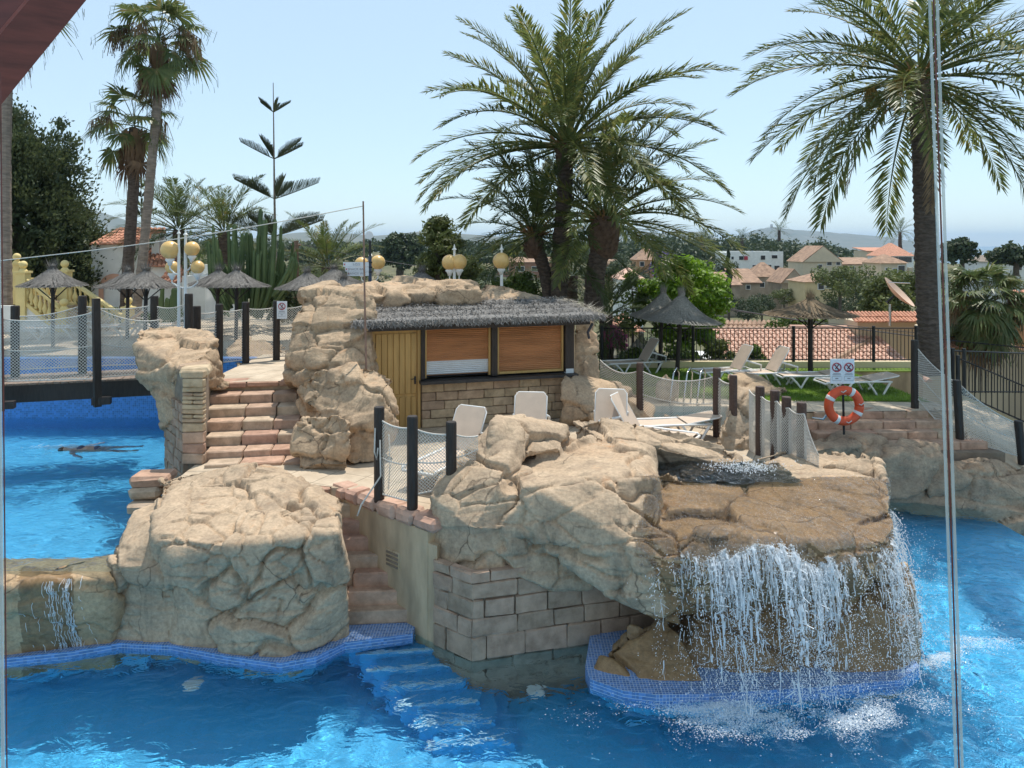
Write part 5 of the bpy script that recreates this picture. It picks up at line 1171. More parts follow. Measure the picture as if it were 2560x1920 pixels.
# ------------------------------------------------------------------ broadleaf and conifer crowns
def leaves(centers, per, size, seed=1, flat=.5, long=1.6, up=.25):
    """many small leaf faces spread through clumps; centers: (x,y,z,rx,ry,rz)"""
    rg = np.random.RandomState(seed); C = np.repeat(np.array(centers, float), per, 0); n = len(C)
    d = rg.normal(size=(n,3)); d /= np.linalg.norm(d, axis=1)[:,None]; r = rg.uniform(.35,1.0,n)**.6
    p = C[:,:3]+d*C[:,3:6]*r[:,None]
    nn = d*.6+rg.normal(size=(n,3))*flat+np.array([0,0,up]); nn /= np.linalg.norm(nn, axis=1)[:,None]
    a = np.cross(nn, rg.normal(size=(n,3))); a /= np.linalg.norm(a, axis=1)[:,None]; b_ = np.cross(nn, a)
    s = size*rg.uniform(.6,1.3,n)[:,None]; v = np.stack([p-a*s*long*.5, p+b_*s*.4, p+a*s*long*.5, p-b_*s*.4], 1).reshape(-1,3)
    return v, [(4*i,4*i+1,4*i+2,4*i+3) for i in range(n)]
def leaf_obj(name, centers, per, size, m, parent=None, seed=1, **kw):
    v, f = leaves(centers, per, size, seed, **kw); b = MB(); b.v = [tuple(x) for x in v]; b.f = f; return b.build(name, m, parent)
def clumps(outline, d, depth, n, rc, seed, fill=1.0):
    """clump centres inside an outline drawn as rows (v, u_left, u_right) at distance d, rounded in depth"""
    rg = random.Random(seed); out = []; v0, v1 = outline[0][0], outline[-1][0]
    vs = [o[0] for o in outline]
    for k in range(n):
        v = rg.uniform(v0, v1); ul = np.interp(v, vs, [o[1] for o in outline]); ur = np.interp(v, vs, [o[2] for o in outline])
        a = rg.uniform(0, 6.283); r = rg.random()**.35*fill; u = (ul+ur)/2+(ur-ul)/2*math.cos(a)*r; dd = d+math.sin(a)*r*min(depth, (ur-ul)/2/F*d)
        p = P(u, v, d); q = rc*rg.uniform(.6,1.25); out.append((p.x, dd, p.z, q, q, q*.75))
    return out
def tree(label, trunk, r, outline, d, depth, n, rc, per, size, m, seed, cat='tree', limbs=6, name='tree', **kw):
    base = P(*trunk[0], d); t = thing(name, label, cat, base); pts = [P(u, v, d) for u, v in trunk]; link('trunk', trunk_mesh(pts, r, r*.5, 'bark', .3, 8, .05, seed), t)
    cl = clumps(outline, d, depth, n, rc, seed); rg = random.Random(seed); lm = MB()
    for k in range(limbs):
        c = Vector(cl[rg.randrange(len(cl))][:3]); s = pts[-1].lerp(pts[0], rg.uniform(0,.5)); lm.tube([s, s.lerp(c,.5)+Vector((0,0,.15)), c], r*.4, 5, r2=r*.1)
    if limbs: lm.build('limbs', 'bark', t)
    leaf_obj('crown', cl, per, size, m, t, seed, **kw); return t
# cypress at left: upswept dark sprays
rg = random.Random(4); t = thing('conifer_tree', 'big dark cypress with ragged upswept outline at the left edge', 'tree', P(40,800,31)); d = 31
link('trunk', trunk_mesh([P(40,800,d), P(40,500,d), P(45,330,d)], .35, .1, 'bark', .3, 8, .05), t)
cl = clumps([(285,-40,40),(330,-60,60),(370,-80,165),(420,-90,180),(500,-100,205),(560,-110,235),(620,-120,270),(680,-120,288),(720,-120,250),(770,-120,200)], d, 3.2, 330, .52, 4)
b = MB(); rs_ = np.random.RandomState(2)
for (x,y,z,q,_,_) in cl+[(P(150,315,d).x,d,P(150,315,d).z,.25,0,0),(P(180,360,d).x,d,P(180,360,d).z,.3,0,0),(P(148,345,d).x,d,P(148,345,d).z,.4,0,0),(P(20,300,d).x,d,P(20,300,d).z,.3,0,0)]:
    dirv = np.array([(x-P(40,0,d).x)*.22, (y-d)*.22, .75]); dirv /= np.linalg.norm(dirv)
    for k in range(150):
        o = rs_.normal(size=3)*q*.55; c = np.array([x,y,z])+o; dv = dirv+rs_.normal(size=3)*.45; dv /= np.linalg.norm(dv); l = rs_.uniform(.10,.22); sd = np.cross(dv, rs_.normal(size=3)); sd /= np.linalg.norm(sd); w = l*.24
        b.add([c-sd*w*.5, c+dv*l*.5+sd*w, c+dv*l, c+dv*l*.5-sd*w], [(0,1,2,3)])
b.build('crown', 'conifer', t)
leaf_obj('inner_foliage', clumps([(330,-50,40),(420,-80,140),(560,-100,195),(680,-110,240),(760,-110,180)], d, 2.2, 130, .55, 14), 60, .30, 'dark_leaf', t, 3)

# norfolk pines
def norfolk(label, u, vtop, vbase, d, whorls, seed, r=.07):
    rg = random.Random(seed); t = thing('norfolk_pine', label, 'tree', P(u+8,vbase,d)); pts = [P(u+8,vbase,d), P(u+3,(vtop+vbase)/2,d), P(u,vtop,d)]; MB().tube(pts, r, 8, r2=.015).build('trunk', 'bark_grey', t)
    for wi, (v, half, rise) in enumerate(whorls):
        f = (v-vtop)/(vbase-vtop); c = P(u+8*f, v, d); L = half/F*d
        for k in range(5):
            an = k*2*math.pi/5+wi*.6+.25; dv = Vector((math.cos(an),math.sin(an),0)); p = [c+dv*(L*s)+Vector((0,0,rise/F*d*s**1.1)) for s in (0,.25,.5,.75,1)]
            br_ = MB(); br_.tube(p, .022, 5, r2=.008); lat = Vector((-math.sin(an),math.cos(an),0))
            for q in range(int(15+L*13)):
                s = .12+.88*(q+.5)/int(15+L*13); i = min(3,int(s*4)); o = p[i].lerp(p[i+1], s*4-i); l = .42*L/1.3*(1.08-1.1*abs(s-.42))+.04
                for sg in (-1,1):
                    e = o+dv*l*.30+lat*(sg*l*.22)+Vector((0,0,l*.80*rg.uniform(.85,1.1))); br_.tube([o, o.lerp(e,.6)+Vector((0,0,-.01)), e], .014, 3, r2=.006, cap=False)
            br_.build('branch', 'araucaria', t)
    return t
norfolk('tall thin norfolk pine with four open tiers above the cactus', 683, 207, 760, 30, [(280,40,26),(397,80,40),(497,106,42),(590,134,42)], 3)
norfolk('small norfolk pine between the fan palm trunks', 352, 450, 760, 36, [(470,16,12),(492,22,14),(515,28,16),(540,36,18)], 5, .05)

# candelabra cactus
t = thing('candelabra_cactus', 'dense clump of tall green candelabra cactus columns', 'cactus', P(620,800,24.5)); rg = random.Random(8)
star = [(1 if k % 2 == 0 else .62) for k in range(10)]
for k in range(64):
    u = rg.gauss(625,58); u = min(742,max(498,u)); d = 24.5+rg.uniform(-1.2,1.4); vt = 560+abs(u-640)*.35+rg.uniform(-45,110); r = rg.uniform(.055,.095); vb = 800-rg.uniform(0,60)
    a = P(u+(620-u)*.45, vb, d); m_ = P(u+(620-u)*.06, vb-70, d); c = P(u+rg.uniform(-6,6), vt, d); pts = [a, a.lerp(m_,.6)+Vector((0,0,-.05)), m_, m_.lerp(c,.5), c-Vector((0,0,.1)), c]
    b = MB(); b.tube(pts, [r*.8,r,r,r,r*.85,r*.3], 10)
    for j in range(len(pts)):
        pj = Vector(pts[j])
        for i in range(10):
            v = Vector(b.v[j*10+i]); b.v[j*10+i] = tuple(pj+(v-pj)*star[i])
    b.build('column', 'cactus', t)
t = thing('candelabra_cactus', 'smaller cactus group behind the slim lamp post', 'cactus', P(428,800,25))
for k in range(14):
    u = 428+rg.uniform(-28,24); c = P(u, 720+rg.uniform(-10,30), 25); a = P(428+(u-428)*.5, 800, 25); b = MB(); b.tube([a,a.lerp(c,.4)+Vector(((u-428)/200,0,-.1)),c-Vector((0,0,.08)),c], [.06,.075,.07,.03], 8); b.build('column', 'cactus', t)

tree('lime-green bushy tree behind the tall lawn parasols', [(1720,960),(1715,860),(1712,760)], .14, [(655,1660,1760),(680,1620,1795),(720,1600,1812),(770,1600,1818),(820,1640,1812),(870,1680,1795)], 27, 1.7, 120, .40, 95, .125, 'lime_leaf', 5, flat=.35, up=.5)
tree('feathery young green tree left of the lime-green tree', [(1582,960),(1582,850),(1582,730)], .07, [(690,1570,1592),(740,1552,1612),(790,1545,1625),(830,1550,1610)], 27.5, 1.0, 36, .30, 70, .09, 'mid_leaf', 6)
tree('violet flowering tree top behind the lime-green tree', [(1656,800),(1656,700)], .1, [(637,1648,1664),(660,1642,1674),(690,1638,1676)], 34, .6, 26, .28, 60, .13, 'violet_flower', 7, limbs=2)
tree('pale pepper tree behind the two-globe lamp post', [(1095,800),(1095,700),(1095,620)], .18, [(556,1090,1105),(580,1070,1115),(610,1050,1150),(660,1045,1185),(710,1050,1195),(760,1060,1190)], 27, 1.8, 95, .42, 80, .10, 'olive_leaf', 9, long=2.6)
tree('round olive shrub behind the single-globe lamp', [(1290,800),(1290,730)], .1, [(690,1250,1330),(710,1240,1345),(750,1240,1350)], 25, .8, 40, .28, 70, .08, 'mid_leaf', 10, cat='shrub', name='shrub', limbs=3)
tree('leafy green tree behind the brown parasol', [(1990,960),(1985,860)], .1, [(796,1960,2050),(815,1925,2095),(845,1910,2060),(865,1915,1975)], 33, 1.0, 44, .34, 75, .11, 'mid_leaf', 11)
tree('green tree behind the satellite dish', [(2215,900),(2215,790)], .12, [(690,2210,2290),(720,2175,2310),(760,2160,2320),(800,2155,2310)], 36, 1.6, 70, .5, 80, .13, 'olive_leaf', 12)
tree('dark round pine at the right skyline', [(2405,690),(2405,640)], .4, [(602,2395,2415),(612,2375,2432),(630,2365,2440),(650,2370,2445)], 95, 2.0, 40, .9, 60, .38, 'dark_leaf', 14)
tree('dark pine at the far right frame edge', [(2540,690),(2540,640)], .4, [(618,2510,2545),(632,2485,2565),(655,2480,2575)], 95, 2.0, 40, .9, 60, .38, 'dark_leaf', 15)
tree('big round dark pine left of the pepper tree', [(1000,700),(1000,640)], .8, [(590,980,1035),(605,960,1050),(630,950,1060),(660,955,1055)], 130, 4, 60, 1.3, 60, .5, 'dark_leaf', 16)
tree('pink bougainvillea bush at the left end of the metal fence', [(1530,930),(1530,880)], .05, [(820,1520,1550),(840,1508,1562),(870,1510,1560)], 24.6, .5, 30, .2, 60, .07, 'pink_flower', 17, cat='shrub', name='shrub', limbs=3)
for k, (u, v0, v1, w, mm, lab) in enumerate(((1590,880,925,50,'mid_leaf','low green shrub behind the fence left of the tall parasols'),(1700,880,930,60,'mid_leaf','low green shrub behind the fence below the lime-green tree'),(1790,860,930,50,'olive_leaf','flowering shrub behind the fence between the lawn loungers'),(1870,870,930,40,'mid_leaf','small shrub behind the fence in front of the terracotta roof'),(1560,900,940,40,'dark_leaf','dark shrub at the left foot of the metal fence'))):
    tree(lab, [(u,960),(u,v1)], .04, [(v0,u-w*.4,u+w*.4),((v0+v1)/2,u-w,u+w),(v1,u-w*.9,u+w*.9)], 24.6+.15*k, .7, 34, .24, 60, .085, mm, 30+k, cat='shrub', name='shrub', limbs=3)
tree('green shrubs behind the parasols at the foot of the rock pillar', [(745,830),(745,790)], .05, [(720,700,790),(750,690,800),(790,690,790)], 24.5, .8, 44, .3, 60, .09, 'dark_leaf', 44, cat='shrub', name='shrub', limbs=3)
tree('dark hedge at the left foot of the white house', [(330,850),(330,800)], .05, [(775,250,470),(800,240,480),(830,240,480)], 26.6, .8, 60, .28, 60, .09, 'mid_leaf', 45, cat='hedge', name='hedge', limbs=3)

# lawn grass
rs_ = np.random.RandomState(3); n = 26000; X = rs_.uniform(1.8,10.3,n); Y = 18.3+rs_.random_sample(n)**1.3*4.5; ok = ~((X < 5.4) & (Y < 18.95)); X, Y = X[ok], Y[ok]; n = len(X)
hgt = rs_.uniform(.03,.07,n); an = rs_.uniform(0,6.283,n); w = .010; lx, ly = rs_.normal(size=n)*.02, rs_.normal(size=n)*.02
v = np.stack([np.stack([X-np.cos(an)*w,Y-np.sin(an)*w,np.full(n,ZG+.01)],1), np.stack([X+np.cos(an)*w,Y+np.sin(an)*w,np.full(n,ZG+.01)],1), np.stack([X+lx,Y+ly,ZG+.01+hgt],1)],1).reshape(-1,3)
b = MB(); b.v = [tuple(x) for x in v]; b.f = [(3*i,3*i+1,3*i+2) for i in range(n)]; o = b.build('grass', 'grass'); kind(o, 'stuff', 'short bright green lawn grass'); o['category'] = 'grass'
# ------------------------------------------------------------------ wooded ridge and hillside trees
rs_ = np.random.RandomState(12); cs_ = []
for k in range(760):
    y = rs_.uniform(200,345); u = rs_.uniform(-300,2200); x = (u-U0)/F*y; z = float(ground_z(np.array([x]), np.array([y]))[0]); h = rs_.uniform(3.5,7)*(1.0 if y > 260 else .8)*(1.25 if 1580 < u < 2080 else .85)
    if 2150 < u: continue
    for j in range(3): cs_.append((x+rs_.normal()*1.6, y+rs_.normal()*1.5, z+h*rs_.uniform(.35,.85), h*.42, h*.42, h*.34))
o = leaf_obj('woodland', cs_, 26, 1.05, 'dark_leaf', seed=5, long=1.3); kind(o, 'stuff', 'dark pine wood covering the far ridge'); o['category'] = 'woodland'
cs_ = []
for k in range(420):
    y = rs_.uniform(60,215); u = rs_.uniform(-100,2650); x = (u-U0)/F*y; z = float(ground_z(np.array([x]), np.array([y]))[0]); h = rs_.uniform(.7,1.8)
    cs_.append((x, y, z+h*.4, h*1.1, h*1.1, h*.6))
o = leaf_obj('scrub', cs_, 46, .42, 'dark_leaf', seed=6); kind(o, 'stuff', 'low dark scrub scattered over the valley slopes'); o['category'] = 'scrub'
def far_tree(kind_, lab, m):
    t = thing('hillside_tree', lab, 'tree', (0,0,0), 0, 'trees among the hillside houses'); rg = random.Random(kind_)
    MB().tube([(0,0,-2),(0,0,3)], .18, 6).build('trunk', 'bark', t, local=True)
    if kind_ == 2: cl = [(rg.gauss(0,.15),rg.gauss(0,.15),.8+k*.45,.55*(1-k/20),.55*(1-k/20),.5) for k in range(16)]
    else: cl = [(rg.gauss(0,1.5),rg.gauss(0,1.2),rg.uniform(1.6,4.6),1.1,1.1,.8) for k in range(20)]
    v, f = leaves(cl, 150, .23, kind_); b = MB(); b.v = [tuple(x) for x in v]; b.f = f; b.build('crown', m, t, local=True); return t
TREE_L = 'dark bushy tree left of the small white gabled house'; TREE_M = 'lighter green tree at the foot of the hillside below the yellow house'
ft = [far_tree(1, TREE_L, 'dark_leaf'), far_tree(3, TREE_M, 'olive_leaf')]
spots = [(1800,668,140,0,'left of the white villa'),(1760,650,170,0,'on the slope left above the villa'),(1835,700,135,0,'directly below the white villa'),(1960,735,105,1,'in front of the ruined gable house'),(1905,760,95,0,'below the broad old farmhouse'),(1870,770,90,0,'beside the narrow cypress'),(2075,765,92,0,'below the yellow house'),(2130,760,96,0,'right below the yellow house'),(2160,740,100,0,'between yellow house and tower house'),(2110,690,140,0,'right of the cream gable house'),(2060,690,150,0,'in front of the cream gable house'),(2140,700,120,0,'below the long low cream house'),(2180,690,118,1,'left of the tower-like house'),(2300,720,110,0,'right of the tower-like house'),(2290,690,140,0,'below the red-roofed crest villa'),(1995,660,175,0,'above the long white garden wall'),(2040,655,180,0,'above the cream gable house'),(1700,660,190,0,'right of the orange house'),(1560,690,150,1,'behind the small white gabled house'),(1480,690,150,0,'behind the stout palm trunk'),(1240,690,120,0,'behind the single-globe lamp'),(1180,690,125,1,'right behind the pepper tree'),(900,680,120,0,'behind the signpost'),(860,690,110,0,'left behind the signpost boards'),(780,690,120,1,'right of the utility pole'),(720,680,130,0,'left of the utility pole'),(2350,700,110,0,'right of the big date palm trunk'),(2420,700,120,0,'behind the dense fan palm'),(2520,710,100,1,'at the right edge below the crest house'),(1930,660,190,0,'behind the white villa roof'),(1640,690,160,0,'below the orange house')]
for k, (u, v, d, kk, where) in enumerate(spots):
    p = P(u, v+16, d); sc = random.uniform(.55,.85)*(d/120)**.35
    dup(ft[kk], ('dark bushy tree ' if kk == 0 else 'lighter green tree ')+where, (p.x, p.y, p.z-1.2), random.uniform(0,6), sc, 'trees among the hillside houses')
ft[0].location = P(1540,700,140); ft[1].location = P(2100,770,88)
c1 = far_tree(2, 'narrow dark cypress beside the ruined stone house', 'dark_leaf'); c1.location = P(1822,770,100); c1['group'] = 'cypress'; del c1['group']

# ------------------------------------------------------------------ houses
def win(par, x, y, z, w, h, arch=False, shutter=None):
    f = MB().box((x, y-.05, z), (w+.16, .10, h+.16)).build('window', 'white_paint', par); MB().box((x, y-.085, z), (w, .06, h)).build('pane', 'glass_dark', f)
def house(label, u0, u1, vt, vb, d, depth, wall, roof, wins=(), rise=0, over=.3, cat='house', rm='terracotta_old', name='house', chim=None, below=5, axis='x'):
    a, c = P(u0, vb, d), P(u1, vb, d); zt = H-(vt-V0)/F*d; zb_ = a.z-below; xm, w = (a.x+c.x)/2, c.x-a.x; t = thing(name, label, cat, (xm, d+depth/2, zb_))
    MB().box((xm, d+depth/2, (zt+zb_)/2), (w, depth, zt-zb_)).build('wall', wall, t)
    x0, x1, y0, y1 = a.x-over, c.x+over, d-over, d+depth+over
    if roof == 'flat':
        for q in ((xm, d+.12, w, .24),(xm, d+depth-.12, w, .24)): MB().box((q[0],q[1],zt+.15), (q[2],q[3],.3)).build('parapet', wall, t)
    else:
        zr = zt+rise; b = MB()
        if roof == 'hip': k = min((x1-x0)*.45, (y1-y0)*.5); rid = [(x0+k,(y0+y1)/2,zr),(x1-k,(y0+y1)/2,zr)]
        elif axis == 'x': rid = [(x0,(y0+y1)/2,zr),(x1,(y0+y1)/2,zr)]
        if roof == 'mono': b.add([(x0,y0,zt),(x1,y0,zt),(x1,y1,zr),(x0,y1,zr),(x0,y0,zt-.15),(x1,y0,zt-.15),(x1,y1,zr-.15),(x0,y1,zr-.15)], [(0,1,2,3),(7,6,5,4),(0,4,5,1),(1,5,6,2),(2,6,7,3),(3,7,4,0)])
        elif roof == 'gable_y':
            xr = (x0+x1)/2; b.add([(x0,y0,zt),(x1,y0,zt),(x1,y1,zt),(x0,y1,zt),(xr,y0,zr),(xr,y1,zr)], [(0,4,5,3),(1,2,5,4),(0,1,4),(2,3,5),(3,2,1,0)])
        else: b.add([(x0,y0,zt),(x1,y0,zt),(x1,y1,zt),(x0,y1,zt)]+rid, [(0,1,5,4),(2,3,4,5),(1,2,5),(3,0,4),(3,2,1,0)])
        rf = b.build('roof', rm, t)
        if roof == 'gable_y':
            xr = (x0+x1)/2; MB().add([(a.x,y0+.02-.04,zt+.02),(c.x,y0-.02,zt+.02),(xr,y0-.02,zr-.15)], [(0,1,2)]).build('gable', wall, t)
    if chim: p = P(chim[0], chim[1], d+depth*.4); MB().box((p.x,p.y,p.z-.6), (.6,.6,1.6)).build('chimney', wall, t)
    for (u, v, ww, wh) in wins:
        p = P(u, v, d); win(t, p.x, d, p.z, ww, wh)
    return t
mat('wall_cream', (.60,.50,.36), .08, .8, .85, .1, 10, .01); mat('wall_orange', (.47,.25,.13), .1, .8, .85, .1, 10, .01); mat('wall_stone', (.36,.29,.215), .25, .9, .9, .3, 4, .05)
mat('wall_yellow', (.64,.50,.28), .08, .8, .85, .1, 10, .01); mat('wall_brick', (.33,.17,.11), .15, .8, .85, .1, 10, .01)
v_ = house('long white modern villa with two storeys on the hillside', 1817, 1958, 632, 690, 160, 9, 'white_paint', 'flat', [(1831,645,.5,.6),(1853,645,.95,.8),(1907,644,.95,.9),(1936,642,1.2,.7),(1857,680,.8,1.2),(1888,670,1.2,1.3),(1915,669,2.2,1.2),(1942,670,1.1,1.0),(1843,669,.5,.6)])
p = P(1864,645,160); MB().box((p.x,159.8,p.z), (.75,.3,.8)).build('red_awning', 'red_paint', v_)
p = P(1880,628,162); MB().tube([p, p+Vector((1.0,0,-.6))], .15, 6).build('solar_heater', 'steel', v_)
tag(MB().box((P(1960,690,150).x,150,P(0,694,150).z), (14,.4,1.4)).build('garden_wall', 'white_paint'), 'long white garden wall below the modern villa', 'wall')
house('orange house with low tiled roof left of the villa', 1592, 1655, 650, 672, 175, 9, 'wall_orange', 'hip', [(1605,660,0.93,0.99),(1632,660,0.93,0.99)], 3.0)
house('brick-red flat house behind the right palm trunk', 1500, 1556, 660, 690, 150, 8, 'wall_brick', 'mono', [(1520,674,1.2,0.87),(1540,674,1.2,0.87)], .8)
house('long brick terrace between the palm trunks', 1235, 1420, 655, 690, 170, 8, 'wall_brick', 'mono', [(1260,672,1.9,0.99),(1300,672,1.9,0.99),(1340,672,1.9,0.99)], 1.0)
house('small white gabled house left of the lime-green tree', 1549, 1608, 698, 742, 90, 6, 'white_paint', 'hip', [], 1.3, rm='terracotta_pale')
house('low stone farmhouse with old tile roof, leftmost of the ruins', 1793, 1850, 712, 760, 105, 6, 'wall_stone', 'mono', [(1815,738,0.74,0.62)], 1.6)
house('tiled stone farmhouse in the middle of the ruin cluster', 1845, 1900, 706, 730, 112, 6, 'wall_stone', 'mono', [(1870,718,0.56,0.56)], 1.9)
house('broad old farmhouse with weathered roof below the white wall', 1888, 1958, 692, 730, 125, 7, 'wall_stone', 'hip', [(1905,712,0.74,0.74),(1935,712,0.74,0.74)], 2.4)
house('ruined stone gable house right of the broad farmhouse', 1955, 2012, 708, 760, 112, 6, 'wall_stone', 'gable_y', [(1990,725,0.74,0.74),(1972,745,0.87,0.74)], 2.2)
house('yellow house with dark window above the brown parasol', 2012, 2104, 705, 745, 100, 6, 'wall_yellow', 'hip', [(2078,712,1.4,0.87),(2052,716,0.74,0.74)], 1.1)
house('cream gable house on the upper slope', 2008, 2105, 655, 690, 145, 8, 'wall_cream', 'gable_y', [(2073,656,0.87,1.1),(2095,656,0.74,0.99),(2050,668,0.74,0.99)], 3.2)
house('long low cream house on the upper slope', 2108, 2205, 660, 676, 150, 8, 'wall_cream', 'mono', [(2130,668,0.87,0.62),(2160,668,0.87,0.62),(2185,668,0.87,0.62)], 1.2)
house('tall cream tower-like house right of the slope', 2203, 2266, 658, 730, 110, 6, 'wall_cream', 'hip', [(2218,676,0.56,0.68),(2237,677,0.56,0.68),(2253,672,0.93,0.93)], 1.3, chim=(2275,672))
house('lower wing of the cream tower-like house', 2190, 2204, 690, 730, 109, 5, 'wall_cream', 'flat')
house('villa with red hip roof and arches on the crest', 2212, 2284, 640, 660, 165, 8, 'white_paint', 'hip', [(2236,649,1.5,1.2),(2254,649,1.5,1.2),(2271,649,1.4,1.2)], 2.9, rm='terracotta', chim=(2281,632))
house('white long house with red end wall on the crest', 2168, 2245, 627, 645, 178, 7, 'wall_cream', 'mono', [(2190,637,0.87,0.74)], .8, rm='terracotta')
house('white house at the right edge on the crest', 2494, 2640, 655, 690, 100, 8, 'white_paint', 'hip', [(2545,668,0.87,0.74)], 1.6, rm='bark_grey')
house('small white house half hidden behind the lime-green tree', 1540, 1600, 828, 860, 45, 4, 'wall_cream', 'hip', [], .9, rm='terracotta')

# tiled roofs close by
def tile_roof(parent, o, ex, ey, nx, ny, m='terracotta_pale', seed=1):
    """barrel tiles on the plane o + ex*i + ey*j (ey runs up the slope)"""
    rg = random.Random(seed); o, ex, ey = Vector(o), Vector(ex), Vector(ey); n = ex.cross(ey).normalized(); wx = ex/nx; wy = ey/ny; b = MB(); h = wx.length*.42
    b.add([o, o+ex, o+ex+ey, o+ey], [(0,1,2,3)])
    for i in range(nx):
        for j in range(ny):
            c = o+wx*(i+.5)+wy*j; lift = n*(.012+rg.uniform(0,.02)); vs = []
            for (f, tp) in ((-.06,1.0),(1.08,.80)):
                for k in range(5):
                    a = math.pi*k/4; vs.append(c+wy*f+wx*(-.48*tp*math.cos(a))+n*(h*tp*math.sin(a))+lift*(1 if f < 0 else .2)+wx*rg.uniform(-.02,.02))
            b.add(vs, [(k,k+1,5+k+1,5+k) for k in range(4)]+[(0,1,2,3,4)])
    ob = b.build('roof_tiles', m, parent); ob['kind'] = 'stuff'; return ob
nh = thing('tiled_house', 'cream house with broad pink tiled roof just beyond the fence', 'house', (10,30,-3.5))
e0, e1, r0_, r1_ = P(1815,955,27.2), P(2330,955,27.2), P(2020,822,32), P(2215,826,32)
MB().box(((e0.x+e1.x)/2, 30.2, (e0.z-4)/2), (e1.x-e0.x-1, 5.0, abs(-4-e0.z))).build('wall', 'wall_cream', nh)
fl = P(1893,905,30.2)
tile_roof(nh, e0, e1-e0, Vector((0,r0_.y-e0.y,r0_.z-e0.z)), 32, 14)
MB().tube([P(2052,925,28.0), P(2185,848,31.0)], .16, 6).build('hip_cap', 'terracotta_old', nh); MB().tube([r0_+Vector((-.8,0,.05)), r1_+Vector((1,0,.05))], .13, 8).build('ridge_cap', 'terracotta_pale', nh)
cb = thing('cream_building', 'cream rendered building with tiled top edge and sloping parapet', 'building', (16,28,-3.5))
a, c = P(2146,805,31), P(2330,805,31); MB().box(((a.x+c.x)/2, 33.0, a.z/2-2.0), (c.x-a.x, 3.9, a.z+4)).build('wall', 'wall_cream', cb)
tile_roof(cb, P(2138,806,30.6), P(2335,806,30.6)-P(2138,806,30.6), Vector((0,.8,.34)), 22, 2, 'terracotta')
w = [P(2300,815,28.5), P(2355,796,28.5), P(2390,806,28.5), P(2500,852,28.5), P(2680,930,28.5)]; b = MB(); n = len(w); low = [Vector((q.x,q.y,-4)) for q in w]; bk = [q+Vector((0,.4,0)) for q in w]; lbk = [q+Vector((0,.4,0)) for q in low]
b.add(w+low+bk+lbk, [(i,n+i,n+i+1,i+1) for i in range(n-1)]+[(i,i+1,2*n+i+1,2*n+i) for i in range(n-1)]+[(2*n+i,2*n+i+1,3*n+i+1,3*n+i) for i in range(n-1)]+[(0,2*n,3*n,n)]); b.build('parapet_wall', 'wall_cream', cb)
MB().tube([q+Vector((0,.2,.04)) for q in w[1:]], .09, 6).build('coping', 'terracotta_pale', cb)
tile_roof(cb, P(2365,872,27), P(2420,872,27)-P(2365,872,27), Vector((0,.9,.3)), 5, 2, 'terracotta')
dh = thing('satellite_dish', 'large pinkish satellite dish on the cream building roof', 'satellite dish', P(2225,815,30.5)); dc = P(2238,738,30.5)
MB().tube([P(2225,815,30.5), P(2225,760,30.5)], .055, 8).build('mast', 'steel', dh)
b = MB(); axd = Vector((.60,-.42,.68)).normalized(); ax1 = axd.cross(Vector((0,1,0))).normalized(); ax2 = axd.cross(ax1)
for i in range(6):
    r = .80*i/5
    for k in range(28): an = 2*math.pi*k/28; b.v.append(tuple(dc+ax1*(r*math.cos(an))+ax2*(r*math.sin(an)*.95)+axd*(.22*(i/5)**2)))
b.f = [(i*28+k, i*28+(k+1)%28, (i+1)*28+(k+1)%28, (i+1)*28+k) for i in range(5) for k in range(28)]; b.build('reflector', 'dish', dh, smooth=True)
MB().tube([dc-axd*.05, dc-axd*.3+Vector((-.1,0,-.1)), P(2225,762,30.5)], .05, 6).build('bracket', 'black_metal', dh); MB().tube([dc+ax1*.6+axd*.2, dc+axd*.75], .02, 5).build('feed_arm', 'steel', dh)
rh = thing('tiled_house', 'red tiled roof house right of the lime-green tree', 'house', (9.5,40,-5)); a = P(1800,905,38); c = P(1930,905,38)
MB().box(((a.x+c.x)/2, 41, (a.z-6)/2-.3), (c.x-a.x, 6, a.z+6)).build('wall', 'white_paint', rh); tile_roof(rh, a+Vector((-.4,-.4,0)), c-a+Vector((.8,0,0)), P(1800,802,44)-P(1800,905,38)+Vector((.6,0,0)), 13, 9, 'terracotta_old')
eh = thing('tiled_house', 'orange house corner with tiled eave at the right frame edge', 'house', P(2570,900,27)); a = P(2548,785,27)
MB().box((a.x+3.3, 28.5, a.z-2.0), (3,3,4.0)).build('wall', 'wall_orange', eh); tile_roof(eh, P(2533,787,26.6)+Vector((.9,0,0)), Vector((4.2,0,0)), Vector((0,1.5,.7)), 13, 4, 'terracotta')

# white house on the left
wh = thing('white_house', 'white house with red tiled roofs behind the fan palms', 'house', (-15,30,ZL-2))
def WB(u0, u1, vt, d, dep, m='white_paint', nm='wall', zb_=0): a, c = P(u0,vt,d), P(u1,vt,d); return MB().box(((a.x+c.x)/2, d+dep/2, (a.z+zb_)/2), (c.x-a.x, dep, a.z-zb_)).build(nm, m, wh)
WB(228,352,612,30.5,4); WB(352,428,668,29.5,4); WB(395,445,720,28.6,2); WB(455,512,690,27.6,3)
tile_roof(wh, P(350,668,29.2), P(446,668,29.2)-P(350,668,29.2), P(338,612,32.0)-P(350,668,29.2)+Vector((.5,0,0)), 9, 8, 'terracotta')
tile_roof(wh, P(392,708,28.2), P(452,708,28.2)-P(392,708,28.2), Vector((0,1.2,.62)), 6, 4, 'terracotta')
a = P(224,612,30.2); tile_roof(wh, a, P(352,612,30.2)-a, Vector((0,2.2,.7)), 11, 6, 'terracotta')
ch = WB(379,398,585,30.6,.5,'white_paint','chimney',4); p = P(388,580,30.6); MB().box((p.x,30.85,p.z), (.42,.55,.12)).build('chimney_cap', 'terracotta', ch)
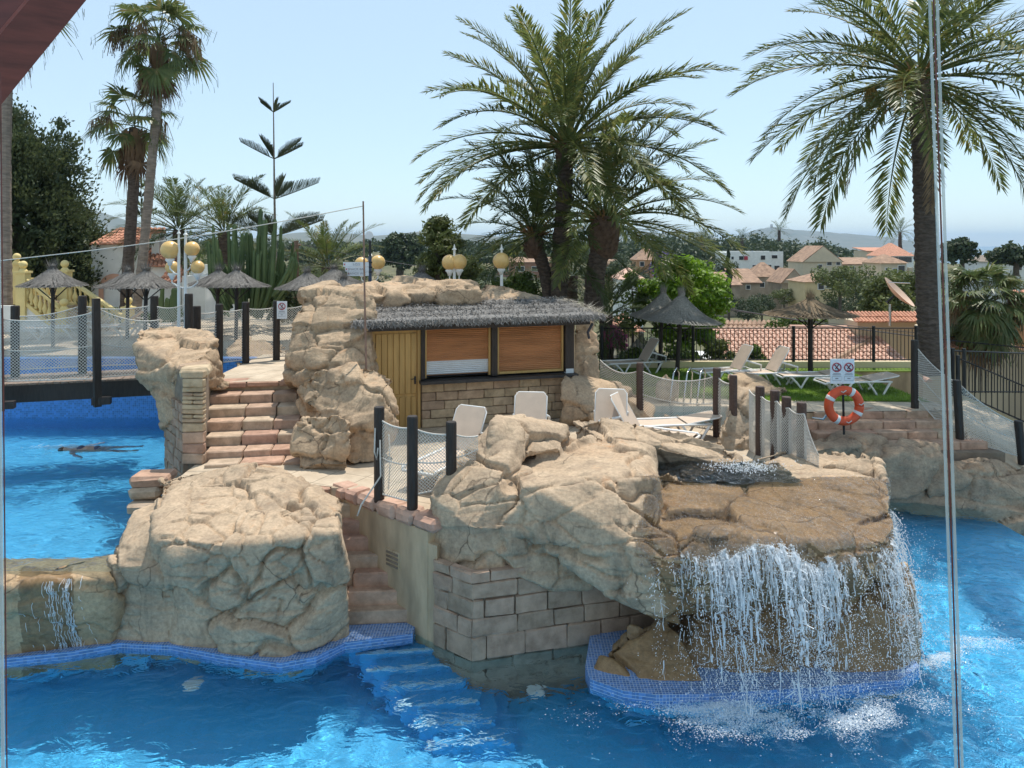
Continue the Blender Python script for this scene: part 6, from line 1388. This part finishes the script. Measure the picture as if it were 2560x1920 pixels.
b = MB(); p0 = P(256,800,29.6); ar = [(math.cos(math.pi*k/12), math.sin(math.pi*k/12)) for k in range(13)]
vs = [(p0.x-.42*c, 30.44, P(0,725,29.6).z+.42*s) for c, s in ar]+[(p0.x-.62*c, 30.44, P(0,725,29.6).z+.62*s) for c, s in ar]; b.add(vs, [(k,k+1,14+k,13+k) for k in range(12)])
for s in (-1,1): b.add([(p0.x+s*.42,30.44,ZL),(p0.x+s*.62,30.44,ZL),(p0.x+s*.62,30.44,P(0,725,29.6).z),(p0.x+s*.42,30.44,P(0,725,29.6).z)], [(0,1,2,3)])
mat('pink_paint', (.62,.36,.26), .08, 2, .8, .1); b.build('arch_trim', 'pink_paint', wh)
MB().box((P(300,760,30).x, 30.42, P(0,770,30).z), (.5,.08,1.9)).build('door', 'white_plastic', wh)

# utility pole and overhead cables
up = thing('utility_pole', 'weathered timber utility pole behind the cactus clump', 'utility pole', P(740,780,27)); MB().tube([P(740,790,27), P(740,602,27)], .12, 8, r2=.09).build('pole', 'rust_metal', up); MB().tube([P(728,612,27), P(752,612,27)], .035, 5).build('crossarm', 'rust_metal', up)
def cable(label, a, c, sag, r=.02, m='ink'):
    a, c = Vector(a), Vector(c); o = MB().tube([a.lerp(c, k/24)-Vector((0,0,sag*4*(k/24)*(1-k/24))) for k in range(25)], r, 4).build('overhead_cable', m); tag(o, label, 'cable', 'overhead cables')
cable('thick black cable crossing in front of the cream building', P(1480,700,33), P(2640,876,25), .35, .022); cable('upper black cable over the valley towards the right', P(1750,765,33), P(2640,866,25.6), .1, .012)
cable('cable running right from the utility pole top', P(740,608,27), P(1480,705,33), .3, .012); cable('second cable dropping right from the utility pole', P(740,620,27), P(1300,720,31), .5, .010)
# ------------------------------------------------------------------ moving water: film, falling strands, spray and foam
from mathutils.bvhtree import BVHTree
fo = fall_rock; bpy.context.view_layer.update()
me = fo.data; co = np.empty(len(me.vertices)*3); me.vertices.foreach_get('co', co); co = co.reshape(-1,3)+np.array(fo.location)
no = np.empty(len(me.vertices)*3); me.vertices.foreach_get('normal', no); no = no.reshape(-1,3)
polys = [tuple(p.vertices) for p in me.polygons]
bvh = BVHTree.FromPolygons([tuple(x) for x in co], polys)
# film over the sloping top: the wetted faces lifted a finger's width
uu = U0+F*co[:,0]/co[:,1]; vv = V0+F*(H-co[:,2])/co[:,1]
wetv = (no[:,2] > .12) & (co[:,1] < 11.55) & (co[:,2] > 1.0) & (uu > 1598+18*fbm(co*1.7,3,4)) & (uu < 2262) & (vv > 1190)
keep = [p for p in polys if all(wetv[i] for i in p)]; ids = sorted({i for p in keep for i in p}); mp_ = {i: k for k, i in enumerate(ids)}
lift = .014+.010*fbm(co*6, 3, 9)
b = MB(); b.v = [tuple(co[i]+no[i]*lift[i]) for i in ids]; b.f = [tuple(mp_[i] for i in p) for p in keep]
film = b.build('water_film', 'water_film', smooth=True); kind(film, 'stuff', 'glittering sheet of water running over the rock top'); film['category'] = 'water'

me.materials.append(MATS['rock_wet_shade']); pc3 = np.array([co[list(p)].mean(0) for p in polys]); pu = U0+F*pc3[:,0]/pc3[:,1]; jit = fbm(pc3*2.3, 3, 6)
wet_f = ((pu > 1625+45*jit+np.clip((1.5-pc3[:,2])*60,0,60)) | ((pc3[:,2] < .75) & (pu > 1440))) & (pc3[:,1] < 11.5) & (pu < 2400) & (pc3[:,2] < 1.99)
me.materials.append(MATS['rock_flow']); pn = np.empty(len(polys)*3); me.polygons.foreach_get('normal', pn); pn = pn.reshape(-1,3); me.polygons.foreach_set('material_index', (wet_f.astype(np.int32)+(wet_f & (pn[:,2] > .25) & (pc3[:,2] > 1.1))).astype(np.int32)); me.update()  # upward wet faces get the paler rock; the rest has shade in its colour
rg = random.Random(77); G_ = 9.8
def octa(b, c, r, st=1.0):
    x, y, z = c; b.add([(x+r,y,z),(x-r,y,z),(x,y+r,z),(x,y-r,z),(x,y,z+r*st),(x,y,z-r*st)], [(0,2,4),(2,1,4),(1,3,4),(3,0,4),(2,0,5),(1,2,5),(3,1,5),(0,3,5)])
strands, drops = MB(), MB()
def lip(x):
    """front lip of the rock at x: walk inwards until the rock top is found"""
    y = 8.3
    while y < 10.6:
        h = bvh.ray_cast(Vector((x, y, 3.2)), Vector((0,0,-1)))
        if h[0] is not None and h[0].z > 1.15: return y, h[0].z
        y += .05
    return None
def fall(x, y, z, vx, vy, fine=1.0, dens=1.0):
    """one strand: a broken, wandering thread of falling water that ends in drops"""
    tt = math.sqrt(2*max(.05, z-.05)/G_); n = 26; pts = []; rad = []; wx = 0; wy = 0; br_ = rg.uniform(.22,.5); w0 = rg.uniform(.5,1.3)
    for k in range(n+1):
        t = tt*(k/n)**.8; wx += rg.gauss(0,.010)*(.3+k/n); wy += rg.gauss(0,.006); px = x+vx*t+wx; py = y-vy*t+wy; pz = z-.5*G_*t*t
        hit = bvh.ray_cast(Vector((px, py-.7, pz)), Vector((0,1,0)), .72)
        if hit[0] is not None: py = min(py, hit[0].y-.015)
        if rg.random() < br_+.42*k/n or pz < .03:
            if len(pts) > 1: strands.tube(pts, rad, 4, cap=True)
            pts, rad = [], []
            for q in range(int(rg.uniform(0,2.2)*dens)+1): octa(drops, (px+rg.gauss(0,.04), py+rg.gauss(0,.03), pz+rg.gauss(0,.04)), rg.choice((rg.uniform(.002,.0045), rg.uniform(.003,.008))), rg.uniform(.9,2.0))
        else:
            pts.append(Vector((px,py,pz))); rad.append(rg.choice((.4,.7,1,1.5,2.1))*.0056*fine*w0*(1-.4*k/n))
            if rg.random() < .10: strands.tube([Vector((px,py,pz)), Vector((px+rg.gauss(0,.05),py-.01,pz-rg.uniform(.01,.07)))], .004*fine, 3)
    if len(pts) > 1: strands.tube(pts, rad, 4, cap=True)
sheets = MB()
def ribbon(u, w, ln):
    x = (u-U0)/F*9.3; L_ = lip(x)
    if L_ is None: return
    y, z = L_; vy = rg.uniform(.3,.7); vx = rg.uniform(-.05,.12); n = 18; row = []; wx = 0
    tt = math.sqrt(2*max(.05, z-.1)/G_)*ln
    for k in range(n+1):
        t = tt*k/n; wx += rg.gauss(0,.006); px = x+vx*t+wx; py = y+.03-vy*t; pz = z+.012-.5*G_*t*t
        hit = bvh.ray_cast(Vector((px, py-.7, pz)), Vector((0,1,0)), .72)
        if hit[0] is not None: py = min(py, hit[0].y-.012)
        ww = w*rg.uniform(.25,1.0)*(1-.75*k/n); row.append((Vector((px-ww, py+rg.uniform(-.012,.012), pz)), Vector((px+rg.gauss(0,.008), py-.012, pz)), Vector((px+ww, py+rg.uniform(-.012,.012), pz))))
    for a, c in zip(row, row[1:]):
        if rg.random() < .80: sheets.add([a[0],a[1],c[1],c[0]], [(0,1,2,3)])
        if rg.random() < .80: sheets.add([a[1],a[2],c[2],c[1]], [(0,1,2,3)])
def spill(u, fine, dens, vx=None, vy=None):
    x = (u-U0)/F*9.3; L_ = lip(x)
    if L_ is not None: fall(x, L_[0]+.02, L_[1]+.01, rg.uniform(-.05,.2) if vx is None else vx+rg.gauss(0,.06), rg.uniform(.25,1.0) if vy is None else vy+rg.gauss(0,.12), fine, dens)
for cu, cw, cn, cf in ((1722,14,10,.7),(1776,16,30,1.3),(1812,12,34,1.5),(1850,14,26,1.3),(1893,10,18,1.0),(1930,16,40,1.6),(1972,14,38,1.6),(2010,12,26,1.3),(2046,14,30,1.4),(2090,10,12,.9),(2150,16,12,.8),(2215,14,20,.9),(2255,12,26,1.0),(2280,8,22,.9)):
    cvx, cvy = rg.uniform(-.02,.2), rg.uniform(.35,.9)
    for k in range(int(cn*.8)): spill(rg.gauss(cu,cw), cf*rg.uniform(.6,1.4), 2.6, cvx, cvy)
for k in range(190): ribbon(rg.choice((rg.gauss(1800,38), rg.gauss(1950,55), rg.gauss(2030,35), rg.uniform(1700,2290))), rg.uniform(.012,.045), rg.uniform(.25,.75))
for k in range(70): spill(rg.uniform(1620,2290), rg.uniform(.5,.9), 1.5)
for k in range(55):                                     # right flank
    y = rg.uniform(9.5,10.9); p = None
    h = bvh.ray_cast(Vector((7.5, y, 1.55)), Vector((-1,0,0)))
    if h[0] is not None: fall(h[0].x, y, 1.6, rg.uniform(.3,.8), rg.uniform(0,.2), .7, 2)
for k in range(2600):                                   # loose spray
    u = rg.gauss(1960,150); x = (u-U0)/F*9.0; z = abs(rg.gauss(0,.55)); octa(drops, (x, rg.uniform(8.25,9.0), .02+z), rg.uniform(.002,.0055), 1.3)
for k in range(2200):
    x = rg.uniform(5.0,5.55); octa(drops, (x+abs(rg.gauss(0,.14)), rg.uniform(9.2,10.8), .02+rg.random()**1.3*1.6), rg.uniform(.002,.005), 1.3)
foam = MB()
fc_ = np.random.RandomState(31); N_ = 90000; cen = np.array([(1860,1785,150,16),(1980,1808,170,20),(2100,1775,150,20),(1760,1770,60,10),(2335,1640,50,20),(2410,1600,70,14),(2200,1740,110,22),(2030,1826,180,26)], float)[fc_.randint(0,8,N_)]
U_ = cen[:,0]+fc_.normal(size=N_)*cen[:,2]; V_ = np.maximum(1560, cen[:,1]+fc_.normal(size=N_)*cen[:,3]); D_ = H*F/(V_-V0); X_ = (U_-U0)/F*D_
msk = fbm(np.stack([X_*2.6, D_*5.2, X_*0], 1), 4, 3) > fc_.uniform(-.35,.9,N_)
for x, y in zip(X_[msk].tolist(), D_[msk].tolist()):
    r = rg.choice((rg.uniform(.002,.005), rg.uniform(.003,.009))); a = rg.uniform(0,3.14); z = .012+abs(rg.gauss(0,.012))
    q = [(x+r*rg.uniform(.6,1.7)*math.cos(a+i*1.571), y+r*rg.uniform(.5,1.3)*math.sin(a+i*1.571), z+rg.uniform(-.004,.006)) for i in range(4)]
    foam.add(q+[(x,y,z+r*.5)], [(i,(i+1)%4,4) for i in range(4)])
# white specks added over the running film in place of sun glints
fv = np.array([film.data.vertices[i].co for i in range(0, len(film.data.vertices), 1)])+np.array(film.location)
for i in fc_.randint(0, len(fv), 17000):
    c = fv[i]+fc_.normal(size=3)*.012
    if vnoise(np.array([c*3.1]), 5)[0] > fc_.uniform(-.9,.6): octa(drops, (c[0], c[1], c[2]+.012), fc_.uniform(.0015,.004), .8)
# trickles over the low weir wall
wb = bpy.data.objects['weir_wall']; wm = wb.data; wc = np.empty(len(wm.vertices)*3); wm.vertices.foreach_get('co', wc); wc = wc.reshape(-1,3)+np.array(wb.location)
wbvh = BVHTree.FromPolygons([tuple(x) for x in wc], [tuple(p.vertices) for p in wm.polygons])
wm.materials.append(MATS['rock_wet_shade']); wpc = np.array([wc[list(p.vertices)].mean(0) for p in wm.polygons]); wu = U0+F*wpc[:,0]/wpc[:,1]+14*fbm(wpc*2.5,3,2)
wm.polygons.foreach_set('material_index', ((wu > 55) & (wu < 190) & (wpc[:,1] < 9.95)).astype(np.int32)); tr_ = MB()
for k in range(46):
    u = rg.choice((rg.gauss(112,5), rg.gauss(142,7), rg.gauss(150,5), rg.uniform(40,190))); x = (u-U0)/F*9.5; pts = []; rad = []
    n = 26
    for i in range(n):
        z = 1.12-(1.08)*i/(n-1); h = wbvh.ray_cast(Vector((x, 8.0, z)), Vector((0,1,0)))
        if h[0] is None: continue
        x += rg.gauss(0,.006)
        if rg.random() < .32:
            if len(pts) > 1: tr_.tube(pts, rad, 4)
            pts, rad = [], []
        else: pts.append(Vector((x, h[0].y-.012-rg.uniform(0,.03), z))); rad.append(rg.uniform(.0015,.0042))
    if len(pts) > 1: tr_.tube(pts, rad, 4)
for nm, mb, mm, lab in (('waterfall', strands, 'spray', 'white broken strands of water falling from the rock lip'), ('water_veil', sheets, 'veil', 'torn translucent veils of water sliding off the rock lip'), ('spray', drops, 'spray', 'fine white droplets around the waterfall and added glint specks on the film'), ('foam', foam, 'foam', 'white foam churning on the pool under the waterfall'), ('trickle', tr_, 'spray', 'thin trickles running down the low weir wall')):
    o = mb.build(nm, mm); kind(o, 'stuff', lab); o['category'] = 'water'
# bubbling water in the basin on top of the rock
bs = MB(); n = 40; cx, cy = 3.28, 11.78; zb_ = 1.875
for i in range(n):
    for j in range(n):
        x = cx+1.15*(i/(n-1)-.5)*2; y = cy+.55*(j/(n-1)-.5)*2; bs.v.append((x,y,zb_))
q = np.array(bs.v); q[:,2] += .030*fbm(q*5,3,2)+.10*np.exp(-((q[:,0]-3.75)**2/.10+(q[:,1]-11.9)**2/.04))*(.5+.6*fbm(q*14,2,6)); bs.v = [tuple(x) for x in q]
bs.f = [(i*n+j,(i+1)*n+j,(i+1)*n+j+1,i*n+j+1) for i in range(n-1) for j in range(n-1)]
o = bs.build('basin_water', 'water_basin', smooth=True); o['kind'] = 'structure'
bb = MB()
for k in range(700): octa(bb, (3.72+rg.gauss(0,.26), 11.85+rg.gauss(0,.12), zb_+.02+abs(rg.gauss(0,.05))), rg.uniform(.004,.012), 1.2)
o = bb.build('bubbles', 'spray'); kind(o, 'stuff', 'white bubbles on the basin water'); o['category'] = 'water'

# ------------------------------------------------------------------ pool lights, swimmer, eave, window glass
for lab, u, v in (('round underwater pool light below the flat-topped boulder', 492, 1655), ('round underwater pool light beside the brick pier', 1338, 1668)):
    x, y = XY(u, v, 0); o = MB().lathe([(.12,-.0),(.12,.02),(.09,.03),(.01,.035)], 18, (x, y-.1, -.5)).build('pool_light', 'white_plastic'); tag(o, lab, 'pool light')
sk = G(240,1120,ZU)
def person():
    me = bpy.data.meshes.new('person'); V = []; E = []; Rr = []
    def chain(pts, par=None):
        last = par
        for p, r in pts:
            V.append(p); Rr.append(r); i = len(V)-1
            if last is not None: E.append((last, i))
            last = i
        return last
    pel = chain([((0,0,0),.13)]); ch_ = chain([((-.18,0,.01),.13),((-.36,0,.02),.135)], pel); nk = chain([((-.50,0,.03),.055),((-.62,0,.05),.085),((-.70,0,.05),.07)], ch_)
    for s in (-1,1):
        chain([((-.40,.17*s,.0),.06),((-.30,.36*s,-.03),.045),((-.12,.52*s,-.04),.036),((-.04,.58*s,-.04),.03)], ch_)
        chain([((.10,.10*s,-.01),.085),((.45,.14*s,-.06),.065),((.80,.16*s,-.08),.045),((.92,.17*s,-.04),.04)], pel)
    me.from_pydata(V, E, []); o = bpy.data.objects.new('p', me); COL.objects.link(o); o.modifiers.new('s','SKIN'); sv = me.skin_vertices[0].data
    for i, r in enumerate(Rr): sv[i].radius = (r, r)
    sv[0].use_root = True
    o.modifiers.new('u','SUBSURF').levels = 2
    dg = bpy.context.evaluated_depsgraph_get(); m2 = bpy.data.meshes.new_from_object(o.evaluated_get(dg)); bpy.data.objects.remove(o); m2.materials.clear(); return m2
mat('skin', (.60,.40,.30), .12, 8, .55, 0); mat('hair', (.10,.065,.045), .2, 20, .6, 0); mat('swimwear', (.12,.13,.20), .1, 9, .7, 0)
pm = person(); pm.materials.append(MATS['skin']); pm.polygons.foreach_set('use_smooth', [True]*len(pm.polygons))
po = thing('person', 'swimmer floating face up in the upper pool', 'person', (sk.x, sk.y, ZU-.085), R(8))
bd = link('body', pm, po, True)
MB().sphere((-.67,0,.045), .088, 14, 10, (1,1,.95)).build('hair', 'hair', po, local=True, smooth=True)
MB().sphere((-.30,0,.03), .14, 14, 8, (.7,1.05,.85)).build('swimsuit_top', 'swimwear', po, local=True, smooth=True); MB().sphere((.02,0,0), .145, 14, 8, (.7,1.05,.9)).build('swimsuit_bottom', 'swimwear', po, local=True, smooth=True)
wk = MB()
for k in range(520):
    a = rg.gauss(0,.5); wk.add([(sk.x-.45+a*.7+rg.uniform(-.01,.01), sk.y+rg.gauss(0,.12), ZU+.012+rg.uniform(0,.012)) for i in range(3)], [(0,1,2)])
kind(wk.build('wake_foam', 'foam'), 'stuff', 'small splash of white water around the swimmer')['category'] = 'water'
fc = MB(); fc.sphere((-.655,0,.128), .016, 8, 6); fc.build('nose', 'skin', po, local=True, smooth=True)

ev = thing('roof_eave', 'dark red timber eave at the top left corner', 'eave', P(-60,0,3.0))
A_, B_ = P(-150,415,2.7), P(260,-85,3.0); bk_ = Vector((-1.6,.15,.55))
b = MB(); q = [A_, B_, B_+bk_, A_+bk_]; b.add(q+[p+Vector((0,0,.16)) for p in q], [(0,1,2,3),(7,6,5,4),(0,4,5,1),(1,5,6,2),(2,6,7,3),(3,7,4,0)]); b.build('soffit', 'mahogany', ev)
b = MB(); nrm_ = Vector((.05,-.07,-.03)); q = [A_, B_, B_+nrm_*1.6, A_+nrm_*1.6]; b.add([p+Vector((0,0,-.02)) for p in q]+[p+Vector((0,0,.24)) for p in q], [(0,1,2,3),(7,6,5,4),(0,4,5,1),(1,5,6,2),(2,6,7,3),(3,7,4,0)]); b.build('fascia_board', 'mahogany', ev)

wn_t = thing('window_frame', 'clear glass joint strip between two window panes at right', 'window joint', P(2398,1930,1.7))
t = NT('glass_edge'); p_ = t.n('BsdfPrincipled'); p_.inputs['Base Color'].default_value = (.55,.63,.64,1); p_.inputs['Roughness'].default_value = .15; tp_ = t.n('BsdfTransparent'); m_ = t.n('MixShader'); m_.inputs[0].default_value = .45; t.l(p_.outputs[0], m_.inputs[1]); t.l(tp_.outputs[0], m_.inputs[2]); t.l(m_.outputs[0], t.out.inputs[0])
def strip(ua, ub, w, m, nm, d=1.7): MB().tube([P(ua,-60,d), P(ub,1990,d)], w*d/F/2, 6).build(nm, m, wn_t)
strip(2322,2392,7,'glass_edge','glass_edge'); strip(2332,2400,4,'mahogany','silicone_seam',1.71); strip(2341,2408,7,'glass_edge','glass_edge')
wl_t = thing('window_frame', 'pale window edge strip at the extreme left of the view', 'window joint', P(12,1930,1.7))
MB().tube([P(-8,160,1.7), P(8,1990,1.7)], 9*1.7/F/2, 6).build('glass_edge', 'glass_edge', wl_t); MB().tube([P(1,180,1.71), P(18,1990,1.71)], 3*1.7/F/2, 6).build('silicone_seam', 'mahogany', wl_t)

# ------------------------------------------------------------------ the hazy air
t = NT('haze_air'); pv = t.n('VolumePrincipled'); pv.inputs['Color'].default_value = (.56,.77,1.0,1); pv.inputs['Density'].default_value = 1.15e-4; t.l(pv.outputs[0], t.out.inputs['Volume'])
hz = MB().box((0, 6800, 75), (18400, 13900, 230)).build('haze', 'haze_air'); kind(hz, 'stuff', 'pale sea haze over the whole valley')
for o in bpy.data.objects:
    if o.type == 'MESH' and o.name.split('.')[0] in ('pool_floor','upper_pool_floor','upper_pool_wall','submerged_wall','tread','edge_strip','boulder','waterfall_rock','weir_wall','brick','core','pool_light','body','wall_face','rock_ledge'): o.cycles.is_caustics_receiver = True
